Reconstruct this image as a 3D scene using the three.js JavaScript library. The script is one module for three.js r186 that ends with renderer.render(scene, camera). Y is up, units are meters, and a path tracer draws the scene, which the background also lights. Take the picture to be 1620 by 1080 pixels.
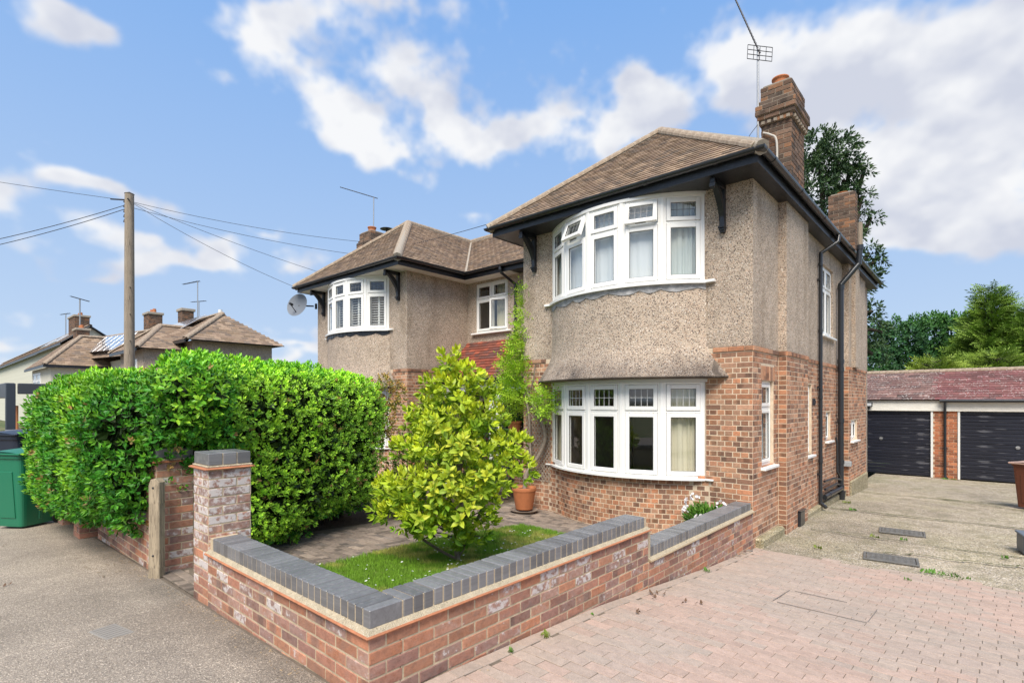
import * as THREE from 'three';
import { TessellateModifier } from 'three/addons/modifiers/TessellateModifier.js';

// ---------------------------------------------------------------- camera, light, exposure
const W = 1620, H = 1080;
const scene = new THREE.Scene();
const FOCAL = 840;                                     // in pixels of a 1620 x 1080 frame
const camera = new THREE.PerspectiveCamera(2 * Math.atan(540 / FOCAL) * 180 / Math.PI, W / H, 0.05, 900);
camera.position.set(0, 1.62, 0);
camera.rotation.y = 41.65 * Math.PI / 180;
camera.setViewOffset(W, H, 0, -95, W, H);              // shift lens: horizon below the middle, verticals upright
scene.add(camera);
const renderer = new THREE.WebGLRenderer({ antialias: true });
renderer.setSize(1024, 682);
renderer.toneMapping = THREE.LinearToneMapping;
const EXPOSURE = 3.65;
renderer.toneMappingExposure = EXPOSURE;
renderer.shadowMap.enabled = true;

const SUN_DIR = new THREE.Vector3(0.32, 0.80, 0.52).normalize();
const sun = new THREE.DirectionalLight(new THREE.Color(1.0, 0.93, 0.82), 1.5);
sun.position.copy(SUN_DIR).multiplyScalar(60).add(new THREE.Vector3(-6, 0, -8));
sun.target.position.set(-6, 0, -8);
sun.castShadow = true;
sun.shadow.radius = 62;                                // sun behind thin cloud: a wide soft source
sun.shadow.mapSize.set(2048, 2048);
Object.assign(sun.shadow.camera, { left: -40, right: 40, top: 40, bottom: -40, near: 1, far: 160 });
scene.add(sun, sun.target);

// ---------------------------------------------------------------- random numbers and noise
function RNG(seed) { let a = seed >>> 0; return () => { a = (a + 0x6D2B79F5) >>> 0; let t = a; t = Math.imul(t ^ (t >>> 15), t | 1); t ^= t + Math.imul(t ^ (t >>> 7), t | 61); return ((t ^ (t >>> 14)) >>> 0) / 4294967296; }; }
const R = RNG(12345);
const rr = (a, b) => a + (b - a) * R();
const pick = a => a[Math.floor(R() * a.length)];
const PERM = new Uint8Array(512); { const r = RNG(77), p = [...Array(256).keys()]; for (let i = 255; i > 0; i--) { const j = Math.floor(r() * (i + 1)); [p[i], p[j]] = [p[j], p[i]]; } for (let i = 0; i < 512; i++) PERM[i] = p[i & 255]; }
const lerp = (a, b, t) => a + (b - a) * t, clamp = (x, a = 0, b = 1) => x < a ? a : x > b ? b : x;
const sstep = (a, b, x) => { const t = clamp((x - a) / (b - a)); return t * t * (3 - 2 * t); };
function vn2(x, y, per = 256) {                        // value noise, periodic
  const xi = Math.floor(x), yi = Math.floor(y); let fx = x - xi, fy = y - yi; fx = fx * fx * (3 - 2 * fx); fy = fy * fy * (3 - 2 * fy);
  const m = (a) => ((a % per) + per) % per, x0 = m(xi) & 255, x1 = m(xi + 1) & 255, y0 = m(yi) & 255, y1 = m(yi + 1) & 255;
  const a = PERM[PERM[x0] + y0], b = PERM[PERM[x1] + y0], c = PERM[PERM[x0] + y1], d = PERM[PERM[x1] + y1];
  return (lerp(lerp(a, b, fx), lerp(c, d, fx), fy)) / 255;
}
function fbm2(x, y, o = 4, per = 256) { let s = 0, a = .5, n = 0; for (let i = 0; i < o; i++) { s += a * vn2(x, y, per); n += a; a *= .5; x *= 2; y *= 2; per = Math.min(256, per * 2); } return s / n; }
function vn3(x, y, z) {
  const xi = Math.floor(x), yi = Math.floor(y), zi = Math.floor(z); let fx = x - xi, fy = y - yi, fz = z - zi;
  fx = fx * fx * fx * (fx * (fx * 6 - 15) + 10); fy = fy * fy * fy * (fy * (fy * 6 - 15) + 10); fz = fz * fz * fz * (fz * (fz * 6 - 15) + 10);
  const h = (a, b, c) => PERM[PERM[PERM[a & 255] + (b & 255)] + (c & 255)];
  const p = (k) => lerp(lerp(h(xi, yi, zi + k), h(xi + 1, yi, zi + k), fx), lerp(h(xi, yi + 1, zi + k), h(xi + 1, yi + 1, zi + k), fx), fy);
  return lerp(p(0), p(1), fz) / 255;
}
function fbm3(x, y, z, o = 4) { let s = 0, a = .5, n = 0; for (let i = 0; i < o; i++) { s += a * vn3(x, y, z); n += a; a *= .52; x = x * 2.03 + 11.3; y = y * 2.03 + 5.1; z = z * 2.03 + 7.7; } return s / n; }

// ---------------------------------------------------------------- sky: blue air with broken cumulus
{
  const SW = 2048, SH = 1024, data = new Float32Array(SW * SH * 4);
  // clouds by azimuth (deg, clockwise from -z), elevation (deg), half-width, half-height, strength
  const CL = [[-83.6,28.6,2.6,1.2,0.9],[-81.1,27.9,2.4,1.0,0.8],[-63.7,33.7,7.0,1.7,0.75],[-53.1,35.7,7.2,1.5,0.7],[-66.0,31.3,3.4,2.0,0.7],[-60.1,28.0,5.8,3.0,1.15],[-58.2,25.6,4.4,2.1,0.7],[-61.9,25.9,3.6,2.1,0.7],[-53.1,31.5,3.9,2.7,0.9],[-49.1,29.0,5.0,3.1,1.05],[-43.0,27.1,5.1,2.4,1.0],[-38.9,27.1,3.1,2.2,0.8],[-46.1,25.4,4.1,1.7,0.5],[-44.4,35.1,4.1,2.1,0.62],[-29.9,28.5,3.9,3.9,1.15],[-32.5,25.7,3.0,2.2,0.8],[-25.7,27.0,3.2,2.6,0.95],[-28.9,30.9,2.3,1.7,0.7],[-17.9,29.5,4.3,2.6,0.85],[-15.1,31.5,3.3,2.2,0.5],[-11.4,26.5,6.1,4.2,1.15],[-6.6,28.4,6.4,3.0,1.0],[-1.4,27.2,6.0,3.7,1.3],[0.1,22.0,5.0,3.9,1.3],[-3.1,17.8,6.3,3.6,1.1],[-9.9,19.8,6.4,3.6,0.95],[0.1,15.2,5.0,2.6,1.2],[-4.3,15.6,5.6,2.3,0.95],[-14.0,22.6,3.2,3.1,0.8],[-84.2,15.5,2.4,1.8,1.05],[-78.1,17.8,4.0,1.6,0.9],[-80.6,18.2,2.1,1.0,0.5],[-75.3,12.6,5.2,1.3,1.0],[-80.2,11.1,2.5,0.7,0.6],[-71.4,13.7,2.1,1.7,0.6],[-46.4,17.9,3.4,1.0,0.8],[-71.1,27.6,2.0,0.8,0.6],[-67.1,16.5,2.2,1.0,0.5],[-62.5,13.8,3.0,1.8,0.65],[-64.6,5.9,3.5,1.2,0.8],[-85.1,5.2,1.8,1.2,0.9],[-52.4,23.4,2.1,1.6,0.6],[-55.7,35.4,3.8,0.9,0.4],[-76.3,31.1,2.3,0.6,0.35],[-79.8,4.8,2.5,1.1,0.5],[-5.7,6.3,5.4,1.1,0.25]];
  const K = 1 / EXPOSURE;
  for (let j = 0; j < SH; j++) {
    const el = ((j + .5) / SH - .5) * Math.PI, ce = Math.cos(el), se = Math.sin(el), eld = el * 180 / Math.PI;
    for (let i = 0; i < SW; i++) {
      const a = ((i + .5) / SW - .5) * 2 * Math.PI;     // equirect longitude: u=.5 -> +x ... three: dir = (cos a, , sin a)
      const dx = ce * Math.cos(a), dy = se, dz = ce * Math.sin(a);
      const o = (j * SW + i) * 4;
      let r, g, b;
      const t = clamp(Math.max(eld, 0) / 55);
      const tt = Math.pow(t, .62);
      r = lerp(.66, .105, tt); g = lerp(.79, .345, tt); b = lerp(.93, .83, tt);
      if (eld > -3) {
        let az = Math.atan2(dx, -dz) * 180 / Math.PI;
        // noise in a flattened cloud-layer space
        const q = 1 / (Math.max(dy, 0) + .28), nx = dx * q * 3.1, nz = dz * q * 3.1;
        const w1 = fbm3(nx * 1.1 + 3, dy * 3, nz * 1.1, 3) - .5, w2 = fbm3(nx * 1.1 + 40, dy * 3, nz * 1.1 + 9, 3) - .5;
        let f = 0;
        const A = az + w1 * 9, E = eld + w2 * 7;
        let inFrame = Math.abs(((az + 41.65 + 540) % 360) - 180) < 62 ? 1 : 0;
        for (const c of CL) { let da = A - c[0]; if (da > 180) da -= 360; if (da < -180) da += 360; const u = da / c[2], v = (E - c[1]) / c[3]; const k = u * u + v * v; if (k < 7) f += c[4] * (c[0] < -62 ? 1.35 : 1) * Math.exp(-k); }
        const det = fbm3(dx * 10 + 2, dy * 15, dz * 10, 6) - .5, fine = fbm3(dx * 42, dy * 52, dz * 42 + 4, 4) - .5, bil = Math.abs(fbm3(dx * 16 + 8, dy * 22, dz * 16, 5) - .5) * 2;
        // beyond the mapped part of the sky the same kind of broken cloud goes on
        const gen = 1.25 * sstep(.42, .6, fbm3(nx * .9 + 17, dy * 2, nz * .9 + 3, 4)) * .85;
        const edge = sstep(50, 68, Math.abs(((az + 41.65 + 540) % 360) - 180)), up = sstep(40, 56, eld);
        f = lerp(f, gen, Math.max(edge, up));
        const dens = Math.min(.97, sstep(.30, .98, f * .94 + det * 1.0 + fine * .85 - bil * .22) * .72 + sstep(.7, 1.25, f + det + fine * .7) * .3);
        const s0 = fbm3(dx * 8 + 1, dy * 12, dz * 8, 5), s1 = fbm3(dx * 8 + 1 + .12, dy * 12 + .55, dz * 8 + .1, 5); const sh = clamp(.36 + (s1 - s0) * 2.6 + (f - .9) * .24 + (fine) * .5);
        const cr = lerp(.95, .60, sh * .85), cg = lerp(.955, .635, sh * .85), cb = lerp(.97, .75, sh * .85);
        r = lerp(r, cr, dens); g = lerp(g, cg, dens); b = lerp(b, cb, dens);
      }
      if (eld < 0) { const k = sstep(0, -12, eld); r = lerp(r, .24, k); g = lerp(g, .25, k); b = lerp(b, .24, k); }
      data[o] = r * K; data[o + 1] = g * K; data[o + 2] = b * K; data[o + 3] = 1;
    }
  }
  const tex = new THREE.DataTexture(data, SW, SH, THREE.RGBAFormat, THREE.FloatType);
  tex.mapping = THREE.EquirectangularReflectionMapping; tex.magFilter = THREE.LinearFilter; tex.minFilter = THREE.LinearFilter; tex.wrapS = THREE.RepeatWrapping; tex.needsUpdate = true;
  scene.background = tex; scene.environment = tex; scene.environmentIntensity = 1;
}

// ---------------------------------------------------------------- building helpers
const V3 = (x, y, z) => new THREE.Vector3(x, y, z);
const BASE = new Map();                                // base point of each top-level thing
const counts = {};
function numbered(n) { const k = counts[n] = (counts[n] ?? -1) + 1; return k ? n + '_' + String(k).padStart(3, '0') : n; }
function thing(name, label, category, base = [0, 0, 0], group) {
  const o = new THREE.Group(); o.name = numbered(name); o.position.set(...base); scene.add(o);
  o.userData = { label, category }; if (group) o.userData.group = group;
  BASE.set(o, base); return o;
}
function part(name, parent) { const o = new THREE.Group(); o.name = name; parent.add(o); BASE.set(o, BASE.get(parent) ?? [0, 0, 0]); return o; }
const baseOf = p => (p && BASE.get(p)) || [0, 0, 0];
let MIR = null;                                        // x of a mirror plane while the mirrored house is built
function flat(g) { const h = g.index ? g.toNonIndexed() : g; if (!h.attributes.normal) h.computeVertexNormals(); return h; }
function concat(geos, color = false) {
  const gs = geos.flat(9).filter(Boolean).map(flat); let n = 0; for (const g of gs) n += g.attributes.position.count;
  const P = new Float32Array(n * 3), N = new Float32Array(n * 3), U = new Float32Array(n * 2), C = color ? new Float32Array(n * 3).fill(1) : null; let k = 0;
  for (const g of gs) { P.set(g.attributes.position.array, k * 3); N.set(g.attributes.normal.array, k * 3); if (g.attributes.uv) U.set(g.attributes.uv.array.subarray(0, g.attributes.position.count * 2), k * 2); if (C && g.attributes.color) C.set(g.attributes.color.array, k * 3); k += g.attributes.position.count; }
  const o = new THREE.BufferGeometry(); o.setAttribute('position', new THREE.BufferAttribute(P, 3)); o.setAttribute('normal', new THREE.BufferAttribute(N, 3)); o.setAttribute('uv', new THREE.BufferAttribute(U, 2)); if (C) o.setAttribute('color', new THREE.BufferAttribute(C, 3));
  return o;
}
function boxUV(g, s = 1) {                             // uv in metres by the dominant axis
  const p = g.attributes.position, n = g.attributes.normal, u = g.attributes.uv;
  for (let i = 0; i < p.count; i++) {
    const ax = Math.abs(n.getX(i)), ay = Math.abs(n.getY(i)), az = Math.abs(n.getZ(i));
    if (ay > ax && ay > az) u.setXY(i, p.getX(i) * s, p.getZ(i) * s); else if (ax > az) u.setXY(i, p.getZ(i) * s + .37, p.getY(i) * s); else u.setXY(i, p.getX(i) * s, p.getY(i) * s);
  }
  return g;
}
function mirrorGeo(g) {
  g.applyMatrix4(new THREE.Matrix4().makeScale(-1, 1, 1)); g.translate(2 * MIR, 0, 0);
  for (const a of Object.values(g.attributes)) { const s = a.itemSize, A = a.array; for (let i = 0; i < a.count; i += 3) for (let c = 0; c < s; c++) { const q = (i + 1) * s + c, w = (i + 2) * s + c, t = A[q]; A[q] = A[w]; A[w] = t; } }
  return g;
}
function mesh(name, geos, mat, parent = scene, o = {}) {
  const list = [geos].flat(9).filter(Boolean); if (!list.length) return null;
  let g = concat(list, o.color);
  if (o.uv !== false) boxUV(g, o.uv ?? 1);
  if (MIR !== null) mirrorGeo(g);
  const b = baseOf(parent); g.translate(-b[0], -b[1], -b[2]);
  const m = new THREE.Mesh(g, mat); m.name = name; m.castShadow = m.receiveShadow = true; parent.add(m);
  if (o.kind) m.userData.kind = o.kind; if (o.label) m.userData.label = o.label;
  return m;
}
function single(name, geos, mat, label, category, o = {}) {   // a top-level thing that is one mesh
  const m = mesh(name, geos, mat, scene, o); m.name = numbered(name); m.userData.label = label;
  if (category) m.userData.category = category; if (o.group) m.userData.group = o.group; return m;
}
function structure(name, geos, mat, label, o = {}) { const m = mesh(name, geos, mat, scene, o); m.name = numbered(name); m.userData.kind = o.kind ?? 'structure'; if (label) m.userData.label = label; BASE.set(m, [0, 0, 0]); return m; }

// chamfered box, centred at x,y,z
function cbox(w, h, d, x = 0, y = 0, z = 0, c = .004, ry = 0) {
  c = Math.min(c, w * .3, h * .3, d * .3);
  const a = w / 2, b = h / 2, e = d / 2, P = [], q = (p0, p1, p2, p3) => P.push(...p0, ...p1, ...p2, ...p0, ...p2, ...p3), t = (p0, p1, p2) => P.push(...p0, ...p1, ...p2);
  const S = [-1, 1];
  for (const s of S) {
    const f = (...v) => s > 0 ? q(...v) : q(v[3], v[2], v[1], v[0]);
    f([s * a, -b + c, e - c], [s * a, -b + c, -e + c], [s * a, b - c, -e + c], [s * a, b - c, e - c]);
    f([-a + c, s * b, e - c], [a - c, s * b, e - c], [a - c, s * b, -e + c], [-a + c, s * b, -e + c]);
    f([-a + c, -b + c, s * e], [a - c, -b + c, s * e], [a - c, b - c, s * e], [-a + c, b - c, s * e]);
  }
  const add = (p0, p1, p2, p3, nx, ny, nz) => { const A = V3(...p0), B = V3(...p1), C = V3(...p2); const n = B.clone().sub(A).cross(C.clone().sub(A)); const ok = n.x * nx + n.y * ny + n.z * nz > 0; if (p3) ok ? q(p0, p1, p2, p3) : q(p3, p2, p1, p0); else ok ? t(p0, p1, p2) : t(p2, p1, p0); };
  for (const s of S) for (const u of S) {
    add([s * a, u * (b - c), -e + c], [s * a, u * (b - c), e - c], [s * (a - c), u * b, e - c], [s * (a - c), u * b, -e + c], s, u, 0);
    add([s * a, -b + c, u * (e - c)], [s * a, b - c, u * (e - c)], [s * (a - c), b - c, u * e], [s * (a - c), -b + c, u * e], s, 0, u);
    add([-a + c, s * b, u * (e - c)], [a - c, s * b, u * (e - c)], [a - c, s * (b - c), u * e], [-a + c, s * (b - c), u * e], 0, s, u);
    for (const v of S) add([s * a, u * (b - c), v * (e - c)], [s * (a - c), u * b, v * (e - c)], [s * (a - c), u * (b - c), v * e], null, s, u, v);
  }
  const g = new THREE.BufferGeometry(); g.setAttribute('position', new THREE.BufferAttribute(new Float32Array(P), 3)); g.setAttribute('uv', new THREE.BufferAttribute(new Float32Array(P.length / 3 * 2), 2)); g.computeVertexNormals();
  if (ry) g.rotateY(ry); g.translate(x, y, z); return g;
}
const box = (w, h, d, x, y, z) => new THREE.BoxGeometry(w, h, d).translate(x, y, z);
const span = (x0, x1, y0, y1, z0, z1, c = 0) => c ? cbox(x1 - x0, y1 - y0, z1 - z0, (x0 + x1) / 2, (y0 + y1) / 2, (z0 + z1) / 2, c) : box(x1 - x0, y1 - y0, z1 - z0, (x0 + x1) / 2, (y0 + y1) / 2, (z0 + z1) / 2);
function rod(a, b, r, seg = 10, r2 = r) { const A = V3(...a), B = V3(...b), d = B.clone().sub(A), L = d.length(); const g = new THREE.CylinderGeometry(r2, r, L, seg, 1); g.translate(0, L / 2, 0); g.applyQuaternion(new THREE.Quaternion().setFromUnitVectors(V3(0, 1, 0), d.normalize())); g.translate(...a); return g; }
function tube(pts, r, seg = 8, n = 0, tension = .5) { const c = new THREE.CatmullRomCurve3(pts.map(p => V3(...p)), false, 'catmullrom', tension); return new THREE.TubeGeometry(c, n || pts.length * 6, r, seg, false); }
function polyTube(pts, r, seg = 10) { const out = []; for (let i = 0; i + 1 < pts.length; i++) { out.push(rod(pts[i], pts[i + 1], r, seg)); if (i) out.push(new THREE.SphereGeometry(r * 1.03, seg, 8).translate(...pts[i])); } return out; }
function quadGeo(list) {                               // list of [p0,p1,p2,p3] or triangles
  const P = []; for (const f of list) { P.push(...f[0], ...f[1], ...f[2]); if (f[3]) P.push(...f[0], ...f[2], ...f[3]); }
  const g = new THREE.BufferGeometry(); g.setAttribute('position', new THREE.BufferAttribute(new Float32Array(P), 3)); g.setAttribute('uv', new THREE.BufferAttribute(new Float32Array(P.length / 3 * 2), 2)); g.computeVertexNormals(); return g;
}
function prism(pts, z0, z1) {                          // closed polygon in x,y pushed from z0 to z1
  const s = new THREE.Shape(pts.map(p => new THREE.Vector2(p[0], p[1]))); const g = new THREE.ExtrudeGeometry(s, { depth: z1 - z0, bevelEnabled: false, steps: 1 }); g.translate(0, 0, z0); return g;
}
function gridGeo(nx, nz, f) {                          // f(u,v) -> [x,y,z]
  const P = [], I = []; for (let j = 0; j <= nz; j++) for (let i = 0; i <= nx; i++) P.push(...f(i / nx, j / nz));
  for (let j = 0; j < nz; j++) for (let i = 0; i < nx; i++) { const a = j * (nx + 1) + i, b = a + 1, c = a + nx + 1, d = c + 1; I.push(a, c, b, b, c, d); }
  const g = new THREE.BufferGeometry(); g.setAttribute('position', new THREE.BufferAttribute(new Float32Array(P), 3)); g.setAttribute('uv', new THREE.BufferAttribute(new Float32Array(P.length / 3 * 2), 2)); g.setIndex(I); g.computeVertexNormals(); return g;
}
// sweep a small profile [[out, up], ...] along a path [[x,z], ...] at height y with mitred corners; out is to the right of travel
function sweep(profile, path, y, closed = false) {
  const n = path.length, rows = [];
  for (let i = 0; i < n; i++) {
    const p = path[i], a = path[i - 1], b = path[i + 1]; const dir = (u, v) => { const l = Math.hypot(v[0] - u[0], v[1] - u[1]); return [(v[0] - u[0]) / l, (v[1] - u[1]) / l]; };
    const d1 = a ? dir(a, p) : dir(p, b), d2 = b ? dir(p, b) : d1; const n1 = [-d1[1], d1[0]], n2 = [-d2[1], d2[0]];
    let m = [n1[0] + n2[0], n1[1] + n2[1]]; const k = 2 / (m[0] * m[0] + m[1] * m[1]); m = [m[0] * k, m[1] * k];
    rows.push(profile.map(([o, u]) => [p[0] + m[0] * o, y + u, p[1] + m[1] * o]));
  }
  const F = []; for (let i = 0; i + 1 < n; i++) for (let j = 0; j < profile.length - (closed ? 0 : 1); j++) { const k = (j + 1) % profile.length; F.push([rows[i][j], rows[i][k], rows[i + 1][k], rows[i + 1][j]]); }
  if (closed) for (const r of [rows[0], rows[n - 1]]) for (let j = 1; j + 1 < r.length; j++) F.push([r[0], r[j], r[j + 1]]);
  return quadGeo(F);
}

// ---------------------------------------------------------------- textures
const S8 = v => Math.round(255 * (v <= 0 ? 0 : v >= 1 ? 1 : v <= .0031308 ? 12.92 * v : 1.055 * Math.pow(v, 1 / 2.4) - .055));
function texOf(w, h, rgb, srgb, rep) { const d = new Uint8Array(w * h * 4); for (let i = 0; i < w * h; i++) { if (srgb) { d[i * 4] = S8(rgb[i * 3]); d[i * 4 + 1] = S8(rgb[i * 3 + 1]); d[i * 4 + 2] = S8(rgb[i * 3 + 2]); } else d[i * 4] = d[i * 4 + 1] = d[i * 4 + 2] = Math.round(255 * clamp(rgb[i])); d[i * 4 + 3] = 255; }
  const t = new THREE.DataTexture(d, w, h, THREE.RGBAFormat); t.wrapS = t.wrapT = THREE.RepeatWrapping; t.magFilter = THREE.LinearFilter; t.minFilter = THREE.LinearMipmapLinearFilter; t.generateMipmaps = true; if (srgb) t.colorSpace = THREE.SRGBColorSpace; if (rep) t.repeat.set(rep, rep); t.needsUpdate = true; return t; }
// surface texture: fn(x in 0..1, y in 0..1) -> [r, g, b, height]
function surface(w, h, rep, fn) { const c = new Float32Array(w * h * 3), b = new Float32Array(w * h); for (let j = 0; j < h; j++) for (let i = 0; i < w; i++) { const v = fn(i / w, j / h), k = j * w + i; c[k * 3] = v[0]; c[k * 3 + 1] = v[1]; c[k * 3 + 2] = v[2]; b[k] = v[3]; } return { map: texOf(w, h, c, true, rep), bump: texOf(w, h, b, false, rep) }; }
// loose stones over a ground: pebbles of given radii (in px) drawn as domes
function stones(w, h, rep, n, r0, r1, ground, tint) {
  const c = new Float32Array(w * h * 3), b = new Float32Array(w * h), r = RNG(901 + n);
  for (let j = 0; j < h; j++) for (let i = 0; i < w; i++) { const v = ground(i / w, j / h), k = j * w + i; c[k * 3] = v[0]; c[k * 3 + 1] = v[1]; c[k * 3 + 2] = v[2]; b[k] = v[3] ?? 0; }
  for (let q = 0; q < n; q++) {
    const x = r() * w, y = r() * h, R0 = r0 + (r1 - r0) * r() * r(), e = .65 + .35 * r(), th = r() * 3.14, ct = Math.cos(th), st = Math.sin(th), col = tint(r, x / w, y / h), top = .55 + .45 * r();
    for (let j = Math.floor(y - R0); j <= y + R0; j++) for (let i = Math.floor(x - R0); i <= x + R0; i++) {
      const u = ((i - x) * ct + (j - y) * st) / R0, v = (-(i - x) * st + (j - y) * ct) / (R0 * e), d = u * u + v * v; if (d > 1) continue;
      const k = (((j % h) + h) % h) * w + ((i % w) + w) % w, hh = Math.sqrt(1 - d) * top; b[k] = Math.max(b[k], hh); c[k * 3] = col[0]; c[k * 3 + 1] = col[1]; c[k * 3 + 2] = col[2];
    }
  }
  return { map: texOf(w, h, c, true, rep), bump: texOf(w, h, b, false, rep) };
}
const mixc = (a, b, t) => [lerp(a[0], b[0], t), lerp(a[1], b[1], t), lerp(a[2], b[2], t)];
const mulc = (a, k) => [a[0] * k, a[1] * k, a[2] * k];
const rgb = (r, g, b) => new THREE.Color().setRGB(r, g, b);
const std = (color, roughness = .8, o = {}) => new THREE.MeshStandardMaterial({ color: Array.isArray(color) ? rgb(...color) : color, roughness, ...o });
const phys = (color, roughness, o = {}) => new THREE.MeshPhysicalMaterial({ color: rgb(...color), roughness, ...o });
const surfMat = (s, rough, bump, o = {}) => new THREE.MeshStandardMaterial({ map: s.map, bumpMap: s.bump, bumpScale: bump, roughness: rough, ...o });

// piece atlas: 8 x 16 cells, each one face of a brick, tile or paver
const AC = 8, AR = 16;
function atlas(cw, ch, fn, seed) {
  const w = AC * cw, h = AR * ch, c = new Float32Array(w * h * 3), b = new Float32Array(w * h), r = RNG(seed);
  for (let cy = 0; cy < AR; cy++) for (let cx = 0; cx < AC; cx++) {
    const cell = cy * AC + cx, info = fn(null, cell, r);
    for (let j = 0; j < ch; j++) for (let i = 0; i < cw; i++) { const v = fn(info, cell, r, i / cw, j / ch, (i / cw) * (cw / ch), j / ch), k = (cy * ch + j) * w + cx * cw + i; c[k * 3] = v[0]; c[k * 3 + 1] = v[1]; c[k * 3 + 2] = v[2]; b[k] = v[3]; }
  }
  return { map: texOf(w, h, c, true), bump: texOf(w, h, b, false) };
}
// ---------------------------------------------------------------- bricks and other pieces
const pieceCache = new Map();
// a piece with its face at z = 0, arrises eased; uv inside its atlas cell
function pieceGeo(w, h, d, cell, c, uFull, vFull) {
  const key = [w.toFixed(3), h.toFixed(3), d, cell, c, uFull, vFull].join(); let g = pieceCache.get(key); if (g) return g;
  const a = w / 2, b = h / 2, P = [], U = [], cx = cell % AC, cy = Math.floor(cell / AC), fu = Math.min(1, w / uFull), fv = Math.min(1, h / vFull), ou = (1 - fu) * ((cell * .37) % 1);
  const uv = (x, y) => [(cx + .03 + .94 * (ou + fu * clamp(x / w + .5))) / AC, (cy + .05 + .9 * fv * clamp(y / h + .5)) / AR];
  const q = (...v) => { for (const k of [0, 1, 2, 0, 2, 3]) { P.push(...v[k]); U.push(...uv(v[k][0], v[k][1])); } };
  const i = a - c, k = b - c;
  q([-i, -k, 0], [i, -k, 0], [i, k, 0], [-i, k, 0]);
  q([-i, k, 0], [i, k, 0], [a, b, -c], [-a, b, -c]); q([i, -k, 0], [-i, -k, 0], [-a, -b, -c], [a, -b, -c]);
  q([i, k, 0], [i, -k, 0], [a, -b, -c], [a, b, -c]); q([-i, -k, 0], [-i, k, 0], [-a, b, -c], [-a, -b, -c]);
  q([-a, b, -c], [a, b, -c], [a, b, -d], [-a, b, -d]); q([a, -b, -c], [-a, -b, -c], [-a, -b, -d], [a, -b, -d]);
  q([a, b, -c], [a, -b, -c], [a, -b, -d], [a, b, -d]); q([-a, -b, -c], [-a, b, -c], [-a, b, -d], [-a, -b, -d]);
  g = new THREE.BufferGeometry(); g.setAttribute('position', new THREE.BufferAttribute(new Float32Array(P), 3)); g.setAttribute('uv', new THREE.BufferAttribute(new Float32Array(U), 2)); g.computeVertexNormals();
  pieceCache.set(key, g); return g;
}
const basis = (t, u, n, p) => new THREE.Matrix4().makeBasis(V3(...t), V3(...u), V3(...n)).setPosition(...p);
// straight run: from (x,z) along t, outward normal n = t x up
const straight = (x, z, tx, tz) => s => ({ x: x + tx * s, z: z + tz * s, t: [tx, 0, tz], n: [-tz, 0, tx] });
function brickFace(o) {                                // -> list of { geo, m, p }
  const { frame, s0, s1, top, bottom, bond = 'stretcher', holes = [], parity = 0, cells, course = .076, L = .225, joint = .010, depth = .05, keep, phase = 0 } = o, out = [];
  for (let r = 0; ; r++) {
    const yt = top - r * course, yb = yt - course, yc = (yt + yb) / 2 - joint / 2 + .001; if (yc < bottom) break;
    let iv = [[s0, s1]];
    for (const h of holes) if (yc > h.y0 && yc < h.y1) iv = iv.flatMap(([a, b]) => h.s1 <= a || h.s0 >= b ? [[a, b]] : [[a, h.s0], [h.s1, b]].filter(([p, q]) => q - p > .02));
    const odd = (r + parity) & 1, pitch = bond === 'header' ? L / 2 : bond === 'english' && odd ? L / 2 : L, off = phase + (bond === 'english' ? (odd ? L / 4 : 0) : odd ? pitch / 2 : 0);
    for (const [a, b] of iv) for (let k = Math.floor((a - off) / pitch); off + k * pitch < b; k++) {
      const p = Math.max(a, off + k * pitch), q = Math.min(b, off + (k + 1) * pitch); const w = Math.round((q - p - joint) * 200) / 200; if (w < .025) continue;
      const sc = (p + q) / 2, f = frame(sc); if (keep && !keep(sc, yc, f)) continue;
      const cell = cells(sc, yc, w), pr = rr(-.0012, .0022), ja = rr(-.006, .006), jb = rr(-.008, .008);
      const m = basis(f.t, [0, 1, 0], f.n, [f.x + f.n[0] * pr, yc, f.z + f.n[2] * pr]).multiply(new THREE.Matrix4().makeRotationFromEuler(new THREE.Euler(jb * .4, jb, ja)));
      out.push({ geo: pieceGeo(w, course - joint, depth, cell, .004, .215, .066), m, p: [f.x, yc, f.z] });
    }
  }
  return out;
}
const CAM = [0, 1.62, 0];
function emit(name, pieces, mat, parent, most = 300, o = {}) {
  const d2 = p => (p[0] - CAM[0]) ** 2 + (p[1] - CAM[1]) ** 2 + (p[2] - CAM[2]) ** 2;
  let rest = pieces;
  if (MIR === null && most > 0) {
    const s = pieces.slice().sort((a, b) => d2(a.p) - d2(b.p)); const b = baseOf(parent); rest = s.slice(most);
    s.slice(0, most).forEach((q, i) => { const m = new THREE.Mesh(q.geo, q.mat ?? mat); m.name = i ? name + '_' + String(i).padStart(3, '0') : name; m.applyMatrix4(q.m); m.position.x -= b[0]; m.position.y -= b[1]; m.position.z -= b[2]; m.castShadow = m.receiveShadow = true; parent.add(m); });
  }
  if (rest.length) mesh(o.rest ?? name + 's', rest.map(q => q.geo.clone().applyMatrix4(q.m)), mat, parent, { uv: false, kind: 'stuff' });
}
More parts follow.
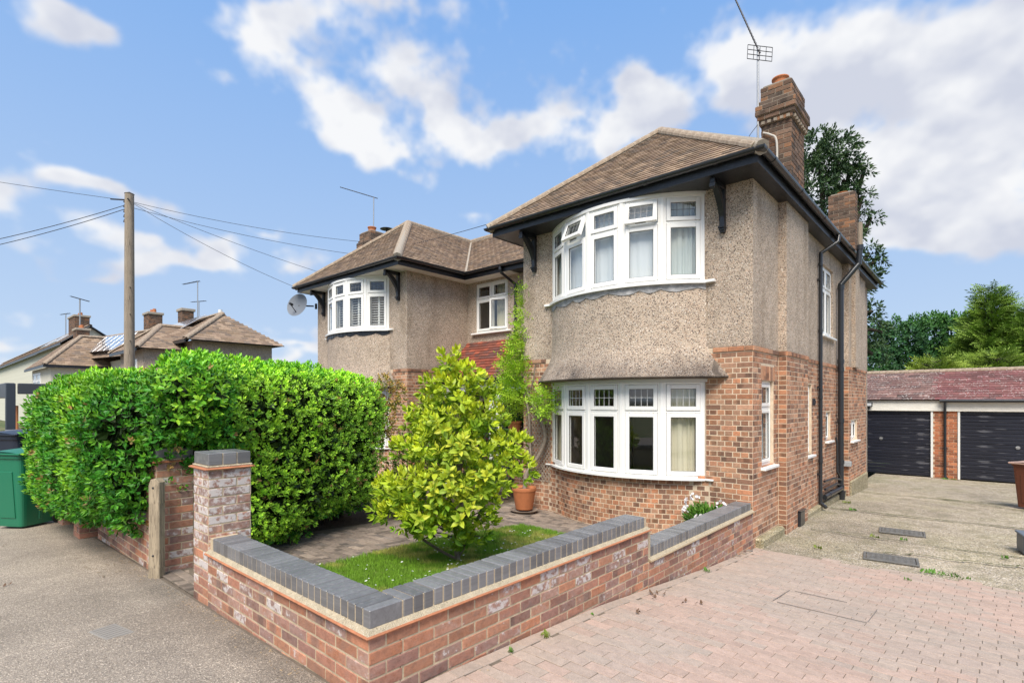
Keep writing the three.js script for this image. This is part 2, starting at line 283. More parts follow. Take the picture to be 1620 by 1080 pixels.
// a flat wall of boxes with openings left out: frame gives position along s
function wallGeo(frame, s0, s1, y0, y1, thick, holes = [], set = 0) {
  const xs = [...new Set([s0, s1, ...holes.flatMap(h => [h.s0, h.s1])])].filter(v => v >= s0 && v <= s1).sort((a, b) => a - b), ys = [...new Set([y0, y1, ...holes.flatMap(h => [h.y0, h.y1])])].filter(v => v >= y0 && v <= y1).sort((a, b) => a - b), G = [];
  for (let i = 0; i + 1 < xs.length; i++) for (let j = 0; j + 1 < ys.length; j++) {
    const sc = (xs[i] + xs[i + 1]) / 2, yc = (ys[j] + ys[j + 1]) / 2; if (holes.some(h => sc > h.s0 && sc < h.s1 && yc > h.y0 && yc < h.y1)) continue;
    const f = frame(sc), g = new THREE.BoxGeometry(xs[i + 1] - xs[i], ys[j + 1] - ys[j], thick).translate(0, 0, -thick / 2 - set); g.applyMatrix4(basis(f.t, [0, 1, 0], f.n, [f.x, yc, f.z])); G.push(g);
  }
  return G;
}
// ---------------------------------------------------------------- roof slopes of single tiles
// poly: [eave start, eave end, ..., up] convex, eave edge first (left to right seen from outside)
function tileSlope(poly, o = {}) {
  const { gauge = .1, wide = .166, cells, keep, lift = 0 } = o, A = V3(...poly[0]), B = V3(...poly[1]); const u = B.clone().sub(A).normalize(), c = V3(...poly[poly.length - 1]).sub(A); const n = u.clone().cross(c).normalize(); const v = n.clone().cross(u).normalize();
  const P2 = poly.map(p => { const d = V3(...p).sub(A); return [d.dot(u), d.dot(v)]; }), vmax = Math.max(...P2.map(p => p[1])), out = [];
  const cut = y => { let lo = 1e9, hi = -1e9; for (let i = 0; i < P2.length; i++) { const a = P2[i], b = P2[(i + 1) % P2.length]; if ((a[1] - y) * (b[1] - y) <= 0 && a[1] !== b[1]) { const x = a[0] + (b[0] - a[0]) * (y - a[1]) / (b[1] - a[1]); lo = Math.min(lo, x); hi = Math.max(hi, x); } } return [lo, hi]; };
  let r = 0;
  for (let y = 0; y < vmax - .03; y += gauge, r++) {
    const [lo, hi] = cut(Math.min(y + gauge * .5, vmax - .01)); const off = (r & 1) * wide / 2;
    for (let k = Math.floor((lo - off) / wide); off + k * wide < hi; k++) {
      const a = Math.max(lo, off + k * wide), b = Math.min(hi, off + (k + 1) * wide), w = b - a; if (w < .03) continue;
      const P = A.clone().addScaledVector(u, (a + b) / 2).addScaledVector(v, y - .012).addScaledVector(n, lift); if (keep && !keep(P)) continue;
      const full = w > wide - .002, cell = cells ? cells(P) : Math.floor(R() * 128);
      const m = new THREE.Matrix4().makeBasis(u, v, n).setPosition(P).multiply(new THREE.Matrix4().makeRotationFromEuler(new THREE.Euler(rr(-.012, .012), rr(-.012, .012), rr(-.008, .008))));
      out.push({ geo: tileGeo(full ? wide : Math.round(w * 100) / 100, gauge, cell), m, p: [P.x, P.y, P.z], full });
    }
  }
  return out;
}
const tileCache = new Map();
function tileGeo(w, gauge, cell) {
  const key = w.toFixed(3) + '_' + cell + '_' + gauge; let g = tileCache.get(key); if (g) return g;
  const a = w / 2 - .0015, L = gauge * 1.3, h0 = .026, h1 = .006, th = .013, P = [], U = [], cx = cell % AC, cy = Math.floor(cell / AC);
  const q = (...v) => { for (const k of [0, 1, 2, 0, 2, 3]) { P.push(...v[k]); U.push((cx + .04 + .92 * (v[k][0] / w + .5)) / AC, (cy + .05 + .9 * clamp(v[k][1] / L)) / AR); } };
  const dx = .004, dip = .0025;                           // slight camber across the tile
  q([-a, 0, h0 - dip], [0, 0, h0], [0, L, h1], [-a, L, h1]); q([0, 0, h0], [a, 0, h0 - dip], [a, L, h1], [0, L, h1]);
  q([-a, 0, h0 - dip - th], [0, 0, h0 - th], [0, 0, h0], [-a, 0, h0 - dip]); q([0, 0, h0 - th], [a, 0, h0 - dip - th], [a, 0, h0 - dip], [0, 0, h0]);
  q([-a, L, h1], [-a, L, h1 - .004], [-a, 0, h0 - dip - th], [-a, 0, h0 - dip]); q([a, 0, h0 - dip], [a, 0, h0 - dip - th], [a, L, h1 - .004], [a, L, h1]);
  g = new THREE.BufferGeometry(); g.setAttribute('position', new THREE.BufferAttribute(new Float32Array(P), 3)); g.setAttribute('uv', new THREE.BufferAttribute(new Float32Array(U), 2)); g.computeVertexNormals();
  tileCache.set(key, g); return g;
}
// half-round ridge or hip tiles from a to b
function ridgeTiles(a, b, o = {}) {
  const { r = .105, len = .3, th = .016, flatten = .8 } = o, A = V3(...a), B = V3(...b), d = B.clone().sub(A), L = d.length(); d.normalize(); const side = d.clone().cross(V3(0, 1, 0)).normalize(), up = side.clone().cross(d).normalize(), n = Math.max(1, Math.round(L / len)), out = [];
  for (let i = 0; i < n; i++) {
    const l = L / n, key = 'ridge' + l.toFixed(3) + r; let g = tileCache.get(key);
    if (!g) { const F = [], S = 8; const pt = (k, R0, z) => { const t = Math.PI * (k / S) * 1.06 - .03 * Math.PI; return [Math.cos(t) * R0, Math.sin(t) * R0 * flatten, z]; };
      for (let k = 0; k < S; k++) { F.push([pt(k + 1, r, 0), pt(k, r, 0), pt(k, r * .96, l * .985), pt(k + 1, r * .96, l * .985)]); F.push([pt(k, r, 0), pt(k + 1, r, 0), pt(k + 1, r - th, 0), pt(k, r - th, 0)]); F.push([pt(k + 1, r * .96, l * .985), pt(k, r * .96, l * .985), pt(k, r * .96 - th, l * .985), pt(k + 1, r * .96 - th, l * .985)]); }
      g = quadGeo(F); boxUV(g, 1); tileCache.set(key, g); }
    const P = A.clone().addScaledVector(d, l * i); const m = new THREE.Matrix4().makeBasis(side, up, d.clone().negate()).setPosition(P.clone().addScaledVector(d, l)).multiply(new THREE.Matrix4().makeRotationFromEuler(new THREE.Euler(rr(-.012, .012), rr(-.01, .01), rr(-.03, .03))));
    out.push({ geo: g, m, p: [P.x, P.y, P.z] });
  }
  return out;
}

// ---------------------------------------------------------------- materials
const brickCell = (pal, effl, dirt) => (info, cell, r, x, y, xx, yy) => {
  if (!info) { const c = pal[Math.floor(r() * pal.length)], k = .72 + .5 * r(); return { c: mulc(c, k), e: effl(cell, r), sx: r() * 200, sy: r() * 200, d: r() * dirt, band: r() < .25 ? r() : -1 }; }
  const n = fbm2(xx * 3 + info.sx, yy * 3 + info.sy, 4), f = fbm2(xx * 16 + info.sx, yy * 16 + info.sy, 3), g = fbm2(xx * 2 + info.sy, yy * 2.4 + info.sx, 4);
  let c = mulc(info.c, .72 + .5 * n + .24 * (f - .5)); if (info.band >= 0) { const b = sstep(.1, .3, Math.abs(x - info.band)); c = mixc(mulc(c, .55), c, b); }
  c = mixc(c, mulc(c, .45), sstep(.6, .78, f) * .55); c = mixc(c, [.10, .085, .07], sstep(.45, .75, g) * info.d);
  if (info.e > 0) { const q = g * .6 + n * .4 + (f - .5) * .2; c = mixc(c, [.50, .42, .39], clamp(info.e * .55) * sstep(.25, .7, q + .12)); const w = sstep(.95 - info.e * .5, 1.12 - info.e * .5, q * 1.15); c = mixc(c, [.62, .57, .54], w * .8); }
  return [c[0], c[1], c[2], .5 + .35 * (n - .5) + .5 * (f - .5)];
};
const T = {
  house: atlas(112, 36, brickCell([[.46, .225, .125], [.42, .20, .11], [.50, .27, .16], [.40, .195, .115], [.52, .30, .19], [.27, .145, .095], [.46, .26, .165], [.48, .21, .11], [.36, .19, .12]], () => 0, .35), 11),
  garden: atlas(144, 44, brickCell([[.38, .155, .09], [.33, .145, .09], [.42, .185, .10], [.30, .14, .095], [.47, .185, .09], [.36, .18, .12], [.27, .13, .095]], (cell, r) => cell < 56 ? .12 + .2 * r() : cell < 96 ? .35 + .3 * r() : .75 + .35 * r(), .3), 12),
  chimney: atlas(96, 32, brickCell([[.21, .12, .075], [.15, .09, .06], [.27, .135, .07], [.11, .075, .055], [.2, .125, .085]], () => 0, .5), 13),
  tile: atlas(48, 40, (info, cell, r, x, y, xx, yy) => {
    if (!info) { const p = [[.29, .20, .14], [.25, .18, .13], [.34, .24, .165], [.22, .165, .125], [.37, .265, .18], [.27, .185, .12]]; return { c: mulc(p[Math.floor(r() * p.length)], .78 + .42 * r()), sx: r() * 200, sy: r() * 200, l: r() < .3 ? r() : 0 }; }
    const n = fbm2(xx * 5 + info.sx, yy * 5 + info.sy, 4), f = fbm2(xx * 22 + info.sx, yy * 22 + info.sy, 2); let c = mulc(info.c, .7 + .4 * n + .35 * (f - .5));
    c = mixc(c, mulc(c, .5), sstep(.5, .9, 1 - y) * .0 + sstep(.62, .75, n) * .4); if (info.l) c = mixc(c, [.42, .38, .28], sstep(.62, .72, f * .6 + n * .4) * info.l * .8);
    return [c[0], c[1], c[2], n * .6 + f * .4];
  }, 14),
  paver: atlas(96, 48, (info, cell, r, x, y, xx, yy) => {
    if (!info) { const p = [[.44, .322, .258], [.45, .325, .26], [.415, .325, .262], [.43, .332, .268], [.425, .33, .27], [.46, .328, .262], [.40, .32, .262]]; return { c: mulc(p[cell % 8 < 7 ? [6, 3, 2, 4, 0, 1, 5][cell % 8] : 5], .93 + .14 * r()), sx: r() * 200, sy: r() * 200 }; }
    const n = fbm2(xx * 3 + info.sx, yy * 3 + info.sy, 4), f = fbm2(xx * 24 + info.sx, yy * 24 + info.sy, 2), s = vn2(xx * 34 + info.sy, yy * 34 + info.sx); let c = mulc(info.c, .8 + .3 * n + .34 * (f - .5));
    c = mixc(c, [.55, .48, .44], sstep(.82, .93, s) * .5); c = mixc(c, mulc(c, .5), sstep(.80, .92, 1 - s) * .5); const e = Math.min(x * 2, (1 - x) * 2, y, 1 - y); c = mulc(c, .82 + .18 * sstep(0, .1, e));
    return [c[0], c[1], c[2], n * .4 + f * .6];
  }, 15),
  path: atlas(64, 32, brickCell([[.25, .195, .155], [.28, .22, .175], [.22, .18, .15], [.30, .235, .185]], () => 0, .4), 16),
  lid: atlas(64, 24, (info, cell, r, x, y, xx, yy) => { if (!info) return { k: .75 + .5 * r(), sx: r() * 99, h: r() }; const n = fbm2(xx * 4 + info.sx, yy * 4, 4), f = fbm2(xx * 20 + info.sx, yy * 20, 2); const k = info.k * (.75 + .35 * n + .3 * (f - .5)); let c = [.172 * k, .17 * k, .174 * k]; c = mixc(c, [.3, .29, .28], sstep(.6, .8, n) * .22); return [c[0], c[1], c[2], n * .4 + f * .6]; }, 17),
};
const atlasMat = (t, rough, bump, o = {}) => new THREE.MeshStandardMaterial({ map: t.map, bumpMap: t.bump, bumpScale: bump, roughness: rough, ...o });
const M = {};
M.houseBrick = atlasMat(T.house, .92, .004); M.gardenBrick = atlasMat(T.garden, .9, .005); M.chimneyBrick = atlasMat(T.chimney, .92, .006);
M.tile = atlasMat(T.tile, .9, .003); M.paver = atlasMat(T.paver, .92, .003); M.pathBrick = atlasMat(T.path, .95, .004); M.blueBrick = atlasMat(T.lid, .36, .0015);

// pebble dash, 3 m across
{
  const pal = [[.66, .53, .42], [.56, .44, .34], [.70, .59, .49], [.48, .33, .23], [.16, .12, .10], [.76, .69, .61], [.61, .47, .36], [.20, .15, .12], [.10, .08, .07], [.66, .50, .38], [.54, .39, .28], [.12, .10, .085]];
  const s = stones(1536, 1536, 1 / 2.6, 50000, 2.4, 6.3, (x, y) => { const n = fbm2(x * 24, y * 24, 4, 24), f = fbm2(x * 200, y * 200, 2, 200); const k = .78 + .4 * n + .3 * (f - .5); return [.50 * k, .405 * k, .315 * k, .12 * f]; },
    (r, x, y) => { const k = .85 + .3 * fbm2(x * 12, y * 12, 4, 12); return mulc(pick2(r, pal), k * (.85 + .3 * r())); });
  M.render = surfMat(s, .95, .007); M.renderStain = surfMat(s, .95, .007, { vertexColors: true });
}
function pick2(r, a) { return a[Math.floor(r() * a.length)]; }
const grain = (base, amp, sx, sy, per = 64) => surface(512, 512, 1, (x, y) => { const n = fbm2(x * sx, y * sy, 5, sx), f = fbm2(x * 180, y * 180, 2, 180); const k = 1 + amp * (n - .5) * 2 + amp * .7 * (f - .5); return [base[0] * k, base[1] * k, base[2] * k, n * .5 + f * .5]; });
M.mortar = surfMat(grain([.62, .495, .36], .2, 20, 20), .95, .004);
M.mortarGarden = surfMat(grain([.50, .40, .27], .28, 20, 20), .95, .006);
M.mortarDark = surfMat(grain([.27, .225, .175], .35, 20, 20), .95, .006);
M.fillet = surfMat(surface(512, 512, 2, (x, y) => { const n = fbm2(x * 14, y * 14, 4, 14), f = fbm2(x * 128, y * 128, 3, 128), s = vn2(x * 90, y * 90, 90); let c = mulc([.47, .39, .27], .8 + .4 * n + .4 * (f - .5)); c = mixc(c, [.62, .57, .47], sstep(.78, .9, s) * .6); c = mixc(c, [.2, .16, .11], sstep(.8, .92, 1 - s) * .6); return [...c, f]; }), .95, .008);
M.clayTile = surfMat(grain([.42, .165, .08], .3, 16, 16), .85, .003);
M.upvc = phys([.86, .85, .82], .28, { clearcoat: .25, clearcoatRoughness: .3 });
M.white = std([.74, .74, .72], .55);
M.cream = surfMat(grain([.62, .60, .50], .12, 8, 8), .9, .003);
M.black = surfMat(surface(256, 256, 2, (x, y) => { const n = fbm2(x * 8, y * 60, 4, 8), f = fbm2(x * 40, y * 40, 3, 40); const k = sstep(.55, .85, n * .6 + f * .4); return [.016 + .05 * k, .018 + .052 * k, .022 + .058 * k, n]; }), .34, .0015);
M.blackPlastic = phys([.018, .02, .024], .3, { clearcoat: .3, clearcoatRoughness: .35 });
M.soffitWhite = surfMat(grain([.82, .81, .74], .1, 10, 10), .75, .002);
M.glass = new THREE.MeshPhysicalMaterial({ color: rgb(.96, .975, .97), roughness: .02, transmission: 1, thickness: 0, ior: 2.0 });
M.lead = std([.22, .225, .235], .55, { metalness: .25 });
M.leadSheet = surfMat(surface(256, 256, 1, (x, y) => { const n = fbm2(x * 10, y * 10, 5, 10), f = fbm2(x * 60, y * 60, 2, 60); const k = .8 + .6 * (n - .5) + .3 * (f - .5); const w = sstep(.55, .7, n); return [lerp(.42, .62, w) * k, lerp(.415, .61, w) * k, lerp(.42, .60, w) * k, f]; }), .62, .003);
M.roomWall = std([.50, .46, .40], .9);
M.curtainCream = new THREE.MeshPhysicalMaterial({ color: rgb(.78, .73, .54), roughness: .95, transmission: .25, thickness: 0 });
M.curtainPale = new THREE.MeshPhysicalMaterial({ color: rgb(.78, .84, .80), roughness: .95, transmission: .3, thickness: 0 });
M.net = new THREE.MeshPhysicalMaterial({ color: rgb(.80, .84, .87), roughness: .95, transmission: .2, thickness: 0 });
M.ridge = surfMat(surface(512, 512, 1.2, (x, y) => { const n = fbm2(x * 14, y * 14, 5, 14), f = fbm2(x * 90, y * 90, 3, 90); let c = mulc([.31, .235, .17], .7 + .6 * n); c = mixc(c, [.48, .44, .35], sstep(.55, .72, f * .55 + n * .45) * .7); c = mixc(c, [.09, .075, .06], sstep(.6, .75, 1 - n * .5 - f * .5) * .5); return [...c, n * .4 + f * .6]; }), .95, .006);
M.ridgeBed = surfMat(grain([.36, .31, .25], .25, 20, 20), .95, .006);
M.terracotta = surfMat(grain([.42, .145, .055], .2, 9, 9), .8, .002);
M.deck = std([.12, .1, .085], .95);
M.asphalt = (() => { const s = stones(1536, 1536, 1 / 1.8, 70000, 1.8, 5.4, (x, y) => { const n = fbm2(x * 8, y * 8, 5, 8), f = fbm2(x * 300, y * 300, 2, 150); const k = .8 + .35 * n + .4 * (f - .5); return [.28 * k, .238 * k, .20 * k, .1 * f]; }, (r, x, y) => { const n = fbm2(x * 8, y * 8, 5, 8), k = (.75 + .45 * n) * (.34 + 1.3 * r()); return [.43 * k, .365 * k, .305 * k]; }); return surfMat(s, .93, .006, { vertexColors: true }); })();
M.concrete = (() => {
  const s = stones(1536, 1536, 1 / 2.6, 52000, 2.0, 7.2, (x, y) => { const n = fbm2(x * 6, y * 6, 5, 6), m = fbm2(x * 14 + 60, y * 14, 4, 14), f = fbm2(x * 190, y * 190, 2, 190); const k = .78 + .4 * n + .34 * (f - .5); let c = [.36 * k, .30 * k, .215 * k]; c = mixc(c, [.205, .18, .10], sstep(.5, .7, m) * .5); return [...c, f * .3]; },
    (r, x, y) => { const m = fbm2(x * 14 + 60, y * 14, 4, 14), q = r(); let c = q < .22 ? [.62, .56, .48] : q < .5 ? [.46, .385, .29] : q < .72 ? [.29, .245, .185] : [.10, .09, .075]; c = mulc(c, .8 + .4 * r()); return mixc(c, [.19, .17, .11], sstep(.5, .7, m) * .4); });
  return surfMat(s, .95, .006, { vertexColors: true });
})();
M.sand = surfMat(grain([.36, .27, .17], .25, 16, 16), .98, .004);
M.jointSand = surfMat(grain([.15, .12, .09], .35, 16, 16), .98, .004);
M.soil = surfMat(grain([.085, .062, .04], .4, 16, 16), 1, .02);
M.turf = surfMat(surface(512, 512, 1, (x, y) => { const n = fbm2(x * 10, y * 10, 5, 10), f = fbm2(x * 100, y * 100, 2, 100); let c = mixc([.05, .10, .012], [.16, .17, .05], sstep(.45, .7, n)); c = mulc(c, .7 + .6 * f); return [...c, f]; }), 1, .02);
M.ground = surfMat(surface(512, 512, .1, (x, y) => { const n = fbm2(x * 10, y * 10, 5, 10), f = fbm2(x * 100, y * 100, 2, 100); let c = mixc([.06, .09, .025], [.15, .14, .07], sstep(.4, .7, n)); c = mulc(c, .7 + .6 * f); return [...c, f]; }), 1, .02);
M.oldWood = surfMat(surface(512, 512, 1.6, (x, y) => { const n = fbm2(x * 60, y * 3, 5, 60), f = fbm2(x * 150, y * 8, 3, 150), k = fbm2(x * 4, y * 4, 3, 4); let c = mulc([.36, .29, .20], .6 + .7 * n); c = mixc(c, [.11, .085, .06], sstep(.62, .72, f) * .7); c = mulc(c, .8 + .4 * k); return [...c, n * .5 + f * .5]; }), .9, .004);
M.poleWood = surfMat(surface(512, 512, .7, (x, y) => { const n = fbm2(x * 60, y * 2, 5, 60), f = fbm2(x * 150, y * 6, 3, 150); let c = mulc([.30, .245, .185], .65 + .65 * n); c = mixc(c, [.06, .05, .04], sstep(.6, .72, f) * .6); return [...c, n * .5 + f * .5]; }), .9, .004);
M.metal = std([.42, .42, .42], .42, { metalness: .8 });
M.darkMetal = std([.05, .05, .055], .45, { metalness: .5 });
M.cable = std([.045, .045, .05], .6);
M.castIron = surfMat(grain([.13, .125, .115], .35, 20, 20), .7, .006);
M.binGreen = phys([.012, .165, .085], .42, { clearcoat: .1, clearcoatRoughness: .5 });
M.binDark = phys([.018, .024, .04], .4); M.binBrown = phys([.125, .038, .02], .5);
M.rubber = std([.02, .02, .02], .8);
M.bark = surfMat(grain([.26, .21, .165], .4, 12, 40), .95, .008);
M.barkDark = surfMat(grain([.075, .058, .042], .4, 12, 40), .95, .01);
const leafMat = (t = .3, rough = .5, k = 1) => new THREE.MeshPhysicalMaterial({ color: 0xffffff, roughness: rough, transmission: t * .5, thickness: 0, specularIntensity: .7 });

// ---------------------------------------------------------------- ground levels
function poly1(pts, x) { if (x <= pts[0][0]) return pts[0][1]; for (let i = 1; i < pts.length; i++) if (x <= pts[i][0]) { const t = (x - pts[i - 1][0]) / (pts[i][0] - pts[i - 1][0]); return lerp(pts[i - 1][1], pts[i][1], t); } return pts[pts.length - 1][1]; }
const yPave = x => .01 + .03 * (clamp(x, -40, 3) + 2.43);
const DRV = [[1.4, .01], [2.1, -.012], [3.0, -.055], [3.82, -.10], [4.75, -.185], [6.2, -.325], [7.87, -.452], [10, -.465], [14, -.525], [17, -.63], [20.5, -.672], [30, -.7]];
const yDrive = z => poly1(DRV, -z);
const GRD = [[1.4, -.01], [1.9, -.05], [3, -.13], [4.1, -.21], [5.5, -.31], [7.5, -.415], [10, -.44]];
const yGarden = (z, x = -4) => poly1(GRD, -z) + .03 * Math.min(0, x + 4.2) * sstep(-6.5, -1.6, z);
function colored(g, fn) { const p = g.attributes.position, c = new Float32Array(p.count * 3); for (let i = 0; i < p.count; i++) { const v = fn(p.getX(i), p.getY(i), p.getZ(i)); c[i * 3] = v[0]; c[i * 3 + 1] = v[1]; c[i * 3 + 2] = v[2]; } g.setAttribute('color', new THREE.BufferAttribute(c, 3)); return g; }
const sheet = (x0, x1, z0, z1, nx, nz, y) => gridGeo(nx, nz, (u, v) => { const x = lerp(x0, x1, u), z = lerp(z0, z1, v); return [x, y(x, z), z]; });

structure('ground', gridGeo(40, 40, (u, v) => { const s = t => { const k = t * 2 - 1; return Math.sign(k) * Math.pow(Math.abs(k), 3) * 420; }; return [s(u) - 8, -1.15, s(v) - 12]; }), M.ground, 'wide flat ground of the neighbourhood under gardens and houses');
structure('garden_soil', [sheet(-10.6, -2.55, -9.9, -1.68, 20, 30, (x, z) => yGarden(z, x) - .035), sheet(-60, -10.6, -12, -1.7, 20, 10, (x, z) => lerp(yPave(x) - .04, -.45, sstep(-2, -7, z)))], M.soil, 'dark bare soil of the front gardens');
// pavement: worn asphalt with paler and darker drifts
structure('pavement', colored(flat(sheet(-70, 9, 3.1, -1.575, 260, 40, (x, z) => { const e = yPave(x); return x > -2.47 && z < -1.38 ? e - .05 : e; })), (x, y, z) => { const n = fbm3(x * .55, 0, z * .9, 4), m = fbm3(x * 2.1 + 9, 3, z * 2.1, 4); const w = 1 + .5 * (n - .5) + .3 * (m - .5), d = sstep(.35, 0, Math.abs(z + 1.55)) * .35 * m * 1.6; const k = w * (1 - d) * 1.1; return [k, k * .98, k * .93]; }), M.asphalt, 'grey brown asphalt pavement in front of the garden walls', { color: true, uv: 1 });
structure('pavement_edge', sheet(-70, -2.45, -1.55, -1.9, 140, 2, (x, z) => yPave(x) - .004), M.jointSand, 'sandy strip along the foot of the walls');
structure('kerb', span(-70, 9, -.14, .0, 3.11, 3.24, .012), M.concrete.clone(), 'concrete kerb along the road'); scene.children.at(-1).material.vertexColors = false;
structure('road', sheet(-90, 40, 10.5, 3.25, 8, 4, () => -.13), (() => { const m = M.asphalt.clone(); m.vertexColors = false; m.color = rgb(.7, .72, .75); return m; })(), 'asphalt road in front of the pavement');

// concrete yard beside the house, stained and mossy
structure('driveway_concrete', colored(flat(sheet(-2.6, 7, -7.6, -26, 60, 120, (x, z) => yDrive(z) - .012 + .03 * (fbm3(x * .8, 0, z * .8, 3) - .5) * sstep(-7.9, -9, z))), (x, y, z) => { const n = fbm3(x * .6 + 4, 0, z * .6, 4), m = fbm3(x * 1.7, 5, z * 1.7, 4); let k = .98 + 1.0 * (n - .45) + .6 * (m - .5); const moss = sstep(.5, .64, m * .6 + n * .4) * .5 + sstep(.9, 0, x + 2.3) * .35 * m; return [k * lerp(1, .60, moss), k * lerp(1, .63, moss), k * lerp(1, .52, moss)]; }), M.concrete, 'weathered concrete yard stained with moss beside the house', { color: true });
// cracks and joints in the concrete: dark recessed lines lying as thin strips
{
  const strip = (pts, w) => { const F = []; for (let i = 0; i + 1 < pts.length; i++) { const a = pts[i], b = pts[i + 1], dx = b[0] - a[0], dz = b[1] - a[1], l = Math.hypot(dx, dz), nx = -dz / l * w, nz = dx / l * w, ka = .5 + R(), kb = .5 + R(); const y = (p) => yDrive(p[1]) + .012; F.push([[a[0] - nx * ka, y(a), a[1] - nz * ka], [a[0] + nx * ka, y(a), a[1] + nz * ka], [b[0] + nx * kb, y(b), b[1] + nz * kb], [b[0] - nx * kb, y(b), b[1] - nz * kb]]); } return F; };
  const wob = (x0, z0, x1, z1, n, a) => [...Array(n + 1).keys()].map(i => [lerp(x0, x1, i / n) + rr(-a, a), lerp(z0, z1, i / n) + rr(-a, a)]);
  structure('concrete_joint', quadGeo([...strip(wob(-2.3, -12.1, 5, -12.4, 40, .025), .02), ...strip(wob(-2.2, -15.2, 5, -15.6, 40, .03), .02), ...strip(wob(-.8, -15.4, 1.2, -14.2, 24, .05), .02), ...strip(wob(-2.1, -9.7, 4, -9.9, 40, .03), .012), ...strip(wob(-1.0, -8.9, .6, -9.3, 20, .06), .012)]), M.moss = surfMat(grain([.085, .095, .03], .5, 16, 16), 1, .02), 'mossy earth filled cracks across the concrete yard');
}
// block paved driveway: every block its own piece near the camera
{
  const drive = structure('driveway_paving', gridGeo(60, 60, (u, v) => { const x = lerp(-2.42, 5, u), z = lerp(-1.44, -7.76 - .075 * (x + 2.4) + .05 * Math.sin(x * 9), v); return [x, yDrive(z) - .0022 + .02 * (fbm3(x * .7, 1, z * .7, 3) - .5), z]; }), M.jointSand, 'pinkish grey block paved driveway sloping down beside the wall');
  const P = []; const edge = x => -7.86 - .075 * (x + 2.4) + .05 * Math.sin(x * 9);   // ragged far edge against the concrete
  let r = 0; for (let z = -1.5; z > -8.3; z -= .104, r++) for (let x = -2.40 - (r & 1) * .104 - (r % 3) * .012; x < 4.6; x += .208) {
    if (x + .15 < -2.318 || z < edge(x)) continue; const s = .02, sl = Math.atan2(yDrive(z - .05) - yDrive(z + .05), .1);
    const x0 = Math.max(x, -2.318), w = x + .2048 - x0; if (w < .04) continue; const cx = x0 + w / 2; if (cx > .55 * (-z) + .6) continue;
    const low = .02 * (fbm3(cx * .7, 1, z * .7, 3) - .5); const y = yDrive(z) + .002 + low + rr(-.0018, .0018);
    const m = new THREE.Matrix4().makeBasis(V3(1, 0, 0), V3(0, Math.sin(sl), -Math.cos(sl)), V3(0, Math.cos(sl), Math.sin(sl))).setPosition(cx, y, z).multiply(new THREE.Matrix4().makeRotationFromEuler(new THREE.Euler(rr(-.008, .008), rr(-.008, .008), rr(-.012, .012))));
    P.push({ geo: pieceGeo(Math.round(w * 400) / 400, .1008, .05, (Math.floor(R() * 16) * 8 + clamp(Math.floor(fbm3(cx * 1.1 + 3, 2, z * 1.1, 3) * 13 - 3 + rr(-2.2, 2.2)), 0, 7)), .0035, .2, .1), m, p: [cx, y, z] });
  }
  for (let z = -1.52; z > -7.8; z -= .2075) { const y = yDrive(z - .1) + .002 + .02 * (fbm3(-2.37 * .7, 1, z * .7, 3) - .5) + rr(-.002, .002), sl = Math.atan2(yDrive(z - .15) - yDrive(z - .05), .1); P.push({ geo: pieceGeo(.2048, .1, .05, Math.floor(R() * 16) * 8 + Math.floor(R() * 3), .0035, .2, .1), m: new THREE.Matrix4().makeBasis(V3(0, Math.sin(sl), -Math.cos(sl)), V3(-1, 0, 0), V3(0, Math.cos(sl), Math.sin(sl))).setPosition(-2.372, y, z - .1), p: [-2.37, y, z] }); }
  emit('paver', P, M.paver, drive, 300, { rest: 'pavers' });
}
// brick path from the gate to the door and the brick apron by the house
{
  const path = structure('garden_path', [sheet(-7.2, -4.8, -1.6, -9.9, 10, 30, (x, z) => yGarden(z, x) - .006), sheet(-4.8, -2.5, -6.3, -7.9, 10, 10, (x, z) => yGarden(z, x) - .006)], M.jointSand, 'dark brick path from the gate past the lawn to the house');
  const P = [], lawnEdge = z => -5.28 - .25 * clamp((-z - 2.7) / 2, 0, 1);
  let r = 0; for (let z = -1.66; z > -9.8; z -= .106, r++) for (let x = -7.2 + (r & 1) * .11; x < -2.5; x += .22) {
    const ok = z > -6.42 ? x < lawnEdge(z) - .05 && x > -7.0 : x > -7.2; if (!ok) continue; if (z < -7.75 && x > -6.1) continue;
    const sl = Math.atan2(yGarden(z - .05, x) - yGarden(z + .05, x), .1), y = yGarden(z, x) + rr(-.003, .003);
    const m = new THREE.Matrix4().makeBasis(V3(1, 0, 0), V3(0, Math.sin(sl), -Math.cos(sl)), V3(0, Math.cos(sl), Math.sin(sl))).setPosition(x + .105, y, z).multiply(new THREE.Matrix4().makeRotationFromEuler(new THREE.Euler(rr(-.012, .012), rr(-.012, .012), rr(-.012, .012))));
    P.push({ geo: pieceGeo(.212, .1, .04, Math.floor(R() * 128), .004, .215, .1), m, p: [x, y, z] });
  }
  emit('brick', P, M.pathBrick, path, 160, { rest: 'bricks' });
}

